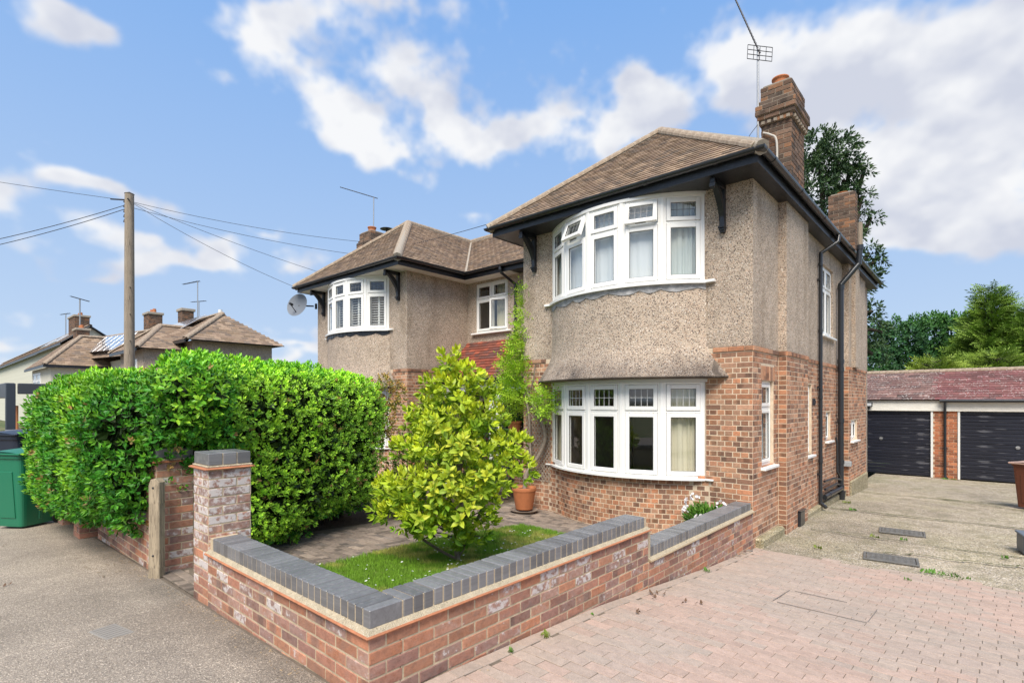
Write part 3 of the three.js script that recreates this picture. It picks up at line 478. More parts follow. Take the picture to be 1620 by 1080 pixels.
// ---------------------------------------------------------------- the semi-detached pair
// Both halves are built from the same description; the far one is mirrored in the party line x = -8.545.
const HX0 = -6.70, HX1 = -2.44, HZ = -7.87, HREC = -9.88, PARTY = -8.545, YB = -.62, YBAND = 2.415, YSOF = 4.776, YEAVE = 4.94, YRIDGE = 6.78;
const BOW = { cx: -4.555, R: 2.123, zc: HZ - (2.123 - .55) }; BOW.h = Math.asin(1.425 / BOW.R);
const bowPt = (a, R0 = BOW.R) => [BOW.cx + R0 * Math.sin(a), BOW.zc + R0 * Math.cos(a)];
const bowMax = R0 => Math.acos(clamp((HZ - BOW.zc) / R0, -1, 1));
const bowArc = (R0, y0, y1, R1, n = 30, set = 0) => {   // solid curved strip between two radii
  const a0 = bowMax(R0) + set, F = [], P = (i, R_, y) => { const a = lerp(-a0, a0, i / n), p = bowPt(a, R_); return [p[0], y, p[1]]; };
  for (let i = 0; i < n; i++) F.push([P(i, R1, y0), P(i + 1, R1, y0), P(i + 1, R1, y1), P(i, R1, y1)], [P(i + 1, R0, y0), P(i, R0, y0), P(i, R0, y1), P(i + 1, R0, y1)], [P(i, R1, y1), P(i + 1, R1, y1), P(i + 1, R0, y1), P(i, R0, y1)], [P(i, R0, y0), P(i + 1, R0, y0), P(i + 1, R1, y0), P(i, R1, y0)]);
  for (const i of [0, n]) F.push([P(i, R0, y0), P(i, R1, y0), P(i, R1, y1), P(i, R0, y1)]);
  return quadGeo(F);
};
// one window light between two plan points, seen from outside left to right
function windowUnit(win, P0, P1, y0, y1, yt, o = {}) {
  const dx = P1[0] - P0[0], dz = P1[1] - P0[1], len = Math.hypot(dx, dz), t = [dx / len, 0, dz / len], n = [-t[2], 0, t[0]], c = [(P0[0] + P1[0]) / 2, (P0[1] + P1[1]) / 2];
  const Mx = basis(t, [0, 1, 0], n, [c[0], 0, c[1]]), put = g => (g.applyMatrix4(Mx), g), { fr = .04, sa = .062, out = 0, depth = .07, post = 0 } = o;
  const w = len - post, x0 = -w / 2, x1 = w / 2, C = .006, zf = out;
  const fb = (a, b, c_, d_, z0, z1, ch = C) => put(cbox(b - a, d_ - c_, z1 - z0, (a + b) / 2, (c_ + d_) / 2, (z0 + z1) / 2, ch));
  const frame = [fb(x0, x0 + fr, y0, y1, zf - depth, zf), fb(x1 - fr, x1, y0, y1, zf - depth, zf), fb(x0 + fr, x1 - fr, y0, y0 + fr, zf - depth, zf), fb(x0 + fr, x1 - fr, y1 - fr, y1, zf - depth, zf)];
  const lights = []; const mull = o.mullion ?? null;
  const cols = mull ? [[x0 + fr, mull - fr / 2], [mull + fr / 2, x1 - fr]] : [[x0 + fr, x1 - fr]];
  if (mull !== null) frame.push(fb(mull - fr / 2, mull + fr / 2, y0 + fr, y1 - fr, zf - depth, zf));
  for (const [a, b] of cols) { if (yt) { frame.push(fb(a, b, yt - fr / 2, yt + fr / 2, zf - depth, zf)); lights.push([a, b, y0 + fr, yt - fr / 2, 0], [a, b, yt + fr / 2, y1 - fr, 1]); } else lights.push([a, b, y0 + fr, y1 - fr, 0]); }
  mesh('frame', frame, M.upvc, win);
  for (const [i, [a, b, c_, d_, top]] of lights.entries()) {
    const tilt = top ? o.openTop ?? 0 : 0, swing = !top && o.swing === i ? o.swingBy : 0, g = .003, gx0 = a + g, gx1 = b - g, gy0 = c_ + g, gy1 = d_ - g, z0 = -.045 + zf, z1 = .016 + zf;
    const X = q => { if (tilt) { q.translate(0, -d_, 0); q.rotateX(-tilt); q.translate(0, d_, 0); } if (swing) { q.translate(-gx0, 0, -zf); q.rotateY(-swing); q.translate(gx0, 0, zf); } return put(q); };
    const sb = (p, q, r, s, za, zb, ch = .007) => X(cbox(q - p, s - r, zb - za, (p + q) / 2, (r + s) / 2, (za + zb) / 2, ch));
    mesh('sash', [sb(gx0, gx0 + sa, gy0, gy1, z0, z1), sb(gx1 - sa, gx1, gy0, gy1, z0, z1), sb(gx0 + sa, gx1 - sa, gy0, gy0 + sa, z0, z1), sb(gx0 + sa, gx1 - sa, gy1 - sa, gy1, z0, z1)], M.upvc, win);
    const pz = zf - .006; mesh('pane', X(new THREE.PlaneGeometry(gx1 - gx0 - 2 * sa + .01, gy1 - gy0 - 2 * sa + .01).translate((gx0 + gx1) / 2, (gy0 + gy1) / 2, pz)), M.glass, win);
    const ax = gx0 + sa, bx = gx1 - sa, ay = gy0 + sa, by = gy1 - sa;
    mesh('gasket', [[ax, ax + .006, ay, by], [bx - .006, bx, ay, by], [ax + .006, bx - .006, ay, ay + .006], [ax + .006, bx - .006, by - .006, by]].map(q => sb(...q, pz + .002, pz + .012, .001)), M.blackPlastic, win);
    if (top && o.lead !== false) { const L = [], nx = o.leadCols ?? 4; for (let k = 1; k < nx; k++) { const x = lerp(ax, bx, k / nx); L.push(sb(x - .004, x + .004, ay, by, pz + .001, pz + .005, .001)); } const ym = (ay + by) / 2; L.push(sb(ax, bx, ym - .004, ym + .004, pz + .0015, pz + .0056, .001)); mesh('lead_strip', L, o.leadMat ?? M.lead, win); }
    if (tilt) mesh('stay', [put(box(.16, .012, .03, (a + b) / 2, c_ + .012, zf + .06))], M.darkMetal, win);
  }
  const ya = y0 + fr, yb = y1 - fr, wav = (m, dz0, x_0, x_1, amp, k, nm) => { const N = 44; const ph = R() * 6; mesh(nm, put(gridGeo(N, 6, (u, v) => { const x = lerp(x_0, x_1, u), gath = 1 + .12 * Math.sin(u * 9 + ph); return [x, lerp(ya - .1, yb + .02, v), dz0 + amp * Math.sin(u * k * gath + ph + .5 * v) + amp * .4 * Math.sin(u * k * 2.3 + v)]; })), m, win); };
  if (o.style === 'curtain') wav(o.cloth ?? M.curtainCream, -.12, x0 - .03, x1 + .03, .022, 34, 'curtain');
  if (o.style === 'half') wav(o.cloth ?? M.curtainCream, -.17, o.halfLeft ? x0 - .03 : x0 + w * .45, o.halfLeft ? x0 + w * .5 : x1 + .03, .022, 22, 'curtain');
  if (o.style === 'net') wav(M.net, -.12, x0 - .05, x1 + .05, .006, 20, 'net_curtain');
  if (o.style === 'shutter') { const S = [], st = [put(box(.05, (yt ?? y1) - y0, .03, x0 + .06, ((yt ?? y1) + y0) / 2, -.12)), put(box(.05, (yt ?? y1) - y0, .03, x1 - .06, ((yt ?? y1) + y0) / 2, -.12)), put(box(.045, (yt ?? y1) - y0, .03, 0, ((yt ?? y1) + y0) / 2, -.12))]; for (let y = y0 + .1; y < (yt ?? y1) - .06; y += .062) { const s = new THREE.BoxGeometry(w - .16, .008, .06).rotateX(.35).translate(0, y, -.12); S.push(put(s)); } mesh('shutter_frame', st, M.white, win); mesh('louvres', S, M.white, win); }
}
function bowWindow(house, name, y0, y1, yt, cfg) {
  const win = part(name, house), posts = [];
  for (let i = 0; i < 5; i++) {
    const a0 = lerp(-BOW.h, BOW.h, i / 5), a1 = lerp(-BOW.h, BOW.h, (i + 1) / 5);
    windowUnit(win, bowPt(a0), bowPt(a1), y0, y1, yt, { fr: .034, sa: .064, post: .056, ...cfg.each, ...(cfg[i] ?? {}) });
  }
  for (let i = 0; i <= 5; i++) { const a = lerp(-BOW.h, BOW.h, i / 5), p = bowPt(a, BOW.R - .035), w = i % 5 ? .062 : .075; posts.push(cbox(w, y1 - y0, .085, p[0] + (i % 5 ? 0 : -Math.sign(a) * .012), (y0 + y1) / 2, p[1], .008, i % 5 ? a : 0)); }
  mesh('mullion', posts, M.upvc, win);
  return win;
}
// curved plane through a strip of brick: straight - reverse curve - bow - reverse curve - straight
function bayFrame() {
  const R0 = BOW.R - .065, aM = bowMax(R0) - .17, pts = [], N = 60; const e = bowPt(aM, R0);
  const tx = Math.cos(aM), tz = Math.sin(aM);            // tangent direction leaving the bow on the right is (cos a, -sin a)
  const run = (e[1] - HZ) / tz, x2 = e[0] + run * tx, r = .22;
  const right = []; for (let k = 0; k <= 8; k++) { const u = k / 8, q = (1 - u) ** 2, s = 2 * u * (1 - u), v = u * u; right.push([q * e[0] + s * (e[0] + run * tx) + v * (e[0] + run * tx + r), q * e[1] + s * HZ + v * HZ]); }
  for (let i = 0; i <= N; i++) { const a = lerp(-aM, aM, i / N); pts.push(bowPt(a, R0)); }
  const left = right.map(p => [2 * BOW.cx - p[0], p[1]]).reverse();
  const all = [[HX0, HZ], ...left, ...pts.slice(1, -1), ...right, [HX1, HZ]]; const L = [0]; for (let i = 1; i < all.length; i++) L.push(L[i - 1] + Math.hypot(all[i][0] - all[i - 1][0], all[i][1] - all[i - 1][1]));
  const f = s => { let i = 1; while (i < L.length - 1 && L[i] < s) i++; const k = clamp((s - L[i - 1]) / (L[i] - L[i - 1])), A = all[i - 1], B = all[i], l = Math.hypot(B[0] - A[0], B[1] - A[1]), t = [(B[0] - A[0]) / l, 0, (B[1] - A[1]) / l]; return { x: lerp(A[0], B[0], k), z: lerp(A[1], B[1], k), t, n: [-t[2], 0, t[0]] }; };
  return { f, len: L[L.length - 1], pts: all };
}
function bracket(house, x, mat) {                        // curved timber gallows bracket under the front eave
  const w = .075, z0 = HZ, top = YSOF - .004, bot = 4.1, dep = .44;
  const arc = [[.055, bot + .06]]; for (let k = 0; k <= 10; k++) { const u = k / 10; arc.push([lerp(.05, dep, Math.pow(u, 1.35)), lerp(bot + .1, top - .02, Math.pow(u, .82))]); }
  const inn = arc.map(([d, y], i) => [Math.max(.0, d - .085 - .02 * Math.sin(i / 11 * 3.1)), y + .03]).reverse();
  const brace = prism([...arc, [dep - .06, top - .02], ...inn.filter(p => p[0] > .06 && p[1] < top - .12)], -w / 2, w / 2).rotateY(-Math.PI / 2).translate(x, 0, z0);
  const back = cbox(w, top - bot, .075, x, (top + bot) / 2, z0 + .04, .008), head = cbox(w, .08, dep, x, top - .041, z0 + dep / 2, .008), foot = [0, 1, 2].map(k => cbox(w + .015 - k * .012, .028, .12 - k * .024, x, bot + .055 - k * .03, z0 + .055 - k * .01, .005)), knee = cbox(w + .012, .07, .06, x, top - .11, z0 + dep - .02, .01);
  // the two cheeks of the brace between back and head
  mesh('bracket', [brace, back, head, foot, knee], mat, house);
}
function chimneyStack(house, x0, x1, z0, z1, y0, y1, cap, pots) {
  const st = part('chimney', house), faces = []; const cells = () => Math.floor(R() * 128);
  const ring = (a, b, c, d, top, bot, par) => { for (const [x, z, tx, tz, L] of [[a, d, 1, 0, b - a], [b, d, 0, -1, d - c], [b, c, -1, 0, b - a], [a, c, 0, 1, d - c]]) faces.push(...brickFace({ frame: straight(x, z, tx, tz), s0: 0, s1: L, top, bottom: bot, bond: 'stretcher', parity: par + (tz ? 1 : 0), cells, depth: .04 })); };
  const core = [];
  const solid = (a, b, c, d, bot, top) => core.push(span(a + .006, b - .006, bot, top, c + .006, d - .006));
  if (cap) {
    ring(x0, x1, z1, z0, y1 - .66, y0, 0); solid(x0, x1, z1, z0, y0, y1 - .66);
    // dentil course, corbels, necking
    const e = [.02, .06, .06, .03]; let y = y1 - .66;
    for (let k = 0; k < 8; k++) { const o = k === 0 ? .025 : k === 1 ? .05 : k < 4 ? .075 : k < 5 ? .04 : .01; ring(x0 - o, x1 + o, z1 - o, z0 + o, y + .076, y + .02, k); solid(x0 - o, x1 + o, z1 - o, z0 + o, y, y + .076); y += .076; }
    core.push(span(x0 + .02, x1 - .02, y, y + .035, z1 + .02, z0 - .02, .015));
    for (let s = 0; s < 7; s++) { const n = 5; if (s < n) core.push(cbox(.05, .05, .05, lerp(x0 + .04, x1 - .04, s / (n - 1)), y1 - .64, z0 + .03, .004)); core.push(cbox(.05, .05, .05, x1 + .03, y1 - .64, lerp(z0 - .04, z1 + .04, s / 6), .004)); }
  } else { ring(x0, x1, z1, z0, y1, y0, 0); solid(x0, x1, z1, z0, y0, y1 - .01); core.push(span(x0 + .04, x1 - .04, y1 - .01, y1 + .03, z1 + .04, z0 - .04, .015)); }
  mesh('mortar_core', core, M.mortarDark, st); emit('brick', faces, M.chimneyBrick, st, 0, { rest: 'bricks' });
  for (const [px, pz, r, h] of pots) { const g = new THREE.LatheGeometry([[r * .95, 0], [r, h * .1], [r * .88, h * .2], [r * .82, h * .8], [r * .98, h * .86], [r, h], [r * .8, h], [r * .72, h * .5]].map(p => new THREE.Vector2(...p)), 18).translate(px, y1 - .04, pz); mesh('chimney_pot', g, M.terracotta, st); }
  return st;
}
function buildHouse(house, near) {
  const black = M.black, soff = near ? M.black : M.soffitWhite, cells = () => Math.floor(R() * 128);
  const render = [], mortar = [], bricks = [];
  // ---- lower storey: mortar body and bricks
  const bay = bayFrame();
  { // front with the curved bay: one continuous run of brick
    const F = []; const set = .0028, yTop = (p) => 0; const pts = bay.pts, nrm = pts.map((p, i) => { const a = pts[Math.max(0, i - 1)], b = pts[Math.min(pts.length - 1, i + 1)], l = Math.hypot(b[0] - a[0], b[1] - a[1]); return [-(b[1] - a[1]) / l, (b[0] - a[0]) / l]; });
    const Q = pts.map((p, i) => [p[0] - nrm[i][0] * set, p[1] - nrm[i][1] * set]), B = pts.map((p, i) => [p[0] - nrm[i][0] * .2, p[1] - nrm[i][1] * .2]);
    for (let i = 0; i + 1 < Q.length; i++) { F.push([[Q[i][0], YB, Q[i][1]], [Q[i + 1][0], YB, Q[i + 1][1]], [Q[i + 1][0], .44, Q[i + 1][1]], [Q[i][0], .44, Q[i][1]]]); F.push([[Q[i][0], .44, Q[i][1]], [Q[i + 1][0], .44, Q[i + 1][1]], [B[i + 1][0], .44, B[i + 1][1]], [B[i][0], .44, B[i][1]]]); }
    mortar.push(quadGeo(F));
    const flatL = straight(HX0, HZ, 1, 0); const bl = [0, HX0 * -1 - 5.98], br = [-3.13 - HX0, HX1 - HX0];
    mortar.push(wallGeo(flatL, .003, -5.99 - HX0, .44, YBAND, .22, [], .0028), wallGeo(flatL, -3.12 - HX0, HX1 - HX0 - .003, .44, YBAND, .22, [], .0028));
    // flat piers each side of the window, and the whole curved apron below it
    const topRow = YBAND - .076, rows = Math.floor((topRow - .445) / .076), yA = topRow - rows * .076;
    bricks.push(...brickFace({ frame: flatL, s0: 0, s1: -5.995 - HX0, top: topRow, bottom: yA, bond: 'english', cells, parity: 1 }));
    bricks.push(...brickFace({ frame: flatL, s0: -3.115 - HX0, s1: HX1 - HX0, top: topRow, bottom: yA, bond: 'english', cells, phase: (HX1 - HX0) % .225, parity: 0 }));
    const total = bay.len; bricks.push(...brickFace({ frame: bay.f, s0: 0, s1: total, top: yA, bottom: YB, bond: 'header', cells: s => cells(), parity: 0, keep: (s, y) => s > 1.0 && s < total - .85 }));
    bricks.push(...brickFace({ frame: bay.f, s0: 0, s1: 1.0, top: yA, bottom: YB, bond: 'english', cells, parity: rows & 1 ? 0 : 1 }));
    bricks.push(...brickFace({ frame: bay.f, s0: total - .85, s1: total, top: yA, bottom: YB, bond: 'english', cells, phase: total % .225, parity: rows & 1 ? 1 : 0 }));
  }
  const sideFrame = straight(HX1, HZ, 0, -1), zs = z => HZ - z;       // s along the flank, from the front corner backwards
  const B1 = [-9.12, -10.5], B2 = [-14.2, -16.6], W1 = { s0: zs(-8.28), s1: zs(-8.86), y0: .65, y1: 1.93 }, W2 = { s0: zs(-10.62), s1: zs(-11.3), y0: .62, y1: 1.94 }, W3 = { s0: zs(-12.5), s1: zs(-12.95), y0: .8, y1: 1.4 }, W4 = { s0: zs(-14.45), s1: zs(-15.25), y0: .7, y1: 1.18 }, WU = { s0: zs(-12.1), s1: zs(-13.2), y0: 2.97, y1: 4.42 };
  const rec = straight(PARTY, HREC, 1, 0), WR = { s0: .385, s1: 1.53, y0: 3.42, y1: 4.72 };
  if (near) {
    mortar.push(wallGeo(sideFrame, .23, zs(-9.12), .44, YBAND, .22, [W1], .0028), wallGeo(sideFrame, .01, zs(-9.12), YB, .44, .22, [], .0028), wallGeo(sideFrame, zs(-10.5), zs(-14.2), YB, YBAND, .22, [W2, W3], .0028));
    const lint = { s0: W1.s0 - .04, s1: W1.s1 + .04, y0: W1.y1, y1: W1.y1 + .225 };
    bricks.push(...brickFace({ frame: sideFrame, s0: 0, s1: zs(-9.12), top: YBAND - .076, bottom: YB, bond: 'english', cells, parity: 1, holes: [W1, lint] }));
    for (let x = lint.s0; x < lint.s1 - .03; x += .0765) { const f = sideFrame(x + .038); const m = basis(f.t, [0, 1, 0], f.n, [f.x + f.n[0] * .002, W1.y1 + .113, f.z]).multiply(new THREE.Matrix4().makeRotationZ(Math.PI / 2)); bricks.push({ geo: pieceGeo(.215, .066, .05, cells(), .004, .215, .066), m, p: [f.x, 2, f.z] }); }
    bricks.push(...brickFace({ frame: sideFrame, s0: zs(-10.5), s1: zs(-14.2), top: YBAND - .076, bottom: YB, bond: 'english', cells, parity: 1, holes: [W2, W3] }));
    // two chimney breasts standing proud of the flank
    for (const [[za, zb], out, hole] of [[B1, .12, []], [B2, .13, [W4]]]) {
      const fr = straight(HX1 + out, za, 0, -1), hs = hole.map(h => ({ ...h, s0: h.s0 - zs(za), s1: h.s1 - zs(za) })), L = za - zb;
      mortar.push(wallGeo(fr, .003, L - .003, YB, YBAND, .3, hs, .0028)); bricks.push(...brickFace({ frame: fr, s0: 0, s1: L, top: YBAND - .076, bottom: YB, bond: 'english', cells, parity: 0, holes: hs }));
      const ff = straight(HX1, za, 1, 0); bricks.push(...brickFace({ frame: ff, s0: 0, s1: out, top: YBAND - .076, bottom: YB, bond: 'stretcher', cells: () => pick([3, 5, 13, 21, 37, 45, 61, 77, 93, 101]), L: out * 2 }));
    }
    mortar.push(wallGeo(sideFrame, zs(-16.6), zs(-17.5), YB, YBAND, .22));
  } else mortar.push(wallGeo(sideFrame, .24, zs(-17.5), YB, YBAND, .22, [], .0028));
  // inner flank of the front wing and the recessed entrance wall
  const inFr = straight(HX0, HREC, 0, 1); mortar.push(wallGeo(inFr, 0, HZ - HREC - .23, YB, YBAND, .22, [], .0028)); bricks.push(...brickFace({ frame: inFr, s0: 0, s1: HZ - HREC, top: YBAND - .076, bottom: YB, bond: 'english', cells, parity: 0 }));
  mortar.push(wallGeo(rec, 0, HX0 - PARTY, YB, YBAND, .22, [{ s0: .55, s1: 1.45, y0: YB, y1: 1.7 }], .0028)); bricks.push(...brickFace({ frame: rec, s0: 0, s1: HX0 - PARTY, top: 1.7, bottom: YB, bond: 'english', cells, holes: [{ s0: .55, s1: 1.45, y0: YB, y1: 1.7 }] }));
  const wallPart = part('brick_wall', house); mesh('mortar', mortar, M.mortar, wallPart);
  // brick-on-edge band under the render
  const band = []; const bandRun = (fr, s0, s1, o = .016) => { for (let s = s0; s < s1 - .02; s += .225) { const w = Math.min(.215, s1 - s - .01), f = fr(s + w / 2); band.push({ geo: pieceGeo(Math.round(w * 100) / 100, .066, .08, pick([7, 12, 20, 31, 44, 52, 68]), .006, .215, .066), m: basis(f.t, [0, 1, 0], f.n, [f.x + f.n[0] * o, YBAND - .036, f.z + f.n[2] * o]), p: [f.x, 2.4, f.z] }); } };
  bandRun(straight(HX0, HZ, 1, 0), 0, .56); bandRun(straight(HX0, HZ, 1, 0), -3.0 - HX0, HX1 - HX0 + .015); bandRun(inFr, 0, HZ - HREC);
  if (near) { bandRun(sideFrame, 0, zs(-9.12)); bandRun(straight(HX1 + .12, -9.12, 0, -1), 0, 1.38); bandRun(sideFrame, zs(-10.5), zs(-14.2)); bandRun(straight(HX1 + .13, -14.2, 0, -1), 0, 2.4); bandRun(straight(HX1, -9.12, 1, 0), 0, .12); }
  emit('brick', [...bricks, ...band], M.houseBrick, wallPart, 300, { rest: 'bricks' });

  // ---- upper storey: pebble-dashed render
  render.push(wallGeo(straight(HX0, HZ, 1, 0), .0, -5.98 - HX0, YBAND + .004, YSOF, .22), wallGeo(straight(HX0, HZ, 1, 0), -3.13 - HX0, HX1 - HX0, YBAND + .004, YSOF, .22));
  render.push(wallGeo(inFr, 0, HZ - HREC - .22, YBAND + .004, YSOF, .22), wallGeo(rec, 0, HX0 - PARTY + .2, 1.7, YSOF, .22, [WR]));
  if (near) { render.push(wallGeo(sideFrame, .22, zs(-17.5), YBAND + .004, YSOF, .22, [WU])); render.push(span(HX1, HX1 + .12, YBAND + .004, YSOF, B1[1], B1[0]), span(HX1, HX1 + .13, YBAND + .004, YSOF, -14.55, -14.2), span(HX1, HX1 + .21, YBAND + .004, YSOF, -15.05, -14.55), span(HX1, HX1 + .11, YBAND + .004, YSOF, -16.6, -15.05)); }
  else render.push(wallGeo(sideFrame, .22, zs(-17.5), YBAND + .004, YSOF, .22));
  render.push(span(HX1 - 4.4, HX1, YB, YSOF, -17.72, -17.5), span(PARTY, HX1 - 4.2, YB, YSOF, -14.3, -14.1), span(HX0 - .02, HX0 + .2, YB, YSOF, -17.5, -14.1));
  const stain = g => colored(new TessellateModifier(.22, 7).modify(flat(g)), (x, y, z) => { const n = fbm3(x * .9, y * .9, z * .9 + 5, 3), m = fbm3(x * 3.2, y * .55, z * 3.2, 4), f = fbm3(x * 9, y * 1.1, z * 9, 3); let k = 1 + .22 * (n - .5); const st = sstep(.5, .72, m * .55 + f * .45); k *= 1 - .26 * st; k *= 1 - .12 * sstep(2.75, 2.42, y) * m * 2; return [k, k * (1 - .03 * st), k * (1 - .08 * st)]; });
  const rs = render.flat(9).map(stain), west = rs.filter(g => { g.computeBoundingBox(); return g.boundingBox.max.x < -5.9; }), east = rs.filter(g => g.boundingBox.max.x >= -5.9);
  mesh('rendered_wall', east, M.renderStain, house, { color: true }); mesh('rendered_wall', west, M.renderStain, house, { color: true });
  { // bowed panel between the windows, kicked out over the lower one
    const rows = [[3.385, .012], [3.0, .012], [2.62, .013], [2.46, .022], [2.36, .05], [2.26, .095], [2.16, .15], [2.07, .205], [1.995, .255], [1.965, .25], [1.965, .05]], N = 40, F = [], pt = (i, k) => { const R0 = BOW.R + rows[k][1], a = lerp(-bowMax(R0), bowMax(R0), i / N), p = bowPt(a, R0); return [p[0], rows[k][0], p[1]]; };
    const g = (() => { const P = [], I = []; for (let k = 0; k < rows.length; k++) for (let i = 0; i <= N; i++) P.push(...pt(i, k)); for (let k = 0; k + 1 < rows.length; k++) for (let i = 0; i < N; i++) { const a = k * (N + 1) + i, b = a + 1, c = a + N + 1, d = c + 1; I.push(a, c, b, b, c, d); } const q = new THREE.BufferGeometry(); q.setAttribute('position', new THREE.BufferAttribute(new Float32Array(P), 3)); q.setAttribute('uv', new THREE.BufferAttribute(new Float32Array(P.length / 3 * 2), 2)); q.setIndex(I); q.computeVertexNormals(); return flat(q); })();
    // soot and algae streaks on the kicked-out skirt
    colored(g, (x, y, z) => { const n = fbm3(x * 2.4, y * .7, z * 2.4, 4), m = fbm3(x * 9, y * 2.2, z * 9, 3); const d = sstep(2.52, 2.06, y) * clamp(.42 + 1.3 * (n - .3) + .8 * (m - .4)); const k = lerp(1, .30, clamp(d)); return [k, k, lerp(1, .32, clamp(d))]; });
    mesh('bowed_render', g, M.renderStain, house, { color: true });
    mesh('window_head', [bowArc(BOW.R - .1, 1.914, 1.963, BOW.R + .03, 30, .09)], M.white, house);
  }
  // ---- windows
  const low = bowWindow(house, 'bay_window', .467, 1.914, 1.462, { each: { leadMat: near ? M.white : M.lead }, 0: { style: 'curtain' }, 4: { style: 'curtain' } });
  mesh('sill', [bowArc(BOW.R - .12, .437, .467, BOW.R + .055, 30, .06), span(-3.32, -2.99, .4385, .4655, -7.95, -7.815, .006), span(-6.12, -5.79, .4385, .4655, -7.95, -7.82, .006)], M.upvc, low);
  const upCfg = near ? { each: { style: 'net' }, 0: { style: 'curtain', cloth: M.curtainPale }, 1: { openTop: .36, style: 'net' }, 3: { openTop: .22, style: 'net' }, 4: { style: 'curtain', cloth: M.curtainPale } } : { each: { style: 'shutter' }, 3: { style: 'net' }, 4: { style: 'shutter' } };
  const up = bowWindow(house, 'bay_window', 3.43, YSOF - .05, 4.327, upCfg); up.name = 'upper_bay_window';
  mesh('sill', [bowArc(BOW.R - .12, 3.385, 3.43, BOW.R + .075, 30, .06), span(-3.32, -2.96, 3.3865, 3.4285, -7.95, -7.80, .006), span(-6.15, -5.79, 3.3865, 3.4285, -7.95, -7.81, .006)], M.upvc, up);
  mesh('head_board', [bowArc(BOW.R - .1, YSOF - .05, YSOF - .002, BOW.R + .012, 30, .09)], M.upvc, up);
  { // scalloped apron flashing
    const N = 130, R0 = BOW.R + .022, a0 = bowMax(R0) - .005, F = [], low_ = i => { const u = i / N * 10, w = Math.abs(Math.sin(u * Math.PI / 1.35 + .6 * Math.sin(u * 1.7))); return 3.335 - .055 * w - .02 * fbm2(i * .3, 3, 3); }, P = (i, y) => { const p = bowPt(lerp(-a0, a0, i / N), R0 + .004 * Math.sin(i)); return [p[0], y, p[1]]; };
    for (let i = 0; i < N; i++) F.push([P(i, low_(i)), P(i + 1, low_(i + 1)), P(i + 1, 3.386), P(i, 3.386)]);
    mesh('lead_apron', quadGeo(F), near ? M.leadSheet : M.black, house);
  }
  const rw = part('casement_window', house); windowUnit(rw, [PARTY + WR.s0, HREC - .03], [PARTY + WR.s1, HREC - .03], WR.y0, WR.y1, 4.29, { fr: .05, sa: .055, mullion: .0001, lead: true, leadCols: 3, style: 'half', halfLeft: !near, swing: near ? 0 : 0, swingBy: near ? 0 : .3 });
  mesh('sill', span(PARTY + WR.s0 - .14, PARTY + WR.s1 + .1, WR.y0 - .045, WR.y0, HREC - .1, HREC + .09, .008), M.upvc, rw);
  if (near) {
    const side = (name, w, x, yt, o = {}) => { const p = part(name, house); windowUnit(p, [x - .05, HZ - w.s0], [x - .05, HZ - w.s1], w.y0, w.y1, yt, { fr: .045, sa: .05, lead: false, ...o }); mesh('sill', span(x - .1, x + .07, w.y0 - .045, w.y0, HZ - w.s1 - .06, HZ - w.s0 + .06, .008), M.upvc, p); };
    side('narrow_window', W1, HX1, 1.52, { style: 'curtain', cloth: M.net }); side('narrow_window', W2, HX1, 1.52); side('small_window', W3, HX1, null); side('small_window', W4, HX1 + .13, null, { mullion: .0001, fr: .05 });
    side('flank_window', WU, HX1, 3.95, { mullion: .0001, lead: true, leadCols: 2, style: 'net' });
    house.children.filter(c => c.name === 'narrow_window')[1].name = 'narrow_window_001';
  }
  // entrance: boarded door under the shared lean-to canopy
  { const d = part('front_door', house); mesh('door_frame', [span(PARTY + .55, PARTY + .62, YB + .1, 1.7, HREC - .12, HREC - .02, .006), span(PARTY + 1.38, PARTY + 1.45, YB + .1, 1.7, HREC - .12, HREC - .02, .006), span(PARTY + .62, PARTY + 1.38, 1.63, 1.7, HREC - .12, HREC - .02, .006)], M.upvc, d); mesh('door_leaf', span(PARTY + .62, PARTY + 1.38, YB + .14, 1.63, HREC - .1, HREC - .06, .006), std([.09, .03, .02], .5), d); }
  mesh('porch_frame', [span(PARTY, HX0, 1.86, 2.06, -9.06, -8.98, .008), span(PARTY + .05, PARTY + .17, YB + .1, 1.86, -9.08, -8.97, .008), span(HX0 - .16, HX0 - .04, YB + .1, 1.86, -9.08, -8.97, .008)], M.upvc, house);
  const canopy = part('porch_roof', house); const py0 = 2.16, py1 = 3.17, cz0 = -8.87;
  mesh('boarding', quadGeo([[[PARTY, py0 - .03, cz0], [HX0, py0 - .03, cz0], [HX0, py1 - .03, HREC + .01], [PARTY, py1 - .03, HREC + .01]]]), M.deck, canopy);
  mesh('fascia_board', [span(PARTY, HX0 - .005, py0 - .12, py0 + .01, cz0 - .03, cz0 - .005)], M.black, canopy);
  emit('tile', tileSlope([[PARTY, py0, cz0], [HX0, py0, cz0], [HX0, py1, HREC], [PARTY, py1, HREC]], { gauge: .105 }), near ? M.porchTileNear : M.porchTile, canopy, 0, { rest: 'tiles' });
  mesh('gutter', sweep([[.02, .03], [.03, -.01], [.06, -.03], [.09, -.01], [.1, .03]], [[PARTY, cz0], [HX0 - .01, cz0]], py0 - .02), M.blackPlastic, canopy);

  // ---- eaves
  const xo = -2.22, xi = -7.04, zf = -7.356, zr = -9.46, zb = -17.95, path = [[PARTY, zr], [xi, zr], [xi, zf], [xo, zf], [xo, zb]];
  mesh('fascia', sweep([[0, 0], [0, .155], [-.022, .155], [-.022, 0]], path, YSOF - .008, true), black, house);
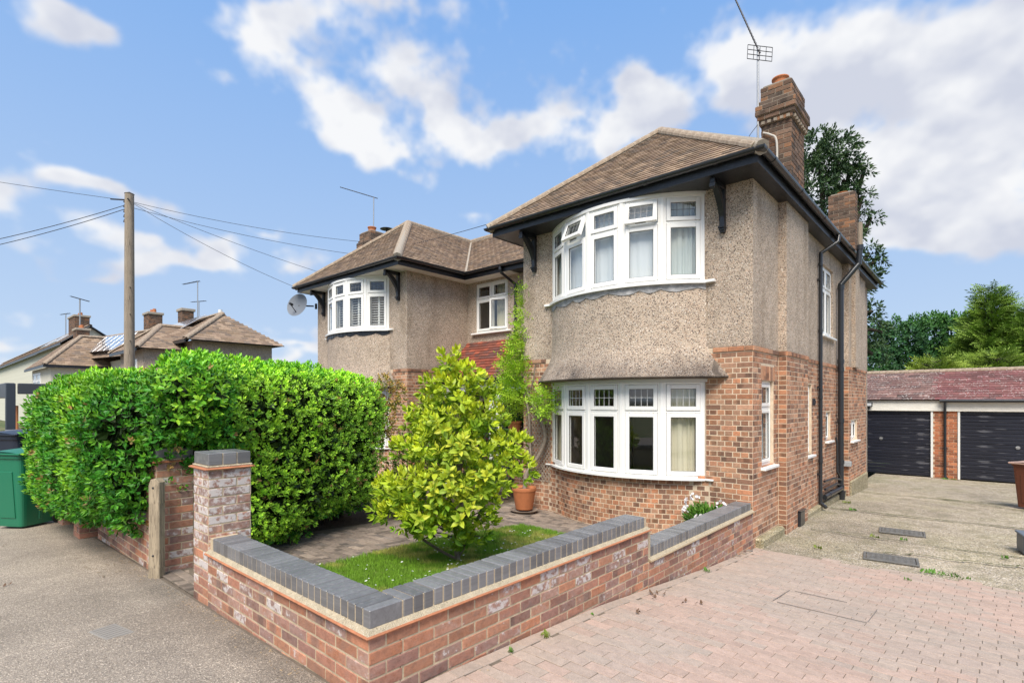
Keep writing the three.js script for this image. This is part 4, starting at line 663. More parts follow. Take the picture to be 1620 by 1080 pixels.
  mesh('soffit', [span(PARTY, xi - .0, YSOF, YSOF + .012, HREC, zr - .023), span(xi + .023, xo - .023, YSOF, YSOF + .012, HZ + .0, zf - .023), span(xi + .023, HX0, YSOF, YSOF + .012, HREC, HZ), span(xi, xi + .023, YSOF, YSOF + .012, HREC, zr - .023), span(HX1, xo - .023, YSOF, YSOF + .012, zb, HZ), span(HX1 - 4.6, HX1, YSOF, YSOF + .012, zb, -17.6)].flat(), soff, house);
  { const r = .056, gp = []; for (let k = 0; k <= 10; k++) { const t = Math.PI * (1 + k / 10); gp.push([.068 + r * Math.cos(t), r * Math.sin(t)]); } gp.push([.068 + r * .86, .0]); for (let k = 9; k >= 1; k--) { const t = Math.PI * (1 + k / 10); gp.push([.068 + r * .86 * Math.cos(t), r * .86 * Math.sin(t)]); } gp.push([.068 - r * .86, 0]);
    mesh('gutter', sweep(gp, path, 4.925, true), M.blackPlastic, house);
    const cl = []; const clip = (x, z, nx, nz) => { const g = []; for (let k = 0; k < 10; k++) { const a = Math.PI * (1 + k / 10), b = Math.PI * (1 + (k + 1) / 10), R1 = r + .008; g.push([[.068 + R1 * Math.cos(a), R1 * Math.sin(a), -.03], [.068 + R1 * Math.cos(b), R1 * Math.sin(b), -.03], [.068 + R1 * Math.cos(b), R1 * Math.sin(b), .03], [.068 + R1 * Math.cos(a), R1 * Math.sin(a), .03]]); } const q = quadGeo(g); q.applyMatrix4(new THREE.Matrix4().makeBasis(V3(nx, 0, nz), V3(0, 1, 0), V3(-nz, 0, nx)).setPosition(x, 4.925, z)); cl.push(q); };
    for (const x of [-6.2, -5.0, -3.8, -2.75]) clip(x, zf, 0, 1); for (const z of [-7.75, -9.2, -10.8, -12.05, -13.2, -14.6, -16.2, -17.5]) clip(xo, z, 1, 0); clip(-7.8, zr, 0, 1); for (const z of [-8.3]) clip(xi, z, -1, 0);
    mesh('gutter_clip', cl, M.blackPlastic, house); }
  bracket(house, -6.40, black); bracket(house, -2.85, black); house.children.at(-1).name = 'bracket_001';
  // ---- roof
  const ex0 = -7.10, ex1 = -2.15, ez0 = -7.30, ez1 = -9.41, ezb = -18.02, AX = -4.62, za = -9.5, zm = -12.0, yE = YEAVE, yR = YRIDGE, zbk = -14.6, zrb = -15.8;
  const roof = part('roof', house);
  const planes = [
    [[ex0, yE, ez0], [ex1, yE, ez0], [AX, yR, za]],
    [[ex1, yE, ez0], [ex1, yE, ezb], [AX, yR, zrb], [AX, yR, za]],
    [[ex0, yE, ez1], [ex0, yE, ez0], [AX, yR, za], [AX, yR, zm]],
    [[PARTY, yE, ez1], [ex0, yE, ez1], [AX, yR, zm], [PARTY, yR, zm]],
    [[ex0, yE, zbk], [PARTY, yE, zbk], [PARTY, yR, zm], [AX, yR, zm]],
    [[ex0, yE, ezb], [ex0, yE, zbk], [AX, yR, zm], [AX, yR, zrb]],
    [[ex1, yE, ezb], [ex0, yE, ezb], [AX, yR, zrb]],
  ];
  mesh('boarding', quadGeo(planes.map(p => p.map(q => [q[0], q[1] - .012, q[2]]))), M.deck, roof);
  const t0 = tileSlope(planes[0]); const rest = planes.slice(1).flatMap(p => tileSlope(p));
  if (near) { const full = t0.filter(t => t.full), other = t0.filter(t => !t.full); emit('tile', full, M.tile, roof, 300, { rest: 'tiles' }); emit('tile', [...other, ...rest], M.tile, roof, 0, { rest: 'tiles_001' }); }
  else emit('tile', [...t0, ...rest], M.tile, roof, 0, { rest: 'tiles' });
  const up3 = (p, k) => [p[0], p[1] + k, p[2]]; const rt = [...ridgeTiles(up3([ex0 + .05, yE, ez0 - .03], .0), up3([AX, yR, za], .0), { r: .115 }), ...ridgeTiles([ex1 - .05, yE, ez0 - .03], [AX, yR, za], { r: .115 }), ...ridgeTiles([AX, yR + .0, za], [AX, yR + .0, zrb]), ...ridgeTiles([AX, yR, zm], [PARTY, yR, zm])];
  emit('ridge_tile', rt, M.ridge, roof, 80, { rest: 'ridge_tiles' });
  const bed = []; for (const [a, b] of [[[ex1, yE, ez0], [AX, yR, za]], [[ex0, yE, ez0], [AX, yR, za]], [[AX, yR, za], [AX, yR, zrb]], [[AX, yR, zm], [PARTY, yR, zm]]]) bed.push(rod(up3(a, -.02), up3(b, -.02), .1, 8)); mesh('mortar_bedding', bed, M.ridgeBed, roof);
  mesh('valley_lining', quadGeo([[[ex0 - .07, yE + .03, ez1], [ex0 + .09, yE + .03, ez1 + .0], [AX + .06, yR + .03, zm], [AX - .06, yR + .03, zm]]]), M.ridgeBed, roof);
  // ---- chimneys
  if (near) chimneyStack(house, -2.70, -2.25, -9.12, -9.9, 4.9, 6.74, true, [[-2.47, -9.34, .13, .16], [-2.47, -9.66, .13, .12]]); else chimneyStack(house, -2.78, -2.16, -9.45, -10.5, 4.9, 7.02, true, [[-2.47, -9.7, .14, .2]]);
  if (near) { chimneyStack(house, -2.84, -2.28, -14.8, -15.14, 4.9, 6.62, false, [[-2.56, -14.97, .12, .1]]); house.children.at(-1).name = 'chimney_001'; }
  // floors and inner partition so rooms are closed
  mesh('inner_floor', [span(HX0 + .1, HX1 - .1, 2.1, 2.35, -17.4, -8.0), span(HX0 + .2, HX1 - .2, -.5, -.35, -17.4, -8.0), span(HX0 + .1, HX1 - .25, -.35, 4.7, -12.2, -12.0), span(PARTY, HX0 + .2, 2.1, 2.35, -14.0, -9.95), span(HX0 - .1, HX0 - .0, YB, 4.7, -14, -9.95)], M.roomWall, house);
}
M.porchTile = atlasMat(atlas(32, 28, (info, cell, r, x, y, xx, yy) => { if (!info) { const p = [[.24, .06, .035], [.19, .06, .04], [.31, .08, .045], [.13, .055, .045]]; return { c: mulc(p[Math.floor(r() * 4)], .8 + .4 * r()), sx: r() * 99 }; } const n = fbm2(xx * 6 + info.sx, yy * 6, 4); return [...mulc(info.c, .65 + .7 * n), n]; }, 21), .85, .003);
M.porchTileNear = atlasMat(atlas(32, 28, (info, cell, r, x, y, xx, yy) => { if (!info) { const p = [[.16, .075, .05], [.20, .085, .055], [.125, .07, .05], [.24, .10, .06]]; return { c: mulc(p[Math.floor(r() * 4)], .8 + .4 * r()), sx: r() * 99 }; } const n = fbm2(xx * 6 + info.sx, yy * 6, 4); let c = mulc(info.c, .65 + .7 * n); c = mixc(c, [.33, .3, .22], sstep(.62, .72, n) * .5); return [...c, n]; }, 22), .9, .003);

const house = thing('semi_detached_house', 'nearest house, pebble-dashed over brick with black brackets, beside the concrete yard', 'house', [-4.57, -.45, -9.9]);
buildHouse(house, true);
// pipes, vent and boxes on the flank
{
  const x = -2.385;
  mesh('downpipe', [polyTube([[-2.12, 4.87, -12.02], [-2.13, 4.74, -11.98], [x, 4.52, -11.78], [x, -.36, -11.76], [x + .11, -.43, -11.7]], .034), ...[4.3, 3.0, 1.7, .45, -.2].map(y => rod([x, y - .03, -11.76], [x, y + .03, -11.76], .041, 14)), ...[4.0, 1.9, .2].map(y => box(.06, .035, .1, x - .03, y, -11.76))], M.blackPlastic, house);
  const sx = -2.345, sz = -13.5;
  mesh('soil_pipe', [polyTube([[sx, -.5, sz], [sx, 4.18, sz], [-2.04, 4.62, sz - .18], [-2.02, 4.98, sz - .2]], .057, 14), ...[4.12, 2.5, 2.32, 1.2, .3, -.25].map(y => rod([sx, y - .045, sz], [sx, y + .045, sz], .068, 16)), rod([sx, -.55, sz], [sx, -.33, sz], .075, 16, .095), rod([-2.02, 4.93, sz - .2], [-2.02, 5.03, sz - .2], .07, 16)], M.blackPlastic, house);
  mesh('vent_pipe', [rod([-2.02, 5.0, sz - .2], [-2.02, 5.52, sz - .2], .052, 14)], M.poleWood, house);
  mesh('waste_pipe', [polyTube([[x, .02, -12.1], [x + .02, -.0, -12.9], [sx + .02, -.08, -13.42]], .024), polyTube([[x + .02, -.13, -12.05], [x + .03, -.14, -13.1], [sx, -.2, -13.46]], .024), rod([x + .03, -.27, -11.95], [sx + .02, -.27, -13.42], .05, 14), rod([x + .03, -.27, -12.3], [x + .03, -.27, -12.42], .062, 14), rod([x + .03, -.27, -12.7], [x + .03, -.27, -12.78], .062, 14), polyTube([[x, .85, -13.2], [x + .02, .7, -13.22], [x + .02, .1, -13.24], [x + .05, -.05, -13.4]], .022)], M.blackPlastic, house);
  mesh('vent_box', [span(-2.33, -2.29, -.47, -.22, -10.1, -9.78, .008), span(-2.29, -2.278, -.455, -.235, -10.08, -9.8, .004), box(.05, .015, .34, -2.29, -.21, -9.94)], M.blackPlastic, house);
  mesh('meter_box', span(-2.42, -2.25, .14, .26, -14.2, -14.08, .01), std([.34, .36, .37], .5), house);
  mesh('air_brick', [span(-2.45, -2.43, 1.55, 1.68, -11.55, -11.35), ...[0, 1, 2, 3].map(k => box(.012, .012, .18, -2.428, 1.575 + k * .028, -11.45))], M.darkMetal, house);
  mesh('plinth', [span(-2.47, -2.335, -.56, -.335, -9.1, -7.98, .03), span(-2.48, -2.36, -.6, -.40, -14.2, -10.52, .02), span(-2.36, -2.27, -.7, -.22, -16.6, -14.3, .02)], (() => { const m = M.concrete.clone(); m.vertexColors = false; m.color = rgb(.95, .95, .8); return m; })(), house);
  mesh('chimney_cable_pipe', [tube([[-2.66, 5.95, -9.09], [-2.55, 5.88, -9.08], [-2.46, 5.76, -9.08], [-2.45, 5.3, -9.08], [-2.45, 4.95, -9.06]], .017, 8, 40)], std([.5, .47, .42], .7), house);
}
const house2 = thing('semi_detached_house', 'farther attached house with shutters in its bow window and a satellite dish at its corner', 'house', [-12.5, -.45, -9.9]);
MIR = PARTY; buildHouse(house2, false); MIR = null;
{ // drainpipe on the recessed wall, chimney cowl
  mesh('downpipe', [polyTube([[-8.74, 4.86, -9.4], [-8.74, 4.74, -9.44], [-8.62, 4.5, -9.82], [-8.62, 3.2, -9.82]], .034), rod([-8.62, 4.42, -9.82], [-8.62, 4.5, -9.82], .042, 12), rod([-8.74, 4.8, -9.4], [-8.74, 4.9, -9.4], .045, 12)], M.blackPlastic, house2);
  mesh('chimney_cowl', [rod([-14.6, 7.0, -10.25], [-14.6, 7.27, -10.25], .035, 8), new THREE.ConeGeometry(.22, .07, 20).translate(-14.6, 7.29, -10.25)], M.darkMetal, house2);
  mesh('porch_light', [cbox(.1, .2, .1, -10.32, 2.36, -8.9, .01), new THREE.ConeGeometry(.09, .08, 10).translate(-10.32, 2.5, -8.9)], M.blackPlastic, house2);
}

// ---------------------------------------------------------------- garden walls and gate piers
{
  const WX = -2.437, WZ = -1.596, TOP = .503, TILE = .367, LOW = .194, LOWT = .058, c = .0756, STEP = -4.735;
  const cells = heavy => (s, y) => { const q = R(), k = heavy(s, y); return q < k ? 96 + Math.floor(R() * 32) : q < k + .3 ? 56 + Math.floor(R() * 40) : Math.floor(R() * 56); };
  const wall = thing('garden_wall', 'red brick garden wall with blue brick coping, stepping down beside the block paved driveway', 'wall', [-2.5, 0, -3.5]);
  const front = straight(-4.77, WZ, 1, 0), L1 = 4.77 + WX, side = straight(WX, WZ, 0, -1), L2 = 4.735 - 1.596, L3 = 7.865 - 1.596;
  mesh('mortar', [wallGeo(front, 0, L1 - .003, -.3, TILE, .2, [], .003), wallGeo(side, .21, L2, -.6, TILE, .2, [], .003), wallGeo(side, L2, L3, -.8, LOWT, .2, [], .003), wallGeo(straight(WX - .215, STEP, 1, 0), 0, .2, LOWT, TILE, .05, [], .02)], M.mortarGarden, wall);
  const P = [];
  P.push(...brickFace({ frame: front, s0: 0, s1: L1, top: TILE, bottom: -.18, bond: 'stretcher', course: c, cells: cells((s, y) => clamp(.55 - .3 * s + (y - .2) * .8, .0, .6)), phase: L1 % .225, depth: .08 }));
  P.push(...brickFace({ frame: side, s0: 0, s1: L2, top: TILE, bottom: -.28, bond: 'stretcher', course: c, parity: 1, cells: cells((s, y) => clamp((y - .16) * 1.3 * sstep(.5, 1.4, s), .0, .4)), depth: .08, keep: (s, y, f) => y > yDrive(f.z) - .06 }));
  P.push(...brickFace({ frame: side, s0: L2, s1: L3, top: LOWT, bottom: -.6, bond: 'stretcher', course: c, parity: 1, cells: cells((s, y) => clamp((y + .2) * .8, .0, .3)), depth: .08, keep: (s, y, f) => y > yDrive(f.z) - .06 }));
  P.push(...brickFace({ frame: straight(WX - .215, STEP, 1, 0).constructor ? s => ({ x: WX - s, z: STEP, t: [-1, 0, 0], n: [0, 0, -1] }) : null, s0: 0, s1: .215, top: TILE, bottom: LOWT, bond: 'stretcher', course: c, cells: () => Math.floor(R() * 48), L: .215 }));
  emit('brick', P, M.gardenBrick, wall, 300, { rest: 'bricks' });
  // creasing tile with its mortar fillet
  const prof = [[-.1, 0], [.026, 0], [.028, .006], [.02, .014], [-.1, .014]], fil = [[-.12, .013], [.019, .013], [-.016, .036], [-.12, .036]];
  mesh('creasing_tile', [sweep(prof, [[-4.77, WZ], [WX, WZ], [WX, STEP - .02]], TILE, true)], M.clayTile, wall); mesh('creasing_tile', [sweep(prof, [[WX, STEP - .02], [WX, -7.86]], LOWT, true)], M.sand, wall);
  mesh('mortar_fillet', [sweep(fil, [[-4.77, WZ], [WX, WZ], [WX, STEP - .01]], TILE, true), sweep(fil, [[WX, STEP - .02], [WX, -7.86]], LOWT, true)], M.fillet, wall);
  // coping of blue bricks on edge
  const C = [], ins = .016, hB = .102, cop = (w, d, x, y, z, key) => { const g = copGeo(w, hB, d); C.push({ geo: g, m: new THREE.Matrix4().makeRotationFromEuler(new THREE.Euler(rr(-.006, .006), rr(-.006, .006), rr(-.006, .006))).setPosition(x, y + rr(-.0015, .0015), z), p: [x, y, z] }); };
  for (let k = 0; ; k++) { const x = WX - ins - .0325 - k * .0752; if (x < -4.735) break; cop(.0655, .215, x, TOP - hB / 2, WZ - ins - .1075); }
  for (let k = 0; ; k++) { const z = WZ - ins - .215 - .043 - k * .0752; if (z < STEP + .03) break; cop(.215, .0655, WX - ins - .1075, TOP - hB / 2, z); }
  for (let k = 0; ; k++) { const z = STEP - .04 - k * .0752; if (z < -7.84) break; cop(.215, .0655, WX - ins - .1075, LOW - hB / 2, z); }
  emit('coping_brick', C, M.blueBrick, wall, 300);
  mesh('coping_mortar', [span(-4.77, WX - ins - .006, TILE + .03, TOP - .009, WZ - ins - .21, WZ - ins - .005), span(WX - ins - .21, WX - ins - .005, TILE + .03, TOP - .009, STEP + .004, WZ - ins - .2), span(WX - ins - .21, WX - ins - .005, LOWT + .03, LOW - .009, -7.85, STEP - .006)], M.mortarGarden, wall);

  const pier = (name, label, x0, x1, z0, z1, y1, heavy, partial) => {
    const p = thing(name, label, 'gate pier', [(x0 + x1) / 2, -.05, (z0 + z1) / 2], 'brick piers beside the gate opening'); const faces = [], w = x1 - x0, d = z0 - z1, tile = y1 - .135;
    for (const [x, z, tx, tz, L, par] of [[x0, z0, 1, 0, w, 0], [x1, z0, 0, -1, d, 1], [x1, z1, -1, 0, w, 0], [x0, z1, 0, 1, d, 1]]) faces.push(...brickFace({ frame: straight(x, z, tx, tz), s0: 0, s1: L, top: tile, bottom: -.25, bond: 'stretcher', course: c, parity: par, cells: cells(heavy), depth: .05, phase: par ? 0 : .1125 }));
    mesh('mortar', span(x0 + .003, x1 - .003, -.3, tile, z1 + .003, z0 - .003), M.mortarGarden, p); emit('brick', faces, M.gardenBrick, p, 150, { rest: 'bricks' });
    const pr = [[-.12, 0], [.03, 0], [.033, .007], [.018, .016], [-.12, .016]], loop = [[x0, (z0 + z1) / 2], [x0, z0], [x1, z0], [x1, z1], [x0, z1], [x0, (z0 + z1) / 2 - .001]]; mesh('creasing_tile', sweep(pr, [[x0, z1], [x0, z0], [x1, z0], [x1, z1]].reverse().reverse(), tile, true), M.clayTile, p); mesh('creasing_tile', sweep(pr, [[x1, z1], [x0, z1]], tile, true), M.clayTile, p);
    mesh('mortar_fillet', [span(x0 - .008, x1 + .008, tile + .015, tile + .032, z1 - .008, z0 + .008, .007)], M.fillet, p);
    const q = .005, h = .1, yb = y1 - h / 2; const cb = [[(x1 - x0) - .001, .108, (x0 + x1) / 2, z1 + .056]]; const G = [];
    const zz = [z0 - .006, z0 - .114, z0 - .224, z1 + .006]; for (let k = 0; k < 3; k++) { const a = zz[k], b = k === 2 ? z1 + .004 : zz[k + 1] + .008; const ww = w - .012; const cut = k & 1 ? .5 : .34; G.push([x0 + .006, x0 + .006 + ww * cut - .005, b, a], [x0 + .006 + ww * cut + .005, x1 - .006, b, a]); }
    // brick on edge capping: two stretchers along each visible flank
    const caps = [[x0 + .004, x0 + .105, z1 + .004, z0 - .004], [x0 + .113, x1 - .004, z0 - .104, z0 - .004], [x0 + .113, x1 - .004, z1 + .004, z0 - .112]]; let i = 0;
    for (const [a, b, e, f] of [[x0 + .004, x1 - .004, z0 - .112, z0 - .004], [x0 + .004, x1 - .004, z0 - .225, z0 - .12], [x0 + .004, x1 - .004, z1 + .004, z0 - .233]]) { const g = copGeo(b - a, h, f - e); const m = new THREE.Mesh(g, M.blueBrick); m.name = i ? 'coping_brick_' + String(i).padStart(3, '0') : 'coping_brick'; i++; const bs = baseOf(p); m.position.set((a + b) / 2 - bs[0], yb - bs[1], (e + f) / 2 - bs[2]); m.castShadow = m.receiveShadow = true; p.add(m); }
    mesh('cap_mortar', span(x0 + .01, x1 - .01, tile + .02, y1 - .005, z1 + .01, z0 - .01), M.mortarGarden, p);
    return p;
  };
  pier('gate_pier', 'tall brick pier stained white with lime, at the end of the blue coped garden wall', -5.115, -4.77, -1.6, -1.945, 1.19, (s, y) => clamp(.2 + y * .9, .1, .9));
  pier('gate_pier', 'dark red brick pier half covered by the hedge, behind the grey wooden post', -6.53, -6.19, -1.6, -1.94, 1.14, () => .05);
  // low wall under the hedge, stub and end pier
  const low = thing('low_wall', 'low red brick wall under the front of the clipped hedge', 'wall', [-7.6, -.1, -1.7]);
  const lf = straight(-8.75, -1.6, 1, 0), LL = 8.75 - 6.53; mesh('mortar', [wallGeo(lf, 0, LL, -.4, .33, .2, [], .003)], M.mortarGarden, low);
  emit('brick', brickFace({ frame: lf, s0: 0, s1: LL, top: .33, bottom: -.3, bond: 'stretcher', course: c, cells: cells(() => .06), depth: .06 }), M.gardenBrick, low, 200);
  const copL = []; for (let x = -8.7; x < -6.56; x += .0752) copL.push({ geo: copGeo(.0655, .102, .215), m: new THREE.Matrix4().setPosition(x, .40, -1.72), p: [x, .4, -1.7] }); emit('coping_brick', copL, M.blueBrick, low, 60);
  const stub = thing('stub_pier', 'short brick stub at the left end of the low wall under the hedge', 'brick pier', [-9.0, -.2, -1.6]); const sf = []; for (const [x, z, tx, tz, L, par] of [[-9.2, -1.42, 1, 0, .34, 0], [-8.86, -1.42, 0, -1, .3, 1]]) sf.push(...brickFace({ frame: straight(x, z, tx, tz), s0: 0, s1: L, top: .12, bottom: -.35, bond: 'stretcher', parity: par, course: c, cells: () => Math.floor(R() * 48), depth: .05 })); mesh('mortar', span(-9.195, -8.867, -.4, .12, -1.75, -1.427), M.mortarGarden, stub); emit('brick', sf, M.gardenBrick, stub, 60);
  const end = thing('end_pier', 'pale brick pier between the green bin and the hedge', 'brick pier', [-10.45, -.25, -1.6]); const ef = []; for (const [x, z, tx, tz, L, par] of [[-10.62, -1.45, 1, 0, .34, 0], [-10.28, -1.45, 0, -1, .34, 1]]) ef.push(...brickFace({ frame: straight(x, z, tx, tz), s0: 0, s1: L, top: .75, bottom: -.4, bond: 'stretcher', parity: par, course: c, cells: () => 48 + Math.floor(R() * 40), depth: .05 })); mesh('mortar', span(-10.614, -10.286, -.4, .76, -1.784, -1.456), M.mortarGarden, end); emit('brick', ef, M.gardenBrick, end, 60);
  // weathered post
  const post = new THREE.Shape(); post.moveTo(-.055, 0); post.lineTo(.055, 0); post.lineTo(.052, .93); post.lineTo(.02, .965); post.lineTo(-.03, .955); post.lineTo(-.05, .9); post.lineTo(-.048, .5); post.closePath();
  const pg = new THREE.ExtrudeGeometry(post, { depth: .07, bevelEnabled: true, bevelSize: .006, bevelThickness: .006, bevelSegments: 1, steps: 1 }).rotateY(.62).translate(-6.08, -.1, -1.60);
  const w = thing('wooden_post', 'weathered grey wooden gate post against the dark brick pier', 'post', [-6.08, -.1, -1.56]); mesh('post_board', pg, M.oldWood, w); mesh('bolt', [[-6.04, .78], [-6.04, .12]].map(([x, y]) => new THREE.SphereGeometry(.011, 8, 6).translate(x, y, -1.535)), M.darkMetal, w);
  // broken pipe ends built into the wall
}
function copGeo(w, h, d) {
  const key = 'cop' + [w, h, d].map(v => v.toFixed(3)).join() + '_' + Math.floor(R() * 24); let g = pieceCache.get(key); if (g) return g;
  g = flat(cbox(w, h, d, 0, 0, 0, .005)); const cell = Math.floor(R() * 128), cx = cell % AC, cy = Math.floor(cell / AC), p = g.attributes.position, n = g.attributes.normal, u = g.attributes.uv, L = Math.max(w, d);
  for (let i = 0; i < p.count; i++) { const ay = Math.abs(n.getY(i)) > .6, lx = w > d ? p.getX(i) : p.getZ(i), sx = w > d ? p.getZ(i) : p.getX(i); const a = lx / L + .5, b = ay ? sx / Math.min(w, d) + .5 : p.getY(i) / h + .5; u.setXY(i, (cx + .04 + .92 * clamp(a)) / AC, (cy + .06 + .88 * clamp(b)) / AR); }
  pieceCache.set(key, g); return g;
}

// ---------------------------------------------------------------- leaves
// one leaf along +y from the origin, width along x, slightly folded and arched
function leafGeo(L, Wd, seg = 3, fold = .18, arch = .25, shape = p => Math.pow(Math.sin(Math.PI * Math.pow(p, .85)), .9)) {
  const F = [], at = k => { const p = k / seg, w = Math.max(0, Wd / 2 * shape(p)); return { y: L * p * (1 - arch * .25 * p), z: -arch * L * p * p * .5, w }; };
  for (let k = 0; k < seg; k++) { const a = at(k), b = at(k + 1), f = fold; const l = q => [-q.w, q.y, q.z + q.w * f], m = q => [0, q.y, q.z], r = q => [q.w, q.y, q.z + q.w * f]; if (a.w < 1e-4) { F.push([m(a), m(b), l(b)], [m(a), r(b), m(b)]); } else if (b.w < 1e-4) { F.push([l(a), m(a), m(b)], [m(a), r(a), m(b)]); } else F.push([l(a), m(a), m(b), l(b)], [m(a), r(a), r(b), m(b)]); }
  return quadGeo(F);
}
const yaxis = V3(0, 1, 0);
function leafMatrix(pos, dir, roll, s = 1) { const q = new THREE.Quaternion().setFromUnitVectors(yaxis, dir.clone().normalize()).multiply(new THREE.Quaternion().setFromAxisAngle(yaxis, roll)); return new THREE.Matrix4().compose(pos, q, V3(s, s, s)); }
// a shoot: whorl of leaves round a stem, growing along +y. colours are per-vertex tints from base to tip
function sprigGeo(n, L, Wd, o = {}) {
  const { spread = [.5, 1.35], stem = L * .9, seg = 2, fold = .2, arch = .3, tint = () => [1, 1, 1] } = o, G = [];
  for (let i = 0; i < n; i++) { const t = i / (n - 1 || 1), az = i * 2.4 + rr(-.3, .3), inc = lerp(spread[1], spread[0], t) + rr(-.15, .15), s = lerp(1, .62, t) * rr(.82, 1.12); const d = V3(Math.sin(inc) * Math.cos(az), Math.cos(inc), Math.sin(inc) * Math.sin(az)); let g = flat(leafGeo(L * s, Wd * s, seg, fold, arch)); const side = Math.atan2(d.x, d.z); g.applyMatrix4(new THREE.Matrix4().makeRotationX(inc)); g.applyMatrix4(new THREE.Matrix4().makeRotationY(side)); g.translate(0, stem * t, 0); const c = tint(t, R); g = colored(g, () => c); G.push(g); }
  return concat(G, true);
}
function instanced(name, geo, mat, list, parent, kind = 'stuff') {   // list of { m, c }
  const im = new THREE.InstancedMesh(geo, mat, list.length); const b = baseOf(parent); const off = new THREE.Matrix4().makeTranslation(-b[0], -b[1], -b[2]);
  list.forEach((q, i) => { im.setMatrixAt(i, off.clone().multiply(q.m)); im.setColorAt(i, rgb(...q.c)); }); im.name = name; im.userData.kind = kind; im.castShadow = im.receiveShadow = true; parent.add(im); return im;
}
// leaves of the nearest shoots as single meshes
function singleLeaves(list, geo, parent, n, mats, L, spreadFn) {
  const b = baseOf(parent); let k = 0;
  const s = list.slice().sort((a, c) => a.d - c.d); const used = new Set();
  for (const q of s) { if (k >= n) break; used.add(q); const P = new THREE.Vector3().setFromMatrixPosition(q.m), up = V3(0, 1, 0).transformDirection(q.m); const side = V3(1, 0, 0).transformDirection(q.m), fw = side.clone().cross(up);
    const cnt = spreadFn.n; for (let i = 0; i < cnt && k < n; i++) { const t = i / (cnt - 1), az = i * 2.4, inc = lerp(spreadFn.hi, spreadFn.lo, t) + rr(-.15, .15), d = up.clone().multiplyScalar(Math.cos(inc)).addScaledVector(side, Math.sin(inc) * Math.cos(az)).addScaledVector(fw, Math.sin(inc) * Math.sin(az)); const pos = P.clone().addScaledVector(up, spreadFn.stem * t); const m = new THREE.Mesh(geo, pick(mats)); m.name = k ? 'leaf_' + String(k).padStart(3, '0') : 'leaf'; const nrm = up.clone().multiplyScalar(1).addScaledVector(d, -up.dot(d)).normalize(); const x = d.clone().cross(nrm).normalize(); m.applyMatrix4(new THREE.Matrix4().makeBasis(x, d, x.clone().cross(d)).setPosition(pos).multiply(new THREE.Matrix4().makeScale(1, 1, 1).multiplyScalar(1))); m.scale.setScalar(lerp(1, .65, t) * rr(.85, 1.1)); m.position.x -= b[0]; m.position.y -= b[1]; m.position.z -= b[2]; m.castShadow = m.receiveShadow = true; parent.add(m); k++; } }
  return used;
}

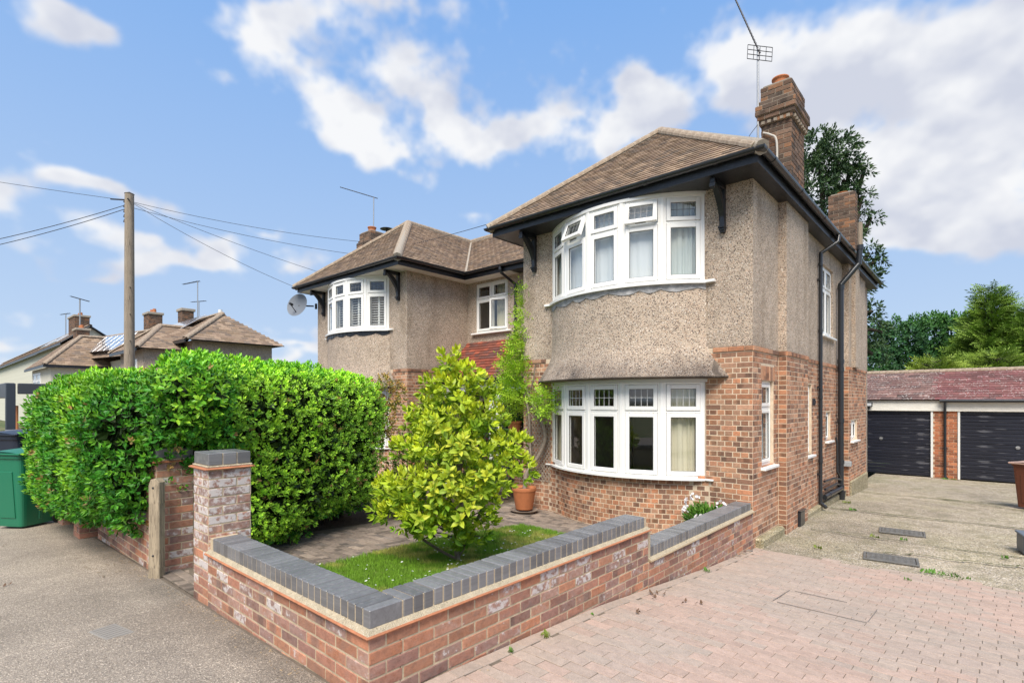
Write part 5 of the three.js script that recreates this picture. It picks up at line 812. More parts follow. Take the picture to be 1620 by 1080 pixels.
// ---------------------------------------------------------------- the hedge
{
  const hedge = thing('hedge', 'big glossy green clipped hedge over the low wall, left of the gate piers', 'hedge', [-7.6, -.1, -2.6]);
  const rbox = (x, y, z, c, h, r) => { const qx = Math.abs(x - c[0]) - h[0] + r, qy = Math.abs(y - c[1]) - h[1] + r, qz = Math.abs(z - c[2]) - h[2] + r; return Math.hypot(Math.max(qx, 0), Math.max(qy, 0), Math.max(qz, 0)) + Math.min(Math.max(qx, qy, qz), 0) - r; };
  const sdf = (x, y, z) => {
    const bot = poly1([[-10.6, -.1], [-9.6, .0], [-9.1, .14], [-8, .22], [-6.6, .3], [-6.3, .5], [-5.9, 1.1]], x);
    const fz = poly1([[-10.6, -1.18], [-8.5, -1.08], [-6.6, -1.22], [-5.8, -1.5]], x);
    let a = rbox(x, y, z, [-8.27, (1.9 + bot) / 2, fz - .72], [2.21, (1.9 - bot) / 2, .78], .5);
    const xs = x + .5 * clamp(-z - 2.86, -.7, 2.4); const b = rbox(xs, y, z, [-7.3, .97, -3.78], [1.12, 1.1 - .05 * clamp(-z - 3, 0, 2), 1.6], .58);
    const arch = rbox(x, y, z, [-6.25, 1.55, -1.95], [.5, .42, .5], .3);
    const bump = Math.hypot((x + 6.95) * .72, (y - 1.7) * 1.05, (z + 2.5) * .7) - .5;
    let d = Math.min(a, b, arch, bump); d += .26 * (fbm3(x * 1.5, y * 1.5, z * 1.5, 3) - .5) + .13 * (fbm3(x * 5, y * 5, z * 5, 2) - .5); return d;
  };
  const near = [], all = [];
  const sg = [0, 1, 2].map(() => sprigGeo(7, .08, .035, { stem: .05, spread: [.35, 1.3], tint: t => mulc([lerp(.75, 1.25, t), lerp(.8, 1.15, t), lerp(.8, .9, t)], 1) }));
  let tries = 0; const lists = [[], [], []];
  while (tries++ < 420000 && all.length < 17500) {
    const x = rr(-10.7, -5.5), y = rr(-.15, 2.75), z = rr(-5.6, -.95), d = sdf(x, y, z); if (d > .035 || d < -.24) continue; if (d < -.12 && R() < .45) continue;
    // skip the far and hidden flanks
    const e = .03, n = V3(sdf(x + e, y, z) - sdf(x - e, y, z), sdf(x, y + e, z) - sdf(x, y - e, z), sdf(x, y, z + e) - sdf(x, y, z - e)).normalize(); if (n.z < -.5 && n.y < .4 && z < -2.4 && x < -8.2) continue; if (n.z < -.7 && n.y < .3) continue;
    const dir = n.clone().multiplyScalar(.8).add(V3(rr(-.6, .6), rr(0, 1.1), rr(-.6, .6))).normalize();
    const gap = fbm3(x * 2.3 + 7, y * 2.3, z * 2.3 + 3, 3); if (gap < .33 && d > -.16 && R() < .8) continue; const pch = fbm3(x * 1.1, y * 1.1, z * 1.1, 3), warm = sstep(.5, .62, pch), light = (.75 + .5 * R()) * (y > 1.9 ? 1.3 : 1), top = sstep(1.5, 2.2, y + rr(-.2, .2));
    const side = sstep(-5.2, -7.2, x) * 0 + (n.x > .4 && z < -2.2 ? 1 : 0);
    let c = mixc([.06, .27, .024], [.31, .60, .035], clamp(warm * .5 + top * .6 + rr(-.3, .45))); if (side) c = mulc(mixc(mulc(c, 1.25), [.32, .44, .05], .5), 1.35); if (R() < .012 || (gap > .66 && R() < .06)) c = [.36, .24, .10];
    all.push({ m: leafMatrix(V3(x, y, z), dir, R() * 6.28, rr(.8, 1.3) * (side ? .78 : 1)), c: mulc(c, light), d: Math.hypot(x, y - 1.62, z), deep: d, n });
  }
  const cand = all.filter(q => q.deep > -.04 && q.n.z > .3 || q.deep > -.04 && q.n.x > .5).sort((a, b) => a.d - b.d); const mats = [[.16, .42, .025], [.23, .5, .03], [.12, .34, .02], [.32, .56, .035]].map(c => { const m = leafMat(.28, .38); m.color = rgb(...c); return m; });
  const used = singleLeaves(cand, leafGeo(.088, .038, 3, .2, .3), hedge, 290, mats, .085, { n: 7, lo: .35, hi: 1.3, stem: .06 });
  for (const q of all) if (!used.has(q)) lists[Math.floor(R() * 3)].push(q);
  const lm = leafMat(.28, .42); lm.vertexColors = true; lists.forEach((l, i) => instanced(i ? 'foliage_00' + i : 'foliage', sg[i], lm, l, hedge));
  // woody inside
  const st = []; for (let k = 0; k < 70; k++) { const x = rr(-10.1, -7.0), z = rr(-2.2, -1.9); st.push(tube([[x, -.2, z], [x + rr(-.1, .1), .5, z + rr(-.1, .1)], [x + rr(-.3, .3), 1.2, z + rr(-.2, .2)], [x + rr(-.4, .4), 1.7, z + rr(-.2, .2)]], rr(.012, .03), 5, 8)); } for (let k = 0; k < 60; k++) { const z = rr(-5, -2.4), x = -7.4 - .5 * clamp(-z - 2.86, -1, 2.4) + rr(-.4, .4); st.push(tube([[x, -.4, z], [x + rr(-.1, .1), .5, z], [x + rr(-.3, .3), 1.2, z + rr(-.2, .2)], [x + rr(-.4, .4), 1.8, z + rr(-.2, .2)]], rr(.012, .03), 5, 8)); }
  mesh('stem', st, M.barkDark, hedge, { kind: 'stuff' });
  // thick inner mass of twigs and shaded leaves
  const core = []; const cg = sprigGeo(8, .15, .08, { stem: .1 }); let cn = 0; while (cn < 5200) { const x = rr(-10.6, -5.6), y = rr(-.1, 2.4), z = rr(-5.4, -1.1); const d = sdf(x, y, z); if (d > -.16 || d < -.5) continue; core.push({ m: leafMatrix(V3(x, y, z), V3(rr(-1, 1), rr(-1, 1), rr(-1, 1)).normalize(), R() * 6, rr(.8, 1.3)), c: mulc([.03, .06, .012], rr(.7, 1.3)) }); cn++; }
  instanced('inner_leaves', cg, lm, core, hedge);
}
// orange tipped shrub behind the hedge, dark shrubs between hedge and door
function shrub(name, label, base, blobs, cols, n, L, Wd, o = {}) {
  const s = thing(name, label, o.category ?? 'shrub', base); const g = sprigGeo(o.leaves ?? 7, L, Wd, { stem: L * .8, spread: [.3, 1.3], tint: t => [lerp(.75, 1.2, t), lerp(.8, 1.15, t), lerp(.8, 1, t)] }), list = [];
  for (const [x, y, z, r, k] of blobs) for (let i = 0; i < n * (k ?? 1); i++) { const d = V3(rr(-1, 1), rr(-1, 1), rr(-1, 1)); if (d.length() > 1) { i--; continue; } const q = d.clone().normalize().multiplyScalar(r * Math.pow(R(), .3)); const P = V3(x, y, z).add(q.multiply(V3(1, o.squash ?? .9, 1))); list.push({ m: leafMatrix(P, d.clone().normalize().add(V3(rr(-.4, .4), rr(.1, .9), rr(-.4, .4))), R() * 6.3, rr(.75, 1.25)), c: mulc(pick(cols), rr(.7, 1.3)) }); }
  const lm = leafMat(.3, o.rough ?? .5); lm.vertexColors = true; instanced('foliage', g, lm, list, s);
  const st = []; for (const [x, y, z, r] of blobs) { st.push(tube([[base[0] + rr(-.05, .05), base[1] - .03, base[2] + rr(-.05, .05)], [lerp(base[0], x, .4) + rr(-.05, .05), lerp(base[1], y, .5), lerp(base[2], z, .4)], [x, y, z]], .012 + r * .02, 5, 8)); } mesh('stem', st, M.bark, s);
  return s;
}
shrub('garden_shrub', 'orange and yellow tipped shrub showing above the hedge by the farther house', [-8.9, -.35, -5.6], [[-8.9, 1.5, -5.6, .55], [-8.5, 1.75, -5.9, .4], [-9.3, 1.7, -5.3, .4], [-8.4, 1.2, -5.7, .4], [-9.8, 1.75, -4.9, .35]], [[.30, .26, .04], [.45, .25, .06], [.2, .26, .03], [.5, .33, .1]], 260, .075, .03);
shrub('garden_shrub', 'bright shrub between the hedge and the front of the magnolia tree', [-7.4, -.35, -6.1], [[-7.4, .9, -6.1, .5], [-7.2, 1.45, -6.2, .42], [-7.6, .4, -5.9, .55]], [[.16, .24, .03], [.08, .17, .02], [.24, .32, .04]], 300, .075, .032);
shrub('garden_shrub', 'dark glossy shrub beside the porch behind the wisteria', [-7.6, -.4, -8.3], [[-7.6, .9, -8.3, .5], [-7.3, 1.3, -8.5, .35], [-7.9, .3, -8.2, .6]], [[.02, .055, .025], [.03, .075, .03]], 240, .085, .04, { rough: .4 });

// ---------------------------------------------------------------- lawn
{
  const lx0 = -5.3, lawnPoly = [[-2.66, -1.84], [-2.66, -6.42], [-5.5, -6.42], [-5.62, -5.2], [-5.55, -4.2], [-5.36, -3.2], [-5.22, -2.6], [-4.9, -1.84]];
  const inside = (x, z) => { let c = false; for (let i = 0, j = lawnPoly.length - 1; i < lawnPoly.length; j = i++) { const [xi, zi] = lawnPoly[i], [xj, zj] = lawnPoly[j]; if ((zi > z) !== (zj > z) && x < (xj - xi) * (z - zi) / (zj - zi) + xi) c = !c; } return c; };
  const s = new THREE.Shape(lawnPoly.map(p => new THREE.Vector2(p[0], -p[1]))); const sg = new THREE.ShapeGeometry(s).rotateX(-Math.PI / 2); const pos = sg.attributes.position; for (let i = 0; i < pos.count; i++) pos.setY(i, yGarden(pos.getZ(i)) - .005);
  const turf = sheet(-5.75, -2.62, -1.8, -6.5, 36, 50, (x, z) => yGarden(z, x) + (inside(x, z) ? .012 : -.06)); structure('lawn', turf, M.turf, 'small lawn inside the garden wall under the magnolia');
  const blade = (() => { const G = []; for (let k = 0; k < 9; k++) { const h = rr(.022, .05), a = R() * 6.28, x = rr(-.022, .022), z = rr(-.022, .022), w = .0028, b = rr(.005, .03); const c = Math.cos(a), sn = Math.sin(a); G.push([[x - w * sn, 0, z + w * c], [x + w * sn, 0, z - w * c], [x + b * c, h, z + b * sn]]); } return quadGeo(G); })();
  const list = []; for (let i = 0; i < 30000; i++) { const x = rr(-5.75, -2.62), z = rr(-6.5, -1.8); if (!inside(x + rr(-.05, .05), z + rr(-.05, .05))) continue; const n = fbm3(x * 1.5, 0, z * 1.5, 3), m = fbm3(x * 5, 2, z * 5, 2); let c = mixc([.16, .31, .018], [.42, .42, .10], sstep(.5, .72, n * .6 + m * .4)); c = mulc(c, rr(.7, 1.35)); list.push({ m: new THREE.Matrix4().compose(V3(x, yGarden(z, x) + .006, z), new THREE.Quaternion().setFromAxisAngle(yaxis, R() * 6.3), V3(1, rr(.6, 1.3), 1)), c }); }
  const gm = leafMat(.3, .7); const grass = new THREE.InstancedMesh(blade, gm, list.length); list.forEach((q, i) => { grass.setMatrixAt(i, q.m); grass.setColorAt(i, rgb(...q.c)); }); grass.name = 'grass'; grass.userData = { kind: 'stuff', label: 'short mown grass of the small front lawn' }; grass.receiveShadow = true; scene.add(grass);
  const dg = (() => { const F = []; for (let k = 0; k < 9; k++) { const a = k / 9 * 6.283, b = a + .5; F.push([[0, .003, 0], [.011 * Math.cos(a), .005, .011 * Math.sin(a)], [.011 * Math.cos(b), .005, .011 * Math.sin(b)]]); } return quadGeo(F).translate(0, .045, 0); })();
  const dl = []; for (let i = 0; i < 420 && dl.length < 210; i++) { const x = rr(-5.6, -2.75), z = rr(-6.3, -1.95); if (!inside(x, z) || fbm3(x * 1.3 + 7, 1, z * 1.3, 3) < .45) continue; const q = new THREE.Matrix4().compose(V3(x, yGarden(z), z), new THREE.Quaternion().setFromEuler(new THREE.Euler(rr(-.3, .3), R() * 6, rr(-.3, .3))), V3(1, 1, 1).multiplyScalar(rr(.7, 1.25))); dl.push(q); }
  const dm = new THREE.InstancedMesh(dg, std([.82, .82, .80], .8), dl.length); dl.forEach((q, i) => dm.setMatrixAt(i, q)); dm.name = 'daisies'; dm.userData = { kind: 'stuff', label: 'tiny white daisies scattered over the lawn' }; scene.add(dm);
}

// ---------------------------------------------------------------- magnolia
{
  const B = [-4.5, -.24, -4.13], tree = thing('magnolia_tree', 'yellow green magnolia tree growing from the small front lawn', 'tree', B);
  // lobes: sideways (to the right of the street view), height above lawn, towards the street, radius
  const LOBES = [[-.07, 2.28, 0, .2], [.12, 2.12, .05, .22], [-.2, 2.02, .12, .24], [.3, 1.98, -.05, .2], [-.02, 1.9, .2, .26], [-.42, 1.72, -.1, .25], [-.1, 1.62, .3, .3], [.22, 1.66, .2, .26], [.42, 1.62, -.1, .22], [-.6, 1.62, -.3, .2], [-.3, 1.36, .3, .3], [.1, 1.32, .4, .3], [.48, 1.3, .1, .26], [.7, 1.34, -.1, .22], [-.55, 1.28, 0, .28], [.72, 1.08, .05, .24], [.4, 1.02, .38, .28], [-.1, .98, .5, .3], [-.42, .92, .4, .3], [-.68, .86, .2, .26], [-.9, .84, 0, .2], [.15, .72, .45, .27], [.42, .76, .3, .2], [-.3, .66, .5, .26], [-.62, .62, .35, .26], [-.85, .66, .15, .2], [-.08, .48, .42, .22], [.3, .45, .25, .22], [-.4, .5, .3, .2], [.0, 1.1, -.4, .3], [-.3, 1.5, -.45, .24], [.3, 1.5, -.45, .24], [.3, .9, -.5, .25], [-.4, .9, -.45, .25], [.12, .3, .2, .1]];
  const rx = [.7472, -.6646], fx = [.6646, .7472];       // sideways and towards-street axes on the ground
  const W = (s, y, f) => V3(B[0] + s * rx[0] + f * fx[0], B[1] + y, B[2] + s * rx[1] + f * fx[1]);
  const list = [], wood = [];
  const trunk = [[0, .02, 0], [-.02, .3, .02], [.03, .75, .0], [.0, 1.3, 0], [.02, 1.8, .03]].map(p => W(...p).toArray()); wood.push(tube(trunk, .028, 8, 30)); wood.push(tube([[0, .05, 0], [-.22, .18, .04], [-.5, .42, .15], [-.75, .7, .1]].map(p => W(...p).toArray()), .017, 7, 24), tube([[.01, .1, 0], [.15, .35, .05], [.35, .8, .08], [.55, 1.1, .05]].map(p => W(...p).toArray()), .02, 7, 24), tube([[.0, .25, 0], [-.1, .6, .15], [-.3, 1.0, .25]].map(p => W(...p).toArray()), .016, 7, 20));
  for (let [s, y, f, r] of LOBES) { s *= .86;
    const y0 = Math.max(.15, y * .62), P0 = W(s * .12, y0, f * .12); wood.push(tube([P0.toArray(), W(s * .55, lerp(y0, y, .45), f * .55).toArray(), W(s, y - r * .3, f).toArray()], .008, 5, 10));
    r *= .84; const n = Math.round(32 * (r / .25) ** 2 + 8);
    for (let k = 0; k < n; k++) { const d = V3(rr(-1, 1), rr(-.75, 1), rr(-1, 1)).normalize(), q = W(s, y, f).addScaledVector(d.clone().multiply(V3(1.1, .82, 1.1)), r * (.35 + .65 * Math.pow(R(), .6))); const dir = d.clone().multiplyScalar(.75).add(V3(rr(-.35, .35), rr(.15, .95), rr(-.35, .35))).normalize();
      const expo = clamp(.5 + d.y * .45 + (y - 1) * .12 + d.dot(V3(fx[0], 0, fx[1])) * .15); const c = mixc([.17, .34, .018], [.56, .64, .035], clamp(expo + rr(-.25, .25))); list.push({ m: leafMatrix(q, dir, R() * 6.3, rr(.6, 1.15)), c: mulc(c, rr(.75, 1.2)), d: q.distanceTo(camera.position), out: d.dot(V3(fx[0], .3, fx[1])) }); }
  }
  const sg = [0, 1, 2].map(() => sprigGeo(8, .122, .055, { stem: .075, spread: [.3, 1.35], seg: 3, fold: .28, arch: .35, tint: t => [lerp(.8, 1.2, t), lerp(.9, 1.1, t), lerp(.8, 1, t)] }));
  const mats = [[.34, .44, .025], [.44, .52, .032], [.52, .55, .04], [.25, .37, .024]].map(c => { const m = leafMat(.35, .5); m.color = rgb(...c); return m; });
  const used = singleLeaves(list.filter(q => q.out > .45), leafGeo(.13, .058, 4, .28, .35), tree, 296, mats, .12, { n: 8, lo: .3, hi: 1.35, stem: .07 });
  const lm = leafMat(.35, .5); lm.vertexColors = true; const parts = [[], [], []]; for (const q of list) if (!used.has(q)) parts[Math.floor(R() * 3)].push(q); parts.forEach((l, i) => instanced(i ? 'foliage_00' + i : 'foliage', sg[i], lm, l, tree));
  mesh('trunk', wood.slice(0, 4), M.bark, tree); mesh('branch', wood.slice(4), M.bark, tree);
}

// ---------------------------------------------------------------- wisteria, trellis, pots
{
  const px = -6.3, pz = -7.42, py = yGarden(pz);
  const potProfile = (r, h) => [[0, .012], [r * .66, .012], [r * .7, .03], [r * .93, h * .8], [r * .97, h * .83], [r, h * .86], [r, h * .98], [r * .95, h], [r * .88, h], [r * .86, h * .86], [0, h * .86]].map(p => new THREE.Vector2(...p));
  const pot = thing('plant_pot', 'large terracotta pot on a saucer holding the wisteria trunk', 'plant pot', [px, py, pz], 'terracotta pots'); mesh('pot', new THREE.LatheGeometry(potProfile(.225, .42), 32).translate(px, py + .05, pz), M.terracotta, pot); mesh('saucer', new THREE.LatheGeometry([[0, .0], [.2, .0], [.25, .045], [.262, .05], [.25, .055], [.2, .03], [0, .03]].map(p => new THREE.Vector2(...p)), 32).translate(px, py + .006, pz), M.pathBrick.clone(), pot); mesh('soil', new THREE.CylinderGeometry(.195, .195, .02, 24).translate(px, py + .41, pz), M.soil, pot);
  const w = thing('wisteria', 'bright green wisteria climbing from its pot up the corner of the house', 'climbing plant', [px, py + .4, pz]);
  mesh('trunk', [tube([[px, py + .4, pz], [px - .02, .3, pz - .1], [px + .12, .62, -7.7], [px + .22, .95, -7.76], [px + .1, 1.3, -7.78], [px - .1, 1.55, -7.8], [px - .3, 1.9, -7.82]], .036, 8, 60), tube([[px + .02, .35, -7.6], [px - .12, .8, -7.74], [px - .18, 1.3, -7.78], [px - .3, 1.8, -7.8]], .022, 7, 40), tube([[px - .25, 1.8, -7.8], [-6.74, 2.3, -7.95], [-6.78, 3.0, -8.0], [-6.76, 3.8, -7.98]], .018, 6, 40), tube([[px - .25, 1.7, -7.8], [px - .1, 1.95, -7.78], [px - .05, 2.3, -7.8]], .014, 6, 20)], M.bark, w);
  // pinnate leaf: leaflets along a drooping stalk
  const pin = (() => { const G = []; for (let k = 0; k < 9; k++) { const y = .05 + Math.floor(k / 2) * .045, s = k % 2 ? 1 : -1; let g = flat(leafGeo(.07, .026, 2, .15, .25)); g.rotateZ(k === 8 ? 0 : -s * 1.15); g.translate(0, k === 8 ? .25 : y, -.35 * y * y * 4); G.push(g); } return concat(G); })();
  const list = []; const cl = [[-6.76, 3.75, -7.98, .07, 22], [-6.77, 3.45, -8.0, .09, 30], [-6.77, 3.15, -8.02, .1, 32], [-6.8, 2.9, -8.0, .14, 46], [-6.9, 2.72, -8.1, .18, 56], [-6.82, 2.5, -8.0, .24, 80], [-7.0, 2.3, -8.05, .3, 110], [-6.85, 2.05, -7.95, .3, 110], [-7.1, 1.9, -8.0, .28, 80], [-6.75, 1.72, -7.8, .24, 70], [-7.2, 1.62, -7.95, .25, 55], [-6.95, 1.55, -7.85, .22, 50], [-5.98, 1.62, -7.55, .17, 50], [-5.82, 1.6, -7.5, .13, 36], [-6.1, 1.55, -7.6, .13, 24]];
  for (const [x, y, z, r, n] of cl) for (let i = 0; i < n * 1.15; i++) { const d = V3(rr(-1, 1), rr(-1, 1), rr(-1, 1)).normalize(); const P = V3(x, y, z).addScaledVector(d, r * Math.pow(R(), .5)); if (P.z < -7.86 && P.x > -6.71) P.z = -7.8; const dir = d.clone().multiplyScalar(.7).add(V3(rr(-.4, .4), rr(-.5, .6), rr(0, .7))).normalize(); list.push({ m: leafMatrix(P, dir, R() * 6.3, rr(.7, 1.1)), c: mulc(mixc([.24, .46, .02], [.46, .66, .04], R()), rr(.8, 1.15)) }); }
  instanced('foliage', pin, leafMat(.4, .55), list, w);
  // trellis of thin laths
  const tr = thing('trellis', 'diamond trellis of thin grey laths on the brick left of the bow window', 'trellis', [-6.35, .1, -7.85]); const lat = []; const X0 = -6.62, X1 = -6.02, Y0 = .12, Y1 = 1.72;
  for (let k = -20; k < 30; k++) for (const s of [-1, 1]) { const c0 = k * .095; let a = [X0, s > 0 ? Y0 + c0 : Y1 - c0], b = [X1, s > 0 ? Y0 + c0 + (X1 - X0) * 1.25 : Y1 - c0 - (X1 - X0) * 1.25]; const cutp = (p, q, y) => [p[0] + (q[0] - p[0]) * (y - p[1]) / (q[1] - p[1]), y]; if (s > 0) { if (b[1] < Y0 || a[1] > Y1) continue; if (a[1] < Y0) a = cutp(a, b, Y0); if (b[1] > Y1) b = cutp(a, b, Y1); } else { if (a[1] < Y0 || b[1] > Y1) continue; if (a[1] > Y1) a = cutp(a, b, Y1); if (b[1] < Y0) b = cutp(a, b, Y0); } const z = -7.845 + (s > 0 ? .007 : 0); const L = Math.hypot(b[0] - a[0], b[1] - a[1]); if (L < .03) continue; lat.push(new THREE.BoxGeometry(L, .013, .006).rotateZ(Math.atan2(b[1] - a[1], b[0] - a[0])).translate((a[0] + b[0]) / 2, (a[1] + b[1]) / 2, z)); }
  mesh('laths', lat, std([.32, .27, .22], .9), tr);
  const hp = thing('plant_pot', 'small terracotta pot hanging among the wisteria stems by the porch', 'plant pot', [-7.05, 1.0, -8.0], 'terracotta pots'); mesh('pot', new THREE.LatheGeometry(potProfile(.15, .28), 24).translate(-7.05, .95, -8.0), M.terracotta, hp); mesh('hanger', [rod([-7.18, 1.22, -8], [-7.05, 1.62, -8], .004, 5), rod([-6.92, 1.22, -8], [-7.05, 1.62, -8], .004, 5)], M.darkMetal, hp);
  const tl = []; for (let i = 0; i < 40; i++) tl.push({ m: leafMatrix(V3(-7.05 + rr(-.12, .12), 1.2 + rr(0, .1), -8 + rr(-.12, .12)), V3(rr(-1, 1), rr(.2, 1), rr(-1, 1)), R() * 6, 1), c: mulc([.05, .14, .02], rr(.7, 1.4)) }); instanced('foliage', sprigGeo(6, .07, .035), (() => { const m = leafMat(.3, .5); m.vertexColors = true; return m; })(), tl, hp);
  // potted azalea by the wall
  const ax = -2.93, az = -7.42, ay = yGarden(az) + .12, ap = thing('plant_pot', 'terracotta pot behind the low coping, planted with white flowers', 'plant pot', [ax, ay, az], 'terracotta pots'); mesh('pot', new THREE.LatheGeometry(potProfile(.2, .34), 28).translate(ax, ay - .12, az), M.terracotta, ap); mesh('soil', new THREE.CylinderGeometry(.17, .17, .02, 20).translate(ax, ay + .17, az), M.soil, ap);
  const af = thing('flowering_plant', 'leafy green plant with clusters of white flowers in front of the bow window', 'flower', [ax, ay + .17, az]); const al = []; for (let i = 0; i < 230; i++) { const d = V3(rr(-1, 1), rr(0, 1), rr(-1, 1)).normalize(); al.push({ m: leafMatrix(V3(ax, ay + .18, az).addScaledVector(d, rr(.05, .24)), d.clone().add(V3(0, .7, 0)), R() * 6, rr(.8, 1.2)), c: mulc(mixc([.05, .17, .02], [.13, .27, .03], R()), rr(.8, 1.2)) }); }
  const lm2 = leafMat(.3, .5); lm2.vertexColors = true; instanced('foliage', sprigGeo(7, .13, .028, { stem: .07, spread: [.25, 1.0] }), lm2, al, af);
  const petal = leafGeo(.035, .026, 2, .1, .3); const flower = concat([0, 1, 2, 3, 4, 5].map(k => petal.clone().rotateX(.9).rotateY(k * 1.047))); const heads = [[-.22, .34, .06], [-.17, .4, -.02], [-.25, .22, .08], [.22, .34, .03], [.26, .22, .05], [0, .16, .24], [-.14, -.04, .18], [.04, -.08, .22]]; let hi = 0;
  for (const [x, y, z] of heads) { const fl = []; for (let k = 0; k < 9; k++) { const d = V3(rr(-1, 1), rr(-.4, 1), rr(-.2, 1)).normalize(); fl.push(flower.clone().applyMatrix4(leafMatrix(V3(ax + x, ay + .14 + y, az + z).addScaledVector(d, .045), d, R() * 6, 1.1))); } const m = mesh(hi ? 'flower_head_' + String(hi).padStart(3, '0') : 'flower_head', fl, std([.82, .78, .78], .7), af); hi++; }
}

// ---------------------------------------------------------------- bins
function wheelieBin(name, label, x, z, turn, mat, lidMat, o = {}) {
  const { w = .58, d = .62, h = 1.0, y = yPave(x), sx = 1 } = o; const b = thing(name, label, 'wheelie bin', [x, y, z]); MIR = null;
  const rot = g => g.rotateY(turn).translate(x, y, z); const put = (n, gs, m) => mesh(n, [gs].flat(4).map(g => rot(flat(g))), m, b);
  const ring = (s, yy, rad) => { const p = [], W = w * s / 2, D = d * s / 2; for (let k = 0; k < 24; k++) { const a = k / 24 * Math.PI * 2, ca = Math.cos(a), sa = Math.sin(a), e = .22; p.push([Math.sign(ca) * Math.pow(Math.abs(ca), e) * W, yy, Math.sign(sa) * Math.pow(Math.abs(sa), e) * D]); } return p; };
  const rings = [ring(.76, .04), ring(.77, .07), ring(.965, h * .93), ring(.975, h * .94), ring(1.03, h * .945), ring(1.04, h * .985), ring(1.0, h)]; const F = []; for (let i = 0; i + 1 < rings.length; i++) for (let k = 0; k < 24; k++) { const q = (k + 1) % 24; F.push([rings[i][q], rings[i][k], rings[i + 1][k], rings[i + 1][q]]); } for (let k = 1; k < 23; k++) F.push([rings[0][0], rings[0][k], rings[0][k + 1]]); for (let k = 1; k < 23; k++) F.push([rings[6][0], rings[6][k + 1], rings[6][k]]);
  put('body', quadGeo(F), mat);
  // raised panel on the front and flank ribs
  const sl = (w * .965 - w * .77) / 2 / (h * .86); const pan = [cbox(w * .44, h * .62, .014, 0, h * .46, d * .44, .006)].map(g => { g.translate(0, -h * .46, -d * .44); g.rotateX(Math.atan(sl * d / w)); g.translate(0, h * .46, d * .435); return g; }); const ribs = [-1, 1].map(s => { const g = cbox(.014, h * .8, .05, 0, 0, 0, .006); g.rotateZ(-s * Math.atan(sl)); g.translate(s * w * .432, h * .5, 0); return g; });
  put('panel', [pan, ribs], mat);
  const lid = []; { const N = 10, P = (i, k) => { const u = i / N * 2 - 1, v = k / N * 2 - 1; return [u * w * .54, h + .012 + .055 * (1 - u * u * .8) * (1 - .35 * v * v) - .012 * (v > 0 ? v : 0), v * d * .54]; }; const G = []; for (let i = 0; i < N; i++) for (let k = 0; k < N; k++) G.push([P(i, k), P(i, k + 1), P(i + 1, k + 1), P(i + 1, k)]); lid.push(quadGeo(G)); lid.push(cbox(w * 1.09, .028, .02, 0, h + .004, d * .545, .006), cbox(.02, .03, d * 1.08, w * .545, h + .008, 0, .006), cbox(.02, .03, d * 1.08, -w * .545, h + .008, 0, .006)); }
  put('lid', lid, lidMat); put('handle', [rod([-w * .36, h + .02, -d * .6], [w * .36, h + .02, -d * .6], .014, 8), rod([-w * .36, h + .02, -d * .6], [-w * .36, h - .04, -d * .5], .014, 8), rod([w * .36, h + .02, -d * .6], [w * .36, h - .04, -d * .5], .014, 8)], mat);
  for (const s of [-1, 1]) put('wheel', [new THREE.CylinderGeometry(.1, .1, .045, 20).rotateZ(Math.PI / 2).translate(s * w * .4, .1, -d * .4)], M.rubber);
  return b;
}
wheelieBin('wheelie_bin', 'green wheelie bin with grey streaked lid on the pavement left of the hedge', -10.75, -1.12, .55, M.binGreen, M.binGreen, { h: 1.1, w: .6, d: .66 });
wheelieBin('wheelie_bin', 'dark navy wheelie bin standing behind the green one', -12.3, -1.25, .5, M.binDark, M.binDark, { h: 1.36, w: .8, d: .8 });
wheelieBin('wheelie_bin', 'brown wheelie bin in front of the farther black garage door', .80, -15.05, -.5, M.binBrown, std([.42, .28, .22], .5), { y: yDrive(-15), h: .92, w: .56, d: .6 });

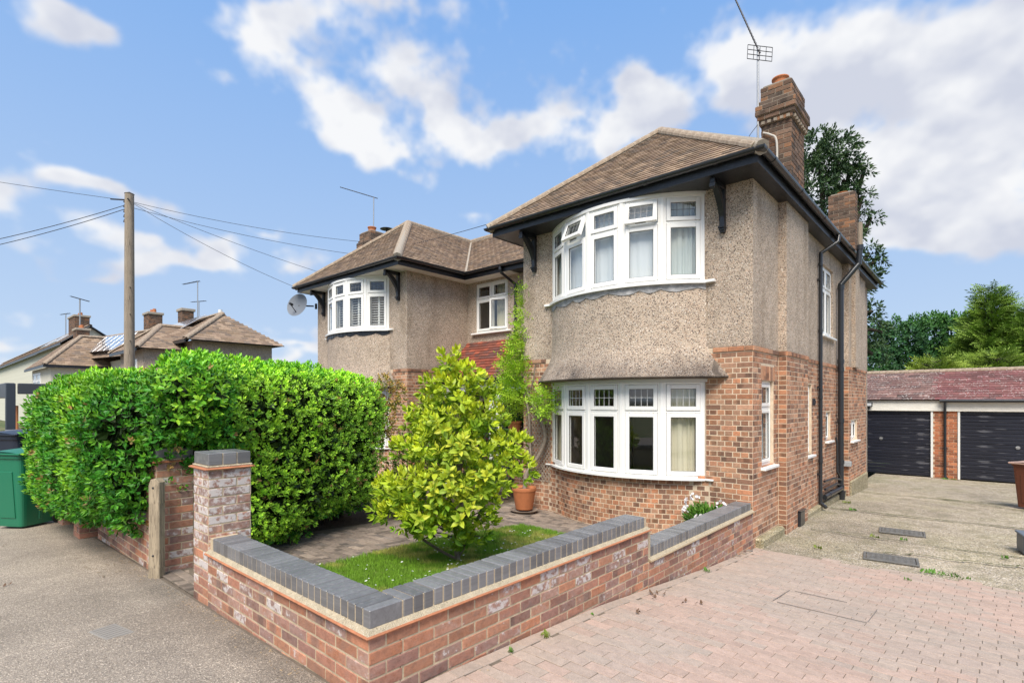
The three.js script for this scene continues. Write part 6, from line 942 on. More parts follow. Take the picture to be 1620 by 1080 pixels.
// ---------------------------------------------------------------- telegraph pole and wires
const PT = [-16.85, 7.1, -3.75];
{
  const p = thing('telegraph_pole', 'weathered wooden telegraph pole rising behind the hedge', 'pole', [PT[0], -.5, PT[2]]); mesh('pole', rod([PT[0], -.6, PT[2]], PT, .135, 16, .105), M.poleWood, p); mesh('pole_cap', new THREE.ConeGeometry(.115, .06, 14).translate(PT[0], 7.12, PT[2]), M.darkMetal, p);
  const ins = []; for (let k = 0; k < 5; k++) ins.push(new THREE.CylinderGeometry(.03, .045, .07, 8).translate(PT[0] - .14, 6.92 - k * .13, PT[2] + .06)); ins.push(box(.04, .75, .05, PT[0] - .11, 6.7, PT[2] + .05), rod([PT[0] - .5, 7.0, PT[2] + .3], [PT[0], 6.93, PT[2]], .02, 6), rod([PT[0] + .3, 6.86, PT[2] + .1], [PT[0], 6.93, PT[2]], .02, 6)); mesh('insulator', ins, M.darkMetal, p);
  mesh('step', [4.6, 3.9, 3.2, 2.5].map((y, i) => rod([PT[0] + .1, y, PT[2]], [PT[0] + .24, y, PT[2] + .04], .012, 6)), M.darkMetal, p);
  const wire = (a, b, sag, label, r = .006) => { const pts = []; for (let k = 0; k <= 14; k++) { const u = k / 14; pts.push([lerp(a[0], b[0], u), lerp(a[1], b[1], u) - sag * 4 * u * (1 - u), lerp(a[2], b[2], u)]); } single('overhead_cable', tube(pts, r, 5, 40), M.cable, label, 'cable'); };
  const a = [PT[0], 6.9, PT[2]];
  wire(a, [-14.95, 4.92, -7.4], .12, 'telephone wire from the pole to the near end of the farther house gutter'); wire(a, [-15.6, 5.55, -9.6], .1, 'telephone wire from the pole to the roof behind the farther house gutter');
  wire(a, [-14.75, 6.75, -9.85], .14, 'upper wire from the pole to the chimney with the cowl'); wire([PT[0], 6.75, PT[2]], [-14.75, 6.3, -9.85], .14, 'lower wire from the pole to the chimney with the cowl');
  wire([-14.4, 6.3, -9.5], [-7.06, 5.02, -7.3], .05, 'wire crossing behind the neighbouring ridge to the corner of the nearest house', .006);
  wire([PT[0] - .4, 7.0, PT[2] + .2], [-21.5, 7.85, .4], .02, 'thin highest wire running from the pole top to the left edge'); wire([PT[0] - .1, 6.85, PT[2]], [-21.4, 5.45, .2], .12, 'upper of two thick wires sloping down left from the pole', .009); wire([PT[0] - .1, 6.75, PT[2]], [-21.4, 5.28, .2], .13, 'lower of two thick wires sloping down left from the pole', .009);
}
// ---------------------------------------------------------------- aerials and dish
function aerial(label, foot, top, dir, len, n, o = {}) {
  const a = thing('tv_aerial', label, 'aerial', foot); const r = o.r ?? .016, D = V3(...dir).normalize(), T = V3(...top), side = D.clone().cross(V3(0, 1, 0)).normalize();
  mesh('mast', rod(foot, top, r, 8), M.metal, a); const b0 = T.clone().addScaledVector(D, -len * (o.back ?? .12)), b1 = T.clone().addScaledVector(D, len); mesh('boom', rod(b0.toArray(), b1.toArray(), r * .75, 6), M.darkMetal, a);
  const el = []; for (let k = 0; k < n; k++) { const P = b0.clone().lerp(b1, (k + .8) / n), w = (o.w ?? .16) * lerp(1.1, .8, k / n); el.push(rod(P.clone().addScaledVector(side, -w).toArray(), P.clone().addScaledVector(side, w).toArray(), r * .3, 4)); } mesh('element', el, M.darkMetal, a);
  if (o.grid) { const g = [], u = V3(.05, 1, 0).normalize(); side.set(.75, -.12, -.66).normalize(); const C = b0; for (const k of [-1, -.33, .33, 1]) { const s = k > 0 ? 1 : -1; const P = C.clone().addScaledVector(u, k * o.grid * .55).addScaledVector(D, .0); g.push(rod(P.clone().addScaledVector(side, -o.grid).toArray(), P.clone().addScaledVector(side, o.grid).toArray(), .006, 5)); } for (const k of [-1, -.5, 0, .5, 1]) g.push(rod(C.clone().addScaledVector(side, k * o.grid).addScaledVector(u, -o.grid * .55).toArray(), C.clone().addScaledVector(side, k * o.grid).addScaledVector(u, o.grid * .55).toArray(), .005, 5)); mesh('reflector', g, M.darkMetal, a); }
  return a;
}
aerial('tall aerial on the big chimney of the nearest house', [-2.74, 5.55, -9.09], [-2.74, 7.34, -9.09], [-.42, 1.15, -.05], 1.12, 18, { grid: .2, w: .07, r: .018, back: .08 });
single('aerial_cable', tube([[-2.74, 6.1, -9.07], [-2.86, 5.9, -9.0], [-2.87, 5.7, -9.0], [-2.78, 5.58, -9.05], [-2.7, 5.58, -9.08]], .005, 5, 30), M.cable, 'thin black cable looping beside the aerial mast at the big chimney', 'cable');
aerial('aerial with its boom pointing left on the cowled chimney', [-14.72, 6.1, -9.82], [-14.7, 8.2, -9.82], [-.7, .28, .74], 1.1, 16, { w: .05 });
{
  const d = thing('satellite_dish', 'grey satellite dish on the left corner of the farther house', 'satellite dish', [-14.95, 4.4, -7.6]); const c = V3(-14.98, 4.42, -7.45), look = V3(.25, .28, 1).normalize(); const prof = []; for (let k = 0; k <= 8; k++) { const u = k / 8; prof.push(new THREE.Vector2(.33 * u + .001, .06 * u * u)); } const g = new THREE.LatheGeometry(prof, 30).scale(1.25, 1.1, 1.05); g.applyQuaternion(new THREE.Quaternion().setFromUnitVectors(yaxis, look)); g.translate(...c.toArray());
  mesh('dish', g, std([.17, .185, .21], .5), d); const lnb = c.clone().addScaledVector(look, .3).add(V3(-.02, -.06, 0)); mesh('arm', [rod(c.clone().add(V3(0, -.27, .02)).toArray(), lnb.toArray(), .012, 6), rod(c.toArray(), [-14.72, 4.42, -7.78], .022, 8), cbox(.06, .16, .05, -14.7, 4.42, -7.84, .006)], M.darkMetal, d); mesh('feed_horn', [rod(lnb.toArray(), lnb.clone().addScaledVector(look, -.09).toArray(), .035, 10), cbox(.05, .06, .05, ...lnb.toArray(), .008)], M.darkMetal, d);
}

// ---------------------------------------------------------------- garages
{
  const gz = -20.4, y0 = yDrive(-20.4), lt = 1.33, et = 1.66, g = thing('garage_block', 'low row of brick garages with black doors under a mossy red tiled roof', 'garage', [0, y0, gz]);
  const M2 = M.garageTile = atlasMat(atlas(32, 28, (info, cell, r, x, y, xx, yy) => { if (!info) { const p = cell < 64 ? [[.15, .085, .075], [.18, .10, .085], [.12, .075, .065], [.21, .12, .10]] : [[.175, .065, .062], [.2, .08, .072], [.145, .062, .055], [.22, .09, .08]]; return { c: mulc(p[Math.floor(r() * 4)], .75 + .45 * r()), sx: r() * 99, l: r() < .6 ? r() : 0 }; } const n = fbm2(xx * 5 + info.sx, yy * 5, 4), f = fbm2(xx * 11 + info.sx, yy * 11, 3); let c = mulc(info.c, .65 + .7 * n); if (info.l) c = mixc(c, [.60, .57, .53], sstep(.6, .68, f * .8 + n * .2) * (.4 + .6 * info.l)); return [...c, n]; }, 31), .9, .004);
  const fr = straight(-6.4, gz, 1, 0), X = x => x + 6.4, doors = [[-3.42, -1.2], [-.52, 1.72], [2.4, 4.6]], holes = doors.map(([a, b]) => ({ s0: X(a - .06), s1: X(b + .06), y0: y0 - .1, y1: lt }));
  mesh('mortar', [wallGeo(fr, 0, 11.4, y0 - .1, et - .3, .2, holes, .008), span(-6.4, -6.2, y0 - .1, et, -25.4, gz - .2), span(4.8, 5, y0 - .1, et, -25.4, gz - .2), span(-6.4, 5, y0 - .1, et, -25.6, -25.4)], M.mortar, g);
  const gb = atlasMat(atlas(64, 24, brickCell([[.45, .15, .065], [.38, .13, .06], [.5, .19, .09], [.34, .13, .07]], () => 0, .3), 33), .92, .004); emit('brick', brickFace({ frame: fr, s0: 0, s1: 11.4, top: lt, bottom: y0 - .05, bond: 'stretcher', cells: () => Math.floor(R() * 128), holes }), gb, g, 120, { rest: 'bricks' });
  mesh('lintel_board', span(-6.4, 5, lt, et, gz - .03, gz + .05, .008), surfMat(grain([.80, .77, .70], .14, 6, 20), .7, .003), g);
  doors.forEach(([a, b], i) => { const d = part('garage_door', g); d.name = i ? 'garage_door_00' + i : 'garage_door'; mesh('jamb', [span(a - .055, a, y0, lt, gz - .08, gz + .02, .006), span(b, b + .055, y0, lt, gz - .08, gz + .02, .006)], M.white, d); const n = 19, hgt = (lt - y0 - .02) / n; for (let k = 0; k < n; k++) { const s = mesh(k ? 'slat_' + String(k).padStart(3, '0') : 'slat', [cbox(b - a - .012, hgt - .006, .03, (a + b) / 2, y0 + .02 + hgt * (k + .5), gz - .06 + rr(-.002, .002), .009)], M.garageDoor ?? (M.garageDoor = surfMat(surface(512, 256, .23, (x, y) => { const n = fbm2(x * 4, y * 40, 4, 4), f = fbm2(x * 12 + 3, y * 120, 3, 12), s = sstep(.66, .76, f); let c = mixc([.006, .007, .014], [.018, .02, .034], n); c = mixc(c, [.2, .2, .22], s * .45); return [...c, n]; }), .4, .001)), d); } mesh('handle', [new THREE.CylinderGeometry(.05, .05, .012, 16).rotateX(Math.PI / 2).translate(i === 0 ? lerp(a, b, .44) : lerp(a, b, .55), y0 + (i === 0 ? 1.12 : 1.0), gz - .035), cbox(.1, .02, .03, i === 0 ? lerp(a, b, .44) : lerp(a, b, .55), y0 + (i === 0 ? 1.12 : 1.0), gz - .025, .005)], M.metal, d); });
  const roof = part('roof', g), rz = -22.9, ry = 2.62, ez = gz + .12; mesh('boarding', quadGeo([[[-6.5, et - .01, ez], [5.1, et - .01, ez], [5.1, ry - .02, rz], [-6.5, ry - .02, rz]], [[5.1, et - .01, -25.5], [-6.5, et - .01, -25.5], [-6.5, ry - .02, rz], [5.1, ry - .02, rz]]]), M.deck, roof);
  emit('tile', tileSlope([[-6.5, et, ez], [5.1, et, ez], [5.1, ry, rz], [-6.5, ry, rz]], { gauge: .22, wide: .27, lift: .01, cells: P => Math.floor(R() * 64) + (P.x > -1.2 + .2 * R() ? 64 : 0) }), M2, roof, 130, { rest: 'tiles' }); emit('ridge_tile', ridgeTiles([-6.5, ry, rz], [5.1, ry, rz], { r: .12, len: .42 }), M.ridge, roof, 40, { rest: 'ridge_tiles' });
  mesh('gable', [prism([[rz + .001, et], [ez, et], [rz, ry - .03], [-25.5, et]].map(p => [p[0], p[1]]), 0, .12).rotateY(-Math.PI / 2).translate(5.0, 0, 0)], M.white, g);
  mesh('gutter', [rod([-.98, et - .02, gz + .17], [5, et - .02, gz + .17], .05, 10), polyTube([[-.86, et - .02, gz + .17], [-.86, 1.1, gz + .08], [-.86, y0 + .08, gz + .08], [-.82, y0 + .02, gz + .14]], .036), rod([-.86, .2, gz + .08], [-.86, .26, gz + .08], .046, 12), rod([-.86, 1.25, gz + .08], [-.86, 1.33, gz + .08], .046, 12)], M.blackPlastic, g);
  const fl = thing('floodlight', 'small black floodlight on the white board over the nearer garage door', 'floodlight', [-2.75, 1.48, gz + .07]); mesh('housing', [cbox(.2, .14, .06, -2.75, 1.52, gz + .13, .012), cbox(.05, .1, .06, -2.75, 1.42, gz + .09, .006)], M.blackPlastic, fl); mesh('lens', box(.15, .09, .006, -2.75, 1.525, gz + .162), std([.6, .62, .64], .2), fl);
}
// covers and small things on the ground
{
  const cover = (label, x, z, w, d, turn, mat) => { const y = yDrive(z), c = thing('inspection_cover', label, 'inspection cover', [x, y, z], ); mesh('frame', [cbox(w, .02, .03, 0, 0, d / 2, .004), cbox(w, .02, .03, 0, 0, -d / 2, .004), cbox(.03, .02, d - .03, w / 2 - .015, 0, 0, .004), cbox(.03, .02, d - .03, -w / 2 + .015, 0, 0, .004)].map(g => g.rotateY(turn).translate(x, y + .004, z)), M.castIron, c); const pl = [cbox(w - .075, .016, d - .05, 0, 0, 0, .004)]; for (let i = 0; i < 8; i++) for (let j = 0; j < 5; j++) pl.push(box(.03, .006, .012, lerp(-w / 2 + .08, w / 2 - .08, i / 7), .01, lerp(-d / 2 + .07, d / 2 - .07, j / 4))); mesh('plate', pl.map(g => g.rotateY(turn).translate(x, y + .003, z)), M.castIron, c); };
  cover('rusty inspection cover nearer the block paving', -.92, -8.55, .6, .36, .12); cover('inspection cover farther back towards the garages', -.98, -10.5, .6, .36, .1);
  const bx = thing('planter_box', 'slate blue plastic box at the right edge of the concrete yard', 'box', [.62, yDrive(-10.2), -10.2]); const yb = yDrive(-10.2); mesh('box_body', cbox(.5, .26, .34, .62, yb + .13, -10.2, .02, .2), std([.09, .115, .15], .45), bx); mesh('rim', [cbox(.53, .03, .37, .62, yb + .265, -10.2, .008, .2)], std([.11, .14, .18], .45), bx);
  const ch = thing('utility_cover', 'small grey utility cover set in the pavement near the gate', 'utility cover', [-4.9, yPave(-4.9), -.86]); { const x = -4.75, z = -.95, y = yPave(x); const pl = [cbox(.3, .012, .17, 0, -.004, 0, .003)]; for (let i = 0; i < 7; i++) pl.push(box(.016, .006, .14, -.12 + i * .04, .002, 0)); mesh('plate', pl.map(g => g.rotateY(.2).translate(x, y + .002, z)), std([.255, .235, .21], .9), ch); }
  // recessed paver cover: thin metal edges
  const rc = thing('recessed_cover', 'block paved inspection cover with thin metal edges in the driveway', 'inspection cover', [-1.1, yDrive(-5.6), -5.6]); const Y = yDrive(-5.6) + .006; const sl = Math.atan2(yDrive(-5.4) - yDrive(-5.8), .4); mesh('frame', [[.7, .005, .02, .3], [.45, .004, -.1, -.3], [.005, .5, .37, .02], [.005, .56, -.37, 0]].map(([w, d, x, z]) => box(w, .006, d, x, 0, z).rotateX(-sl).rotateY(.0).translate(-1.1, Y, -5.6)), std([.22, .19, .17], .7), rc);
  // leaves and twigs blown against walls and weeds in the joints
  const weeds = [[-2.34, -2.62, .05, 'on the joint at the foot of the wall, nearest the street'], [-2.33, -2.98, .075, 'at the foot of the wall, second from the street'], [-2.34, -3.6, .03, 'third along the foot of the wall from the street'], [-2.34, -5.95, .07, 'at the foot of the lower wall before the house corner'], [-1.75, -8.45, .09, 'in the concrete just beyond the paving near the house'], [-.35, -8.15, .2, 'on the concrete edge, the largest and flattest'], [-.65, -7.55, .06, 'in the last row of paving blocks'], [-1.25, -9.75, .1, 'in the concrete joint beside the inspection covers'], [-.9, -9.85, .08, 'in the concrete joint right of the inspection covers'], [.2, -9.6, .08, 'in the concrete near the planter box'], [-2.15, -13.0, .14, 'in front of the soil pipe foot'], [-1.9, -12.1, .12, 'in the concrete crack by the downpipe'], [-.75, -20.1, .16, 'at the foot of the brick pillar between garage doors']];
  const wm = leafMat(.3, .6); weeds.forEach(([x, z, r, where], i) => { const y = yDrive(z); const w = thing('weed', 'green weed ' + where, 'weed', [x, y, z]); const G = []; const n = Math.round(26 + Math.max(0, r - .1) * 700); for (let k = 0; k < n; k++) { const a = R() * 6.28, q = r * Math.sqrt(R()), L = Math.min(r, .085) * rr(.35, .8); let g = flat(leafGeo(L, L * .32, 2, .2, .4)); g.rotateX(rr(.3, 1.25)); g.rotateY(a); g.translate(Math.cos(a) * q * (r > .15 ? 1.2 : .6), .004, Math.sin(a) * q * .6); g.translate(x, y, z); G.push(g); } mesh('leaves', G, (i % 3 === 1 ? M.weedB ?? (M.weedB = (() => { const m = leafMat(.3, .6); m.color = rgb(.2, .26, .04); return m; })()) : M.weedA ?? (M.weedA = (() => { const m = leafMat(.3, .6); m.color = rgb(.1, .24, .025); return m; })())), w, { kind: 'stuff' }); });
  const deb = []; const chip = (x, y, z, s) => { const g = new THREE.TetrahedronGeometry(s, 0); g.scale(1, .35, rr(.4, 1)); g.rotateY(R() * 6); g.translate(x, y + s * .2, z); deb.push(g); }; for (let i = 0; i < 240; i++) { const x = rr(-8.6, -2.5); chip(x, yPave(x), -1.56 + Math.abs(rr(-.12, .12) * rr(0, 1.4)), rr(.004, .014)); } for (let i = 0; i < 80; i++) { const z = rr(-7.6, -1.7); chip(-2.4 + Math.abs(rr(-.14, .14)), yDrive(z), z, rr(.004, .012)); }
  structure('grit', deb, M.sand, 'loose grit and chips along the foot of the garden walls', { kind: 'stuff' });
  const tw = []; for (let i = 0; i < 26; i++) { const x = rr(-8.2, -6.5), z = rr(-1.5, -1.15), a = R() * 6, L = rr(.03, .1); tw.push(rod([x, yPave(x) + .006, z], [x + L * Math.cos(a), yPave(x) + .01, z + L * Math.sin(a) * .4], .0025, 4)); } structure('litter_of_twigs', tw, M.oldWood, 'dry twigs and clippings below the hedge', { kind: 'stuff' });
  const lv = []; for (const [x, z] of [[-2.28, -4.5], [-2.2, -4.45], [-2.25, -4.6], [-1.95, -4.55], [-1.85, -4.6], [-2.1, -3.9], [-9.2, -.7], [-6.9, -.55], [-4.2, .4]]) for (let k = 0; k < 3; k++) { const g = flat(leafGeo(.05, .025, 2, .3, .6)); g.rotateX(1.2).rotateY(R() * 6); g.translate(x + rr(-.05, .05), (x < -2.45 ? yPave(x) : yDrive(z)) + .006, z + rr(-.05, .05)); lv.push(g); } structure('dead_leaves', lv, std([.13, .075, .045], .9), 'few dry brown leaves on the paving', { kind: 'stuff' });
}

// ---------------------------------------------------------------- trees behind
function farTree(name, label, base, h, blobs, cols, o = {}) {
  const t = thing(name, label, 'tree', base, o.group); const list = []; const L = o.leaf ?? .22, g = sprigGeo(o.n ?? 7, L, L * (o.ratio ?? .5), { stem: L * .8, spread: [.3, 1.4], tint: k => [lerp(.7, 1.25, k), lerp(.75, 1.2, k), 1] });
  for (const [x, y, z, r, k] of blobs) { const n = Math.round((o.dens ?? 90) * r * r * (k ?? 1)); for (let i = 0; i < n; i++) { const d = V3(rr(-1, 1), rr(-.8, 1), rr(-1, 1)).normalize(); if (d.z < -.6) continue; const rad = r * (.45 + .55 * Math.pow(R(), .5)) * (.82 + .4 * fbm3(d.x * 2 + x, d.y * 2 + y, d.z * 2 + z, 3)); list.push({ m: leafMatrix(V3(x, y, z).addScaledVector(d, rad), d.clone().add(o.droopy ? V3(rr(-.5, .5), rr(-1.3, .2), rr(-.5, .5)) : V3(rr(-.5, .5), rr(-.1, .8), rr(-.5, .5))).normalize(), R() * 6.3, rr(.7, 1.3)), c: mulc(mixc(cols[0], cols[1], clamp(R() * .6 + d.y * .4)), rr(.7, 1.25)) }); } }
  const lm = leafMat(.25, .6); lm.vertexColors = true; instanced('crown', g, lm, list, t);
  const tr = [tube([[base[0], base[1] - .3, base[2]], [base[0] + .1, base[1] + h * .3, base[2]], [base[0], base[1] + h * .62, base[2]]], h * .022, 8, 16)]; for (const [x, y, z, r] of blobs) tr.push(tube([[base[0], base[1] + Math.min(y - base[1], h) * .45, base[2]], [lerp(base[0], x, .5), lerp(base[1] + h * .4, y, .6), lerp(base[2], z, .5)], [x, y, z]], h * .007, 5, 8)); mesh('trunk', tr, M.barkDark, t);
  return t;
}
// conifer: tiers of drooping or rising boughs covered in fine sprays
function conifer(label, base, h, spread, tiers, cols, o = {}) {
  const t = thing('conifer', label, 'tree', base); const list = [], wood = [tube([[base[0], base[1], base[2]], [base[0] + .05, base[1] + h * .5, base[2]], [base[0], base[1] + h * .9, base[2]]], h * .009, 8, 20)]; const L = o.leaf ?? .2;
  const spray = (() => { const G = []; for (let k = 0; k < 11; k++) { const s = k % 2 ? 1 : -1, y = Math.floor(k / 2) * L * .28; let q = flat(leafGeo(L * .62, L * .15, 1 + 1, .1, .2)); q.rotateZ(-s * (k === 10 ? 0 : .85)); q.translate(0, y, 0); q = colored(q, () => { const v = lerp(.75, 1.3, k / 11); return [v, v, v]; }); G.push(q); } return concat(G, true); })();
  for (let i = 0; i < tiers; i++) { const u = i / tiers, y = base[1] + h * lerp(o.from ?? .12, .98, u), R0 = spread * Math.pow(1 - u, o.taper ?? .8) + .15, n = Math.round(lerp(9, 4, u)); for (let k = 0; k < n; k++) { const a = k / n * 6.283 + i * 1.9 + rr(-.3, .3), len = R0 * rr(.75, 1.2), rise = o.rise ?? .25, droop = o.droop ?? .1; const tip = p => V3(base[0] + Math.cos(a) * len * p, y + len * (rise * p - droop * p * p * 2), base[2] + Math.sin(a) * len * p); wood.push(tube([tip(0).toArray(), tip(.5).toArray(), tip(1).toArray()], .02 + .012 * len, 4, 6)); if (o.skipBack && Math.sin(a) < -.5) continue;
    const m = Math.max(5, Math.round(len / L * (o.dens ?? 4.5))); for (let q = 0; q < m; q++) { const p = Math.pow(R(), .55), P = tip(p).add(V3(rr(-1, 1), rr(-.7, .3), rr(-1, 1)).multiplyScalar(L * (o.fluff ?? .9) * (1.25 - p * .6))); const out = V3(Math.cos(a), o.hang ? -rr(.2, 1.4) : rr(-.1, .6), Math.sin(a)).add(V3(rr(-.6, .6), 0, rr(-.6, .6))).normalize(); list.push({ m: leafMatrix(P, out, R() * 6.3, rr(.7, 1.25)), c: mulc(mixc(cols[0], cols[1], clamp(p * .7 + R() * .4)), rr(.75, 1.2)) }); } } }
  const lm = leafMat(.2, .6); lm.vertexColors = true; instanced('crown', spray, lm, list, t); mesh('trunk', wood, M.barkDark, t); return t;
}
farTree('broadleaf_tree', 'tall dark tree with drooping leafy boughs behind the flank of the nearest house', [-5.4, -.7, -28.6], 13.5, [[-5.83,13.53,-28.27,0.89],[-5.16,13.23,-28.87,0.95],[-4.72,12.63,-29.26,0.65],[-5.72,12.33,-28.37,1.13],[-4.94,12.04,-29.07,0.74],[-5.94,10.99,-28.17,1.04],[-5.27,10.70,-28.77,0.74],[-4.61,11.59,-29.36,0.42],[-4.21,12.54,-29.72,0.30],[-4.27,11.29,-29.66,0.36],[-3.98,10.25,-29.91,0.39],[-4.38,10.55,-29.56,0.42],[-3.8,8.32,-30.1,0.36],[-4.05,8.61,-29.86,0.45],[-3.94,7.42,-29.95,0.42],[-3.95,5.88,-30.0,0.42],[-4.05,5.04,-29.86,0.54],[-3.60,4.89,-30.25,0.27],[-3.94,3.85,-29.95,0.60],[-5.72,9.21,-28.37,1.04],[-5.72,7.13,-28.37,1.19],[-5.27,5.04,-28.77,1.19],[-4.6,9.4,-29.2,.5],[-4.5,6.6,-29.3,.6]], [[.03, .075, .025], [.09, .16, .045]], { leaf: .26, dens: 250, ratio: .34, droopy: true });
conifer('spiky light green conifer above the right garages', [.41, -.8, -48.6], 10.6, 3.1, 34, [[.075, .16, .018], [.2, .31, .04]], { rise: .5, droop: .1, leaf: .42, taper: .95, dens: 8 });
conifer('broad feathery green conifer at the right edge behind the garages', [2.6, -.8, -47.6], 9.0, 3.6, 26, [[.07, .16, .018], [.19, .3, .04]], { rise: .35, droop: .15, leaf: .42, taper: .8, dens: 7.5 });
conifer('golden green low conifer just behind the garage ridge', [-2.2, -.8, -42], 5.2, 3.0, 18, [[.10, .18, .018], [.28, .36, .045]], { rise: .4, droop: .15, leaf: .36, taper: .6, dens: 7.5 });
conifer('second low yellow green conifer at the foot of the spiky one', [.6, -.8, -43.5], 5.6, 3.2, 18, [[.09, .17, .018], [.24, .34, .045]], { rise: .4, droop: .15, leaf: .36, taper: .6, dens: 7.5 });
farTree('broadleaf_tree', 'dark blue green broadleaf tree behind the left garage', [-5.4, -.8, -51], 6, [[-6.99,4.62,-49.99,1.50],[-6.06,6.12,-50.82,1.60],[-6.43,4.12,-50.49,2.00],[-4.93,5.97,-51.82,1.80],[-4.38,4.12,-52.32,2.10],[-5.31,7.12,-51.49,0.90],[-6.2,2.2,-50,2.2],[-4.2,2.2,-51.5,2.2]], [[.025, .10, .03], [.075, .19, .05]], { leaf: .34, dens: 110 });
farTree('broadleaf_tree', 'rounded green tree between the dark tree and the spiky conifer', [-1.6, -.8, -54], 7, [[-3.63,6.62,-52.98,1.70],[-2.51,6.62,-53.98,1.80],[-2.88,4.37,-53.65,2.25],[-1.39,6.87,-54.98,1.70],[-1.01,4.62,-55.31,2.25],[-4.00,7.37,-52.65,0.90],[-2.96,7.77,-53.58,0.80],[0.48,5.37,-56.64,2.50],[1.98,5.87,-57.97,2.50],[-2.4,2.4,-53,2.3],[0,2.4,-55,2.4]], [[.03, .12, .025], [.10, .24, .045]], { leaf: .34, dens: 110 });
farTree('broadleaf_tree', 'grey green feathery tree low at the left behind the garages', [-5.6, -.8, -32], 3, [[-5.6, 2.2, -32, 1.5], [-4.4, 1.9, -32, 1.3], [-6.6, 2.4, -32.5, 1.5], [-5.2, .9, -31.5, 1.6]], [[.06, .095, .025], [.14, .19, .055]], { leaf: .24, dens: 150, ratio: .25 });

// ---------------------------------------------------------------- houses down the street
{
  const Rm = atlasMat(T.tile, .9, .006), wide = { gauge: .2, wide: .33 };
  const tile = (parent, polys) => { mesh('boarding', quadGeo(polys.map(p => p.map(q => [q[0], q[1] - .03, q[2]]))), M.deck, parent); emit('tile', polys.flatMap(p => tileSlope(p, wide)), Rm, parent, 0, { rest: 'tiles' }); };
  const ridge = (parent, segs) => emit('ridge_tile', segs.flatMap(([a, b]) => ridgeTiles(a, b, { r: .16, len: .45 })), M.ridge, parent, 20, { rest: 'ridge_tiles' });
  const solar = (parent, p00, p10, p01, nx, ny) => { const A = V3(...p00), U = V3(...p10).sub(A), Vv = V3(...p01).sub(A), n = U.clone().cross(Vv).normalize(); const ug = U.clone().normalize(), vg = Vv.clone().normalize(); let k = 0; for (let i = 0; i < nx; i++) for (let j = 0; j < ny; j++) { const c = A.clone().addScaledVector(U, (i + .5) / nx).addScaledVector(Vv, (j + .5) / ny).addScaledVector(n, .26); const g = cbox(U.length() / nx - .03, Vv.length() / ny - .03, .04, 0, 0, 0, .01); g.applyMatrix4(new THREE.Matrix4().makeBasis(ug, vg, n).setPosition(c)); mesh(k ? 'solar_panel_' + String(k).padStart(3, '0') : 'solar_panel', g, M.solar ?? (M.solar = new THREE.MeshPhysicalMaterial({ color: rgb(.46, .48, .52), roughness: .2, metalness: .55, clearcoat: 1, clearcoatRoughness: .08 })), parent); k++; } mesh('panel_rail', [0, 1].map(j => { const a = A.clone().addScaledVector(Vv, j ? .85 : .12).addScaledVector(n, .06), b = a.clone().add(U); return rod(a.toArray(), b.toArray(), .04, 6); }), M.darkMetal, parent); };
  const stack = (parent, x, z, w, d, y0, y1, pots) => { const c = part('chimney', parent); const f = []; for (const [a, b, tx, tz, L] of [[x - w / 2, z + d / 2, 1, 0, w], [x + w / 2, z + d / 2, 0, -1, d]]) f.push(...brickFace({ frame: straight(a, b, tx, tz), s0: 0, s1: L, top: y1 - .2, bottom: y0, bond: 'stretcher', cells: () => Math.floor(R() * 128) })); emit('brick', f, M.chimneyBrick, c, 0, { rest: 'bricks' }); mesh('mortar_core', [span(x - w / 2 + .01, x + w / 2 - .01, y0, y1 - .2, z - d / 2, z + d / 2 - .01)], M.mortarDark, c); mesh('cap', [span(x - w / 2 - .08, x + w / 2 + .08, y1 - .2, y1 - .02, z - d / 2 - .08, z + d / 2 + .08, .02)], M.ridgeBed, c); for (const k of pots) mesh('chimney_pot', new THREE.CylinderGeometry(.11, .14, .3, 12).translate(x + k, y1 + .12, z), M.terracotta, c); };
  const win = (parent, name, x0, x1, y0, y1, z, n = 2) => { const w = part(name, parent); windowUnit(w, [x0, z], [x1, z], y0, y1, lerp(y0, y1, .7), { fr: .08, sa: .05, lead: false, mullion: n > 1 ? .0001 : null, style: 'net' }); };
  // hipped house with solar panels
  const a = thing('hipped_house', 'hipped brown roofed house with solar panels beyond the hedge, right of the pole', 'house', [-40, -.6, -12]), ye = 4.92, yr = 6.78;
  mesh('rendered_wall', [span(-42, -31.9, -1.1, ye, -14.2, -9.9), ], M.render, a); mesh('projecting_wall', span(-37.4, -32.8, -1.1, 4.4, -9.9, -7.9), M.render, a);
  const ra = part('roof', a); tile(ra, [[[-42.4, ye, -9.4], [-31.3, ye, -9.4], [-33.5, yr, -12], [-42.4, yr, -12]], [[-31.3, ye, -9.4], [-31.3, ye, -14.7], [-33.5, yr, -12]], [[-37.9, 4.4, -7.5], [-32.4, 4.4, -7.5], [-35.2, 5.95, -9.3]], [[-32.4, 4.4, -7.5], [-32.4, 4.4, -9.5], [-35.2, 5.95, -11.2], [-35.2, 5.95, -9.3]], [[-37.9, 4.4, -9.5], [-37.9, 4.4, -7.5], [-35.2, 5.95, -9.3], [-35.2, 5.95, -11.2]]]);
  mesh('rear_slope', quadGeo([[[-31.3, ye, -14.7], [-42.4, ye, -14.7], [-42.4, yr, -12], [-33.5, yr, -12]]]), M.deck, ra);
  ridge(ra, [[[-33.5, yr, -12], [-42.4, yr, -12]], [[-31.3, ye, -9.4], [-33.5, yr, -12]], [[-37.9, 4.4, -7.5], [-35.2, 5.95, -9.3]], [[-32.4, 4.4, -7.5], [-35.2, 5.95, -9.3]], [[-35.2, 5.95, -9.3], [-35.2, 5.95, -11.2]]]);
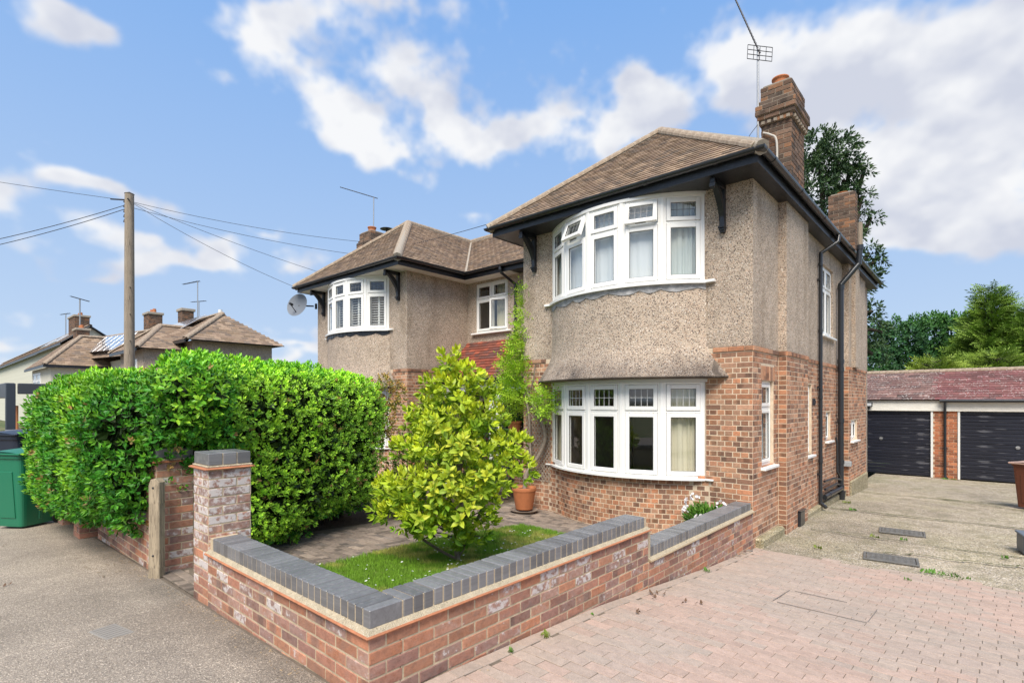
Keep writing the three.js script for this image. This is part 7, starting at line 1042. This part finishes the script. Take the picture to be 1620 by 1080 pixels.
  solar(ra, [-41.4, 5.35, -10.0], [-35.0, 5.35, -10.0], [-41.4, 6.65, -11.82], 6, 1); mesh('vent_pipe', rod([-33.8, 6.7, -12], [-33.8, 7.05, -12], .12, 8), M.white, ra); mesh('fascia', [span(-42.4, -31.3, ye - .18, ye - .02, -9.42, -9.36), span(-37.9, -32.4, 4.22, 4.38, -7.52, -7.46)], M.black, a);
  win(a, 'window', -36.4, -33.9, 2.6, 3.9, -7.88); stack(a, -40.5, -12.2, .9, .7, 6.4, 7.9, []); 
  aerial('tall thin aerial standing above the solar panelled roof', [-37.6, 6.6, -12], [-37.6, 9.3, -12], [-1, .02, .15], 1.9, 12, { w: .12, r: .03 }); aerial('lower aerial beside the tall one above the solar panelled roof', [-38.6, 6.6, -12.4], [-38.6, 8.2, -12.4], [-1, .05, .2], .9, 10, { w: .12, r: .025, back: .9 });
  // second roof with the big panel, left of the pole
  const b = thing('hipped_house', 'brown roofed house with one long solar array and brick chimney behind the pole', 'house', [-55, -.7, -12]); mesh('rendered_wall', [span(-55.6, -43.6, -1.1, 4.6, -14.2, -9.7)], M.cream, b); const rb = part('roof', b); tile(rb, [[[-56.5, 4.95, -8.05], [-43.0, 4.66, -9.1], [-43.4, 6.62, -11.1], [-56.9, 6.91, -10.05]]]); mesh('rear_slope', quadGeo([[[-43.0, 4.6, -13.2], [-56.5, 4.6, -12.6], [-56.9, 6.9, -10.05], [-43.4, 6.6, -11.1]]]), M.deck, rb); ridge(rb, [[[-43.4, 6.62, -11.1], [-56.9, 6.91, -10.05]]]);
  solar(rb, [-54.0, 5.18, -8.4], [-44.0, 4.96, -9.2], [-54.25, 6.5, -9.72], 8, 2); stack(b, -47.2, -12, 1.3, .9, 6.3, 8.35, [-.3, .35]); 
  // cream house with gable and skylights at the far left
  const c = thing('cream_house', 'cream gabled house with brown roof and skylights at the far left', 'house', [-62, -.9, -8]);
  mesh('rendered_wall', [span(-124, -57.0, -1.1, 6.5, -12.1, -8.3), ], M.cream, c); mesh('projecting_wall', span(-57.8, -49.0, -1.1, 4.1, -10, -6.3), M.cream, c); mesh('gable_wall', quadGeo([[[-56.9, 6.4, -12.0], [-56.9, 6.4, -8.2], [-56.9, 7.95, -9.85]], [[-56.9, 4, -12.0], [-56.9, 4, -8.2], [-56.9, 6.4, -8.2], [-56.9, 6.4, -12.0]]]), M.cream, c);
  const rc = part('roof', c); tile(rc, [[[-125, 6.5, -7.9], [-56.6, 6.5, -7.9], [-56.6, 8.05, -9.84], [-125, 8.05, -9.84]], [[-58.4, 4.2, -5.9], [-48.6, 4.2, -5.9], [-51, 6.54, -8.3], [-56, 6.54, -8.3]], [[-48.6, 4.2, -5.9], [-48.6, 4.2, -10.4], [-51, 6.54, -10.4], [-51, 6.54, -8.3]]]); mesh('rear_slope', quadGeo([[[-56.6, 6.5, -12.1], [-91, 6.5, -12.1], [-91, 8.05, -9.84], [-56.6, 8.05, -9.84]]]), M.deck, rc);
  ridge(rc, [[[-56.6, 8.05, -9.84], [-125, 8.05, -9.84]], [[-48.6, 4.2, -5.9], [-51, 6.54, -8.3]], [[-51, 6.54, -8.3], [-51, 6.54, -10.4]]]); mesh('bargeboard', [rod([-56.6, 6.45, -7.9], [-56.6, 8.0, -9.84], .07, 6), rod([-56.6, 6.45, -12.1], [-56.6, 8.0, -9.84], .07, 6)], M.black, c); mesh('fascia', [span(-125, -56.6, 6.3, 6.47, -7.94, -7.87), span(-58.4, -48.6, 4.0, 4.17, -5.94, -5.86), span(-48.64, -48.57, 4.0, 4.17, -10.4, -5.94)], M.black, c);
  for (const [k, x] of [[0, -63], [1, -69]]) { const A = V3(x, 7.2, -8.8), n = V3(0, 1.94, 1.55).normalize(), v = V3(0, 1.55, -1.94).normalize(), g = cbox(3.0, 1.1, .14, 0, 0, .1, .02); g.applyMatrix4(new THREE.Matrix4().makeBasis(V3(1, 0, 0), v, n).setPosition(A)); mesh(k ? 'skylight_001' : 'skylight', g, new THREE.MeshPhysicalMaterial({ color: rgb(.5, .52, .55), roughness: .15, clearcoat: 1 }), rc); }
  stack(c, -63.5, -10.2, 2.9, 1.1, 7.4, 9.6, [-.8, .2, .9]); stack(c, -52.6, -8.6, 1.3, .8, 6.0, 7.3, [-.3, .2]); win(c, 'window', -57.0, -53.2, 1.9, 3.8, -6.26); win(c, 'window', -56, -52, -.6, 1.0, -6.26); mesh('band', span(-58, -48.9, 1.2, 1.5, -6.34, -6.24), M.black, c);
  aerial('aerial on a long pale mast in front of the big left chimney', [-53.2, 6.7, -8.6], [-53.2, 9.7, -8.6], [-1, .25, .3], 1.3, 10, { w: .14, r: .05, back: 1 }); aerial('small double aerial left of the big left chimney', [-68, 7.9, -9.9], [-68, 10.3, -9.9], [-1, .02, .2], 1.2, 8, { w: .14, r: .04, back: .8 });
  // dark metal pergola frame, and gate pier by it
  const p = thing('pergola', 'dark grey metal pergola frame at the left edge behind the bins', 'pergola', [-20.5, -.6, -1.9]); mesh('post', [cbox(.2, 2.75, .2, -20.2, .75, -1.75, .015)], std([.035, .045, .06], .45), p); mesh('beam', [cbox(6, .42, .2, -23.3, 1.93, -1.75, .015), cbox(.2, .3, 6, -20.2, 1.98, -4.9, .015)], std([.05, .055, .065], .45), p); mesh('rail', [cbox(6, .06, .1, -23.3, -.05, -1.75, .01), cbox(6, .06, .1, -23.3, -.35, -1.75, .01)], std([.05, .055, .065], .45), p); mesh('screen_panel', [cbox(.5, 1.9, .05, -21.6, .55, -2.0, .01)], std([.42, .17, .06], .7), p);
  const fp = thing('far_pier', 'squat brick pier with grey cap beside the dark pergola', 'brick pier', [-18.3, -.5, -1.8]); emit('brick', brickFace({ frame: straight(-18.6, -1.6, 1, 0), s0: 0, s1: .8, top: .62, bottom: -.5, bond: 'stretcher', cells: () => 60 + Math.floor(R() * 30) }), M.gardenBrick, fp, 30); mesh('mortar_core', span(-18.59, -17.81, -.6, .62, -2.0, -1.61), M.mortarGarden, fp); mesh('cap', [span(-18.7, -17.7, .66, .9, -2.1, -1.5, .03), span(-18.66, -17.74, .62, .67, -2.06, -1.54, .01)], std([.16, .16, .17], .8), fp);
}
renderer.render(scene, camera);
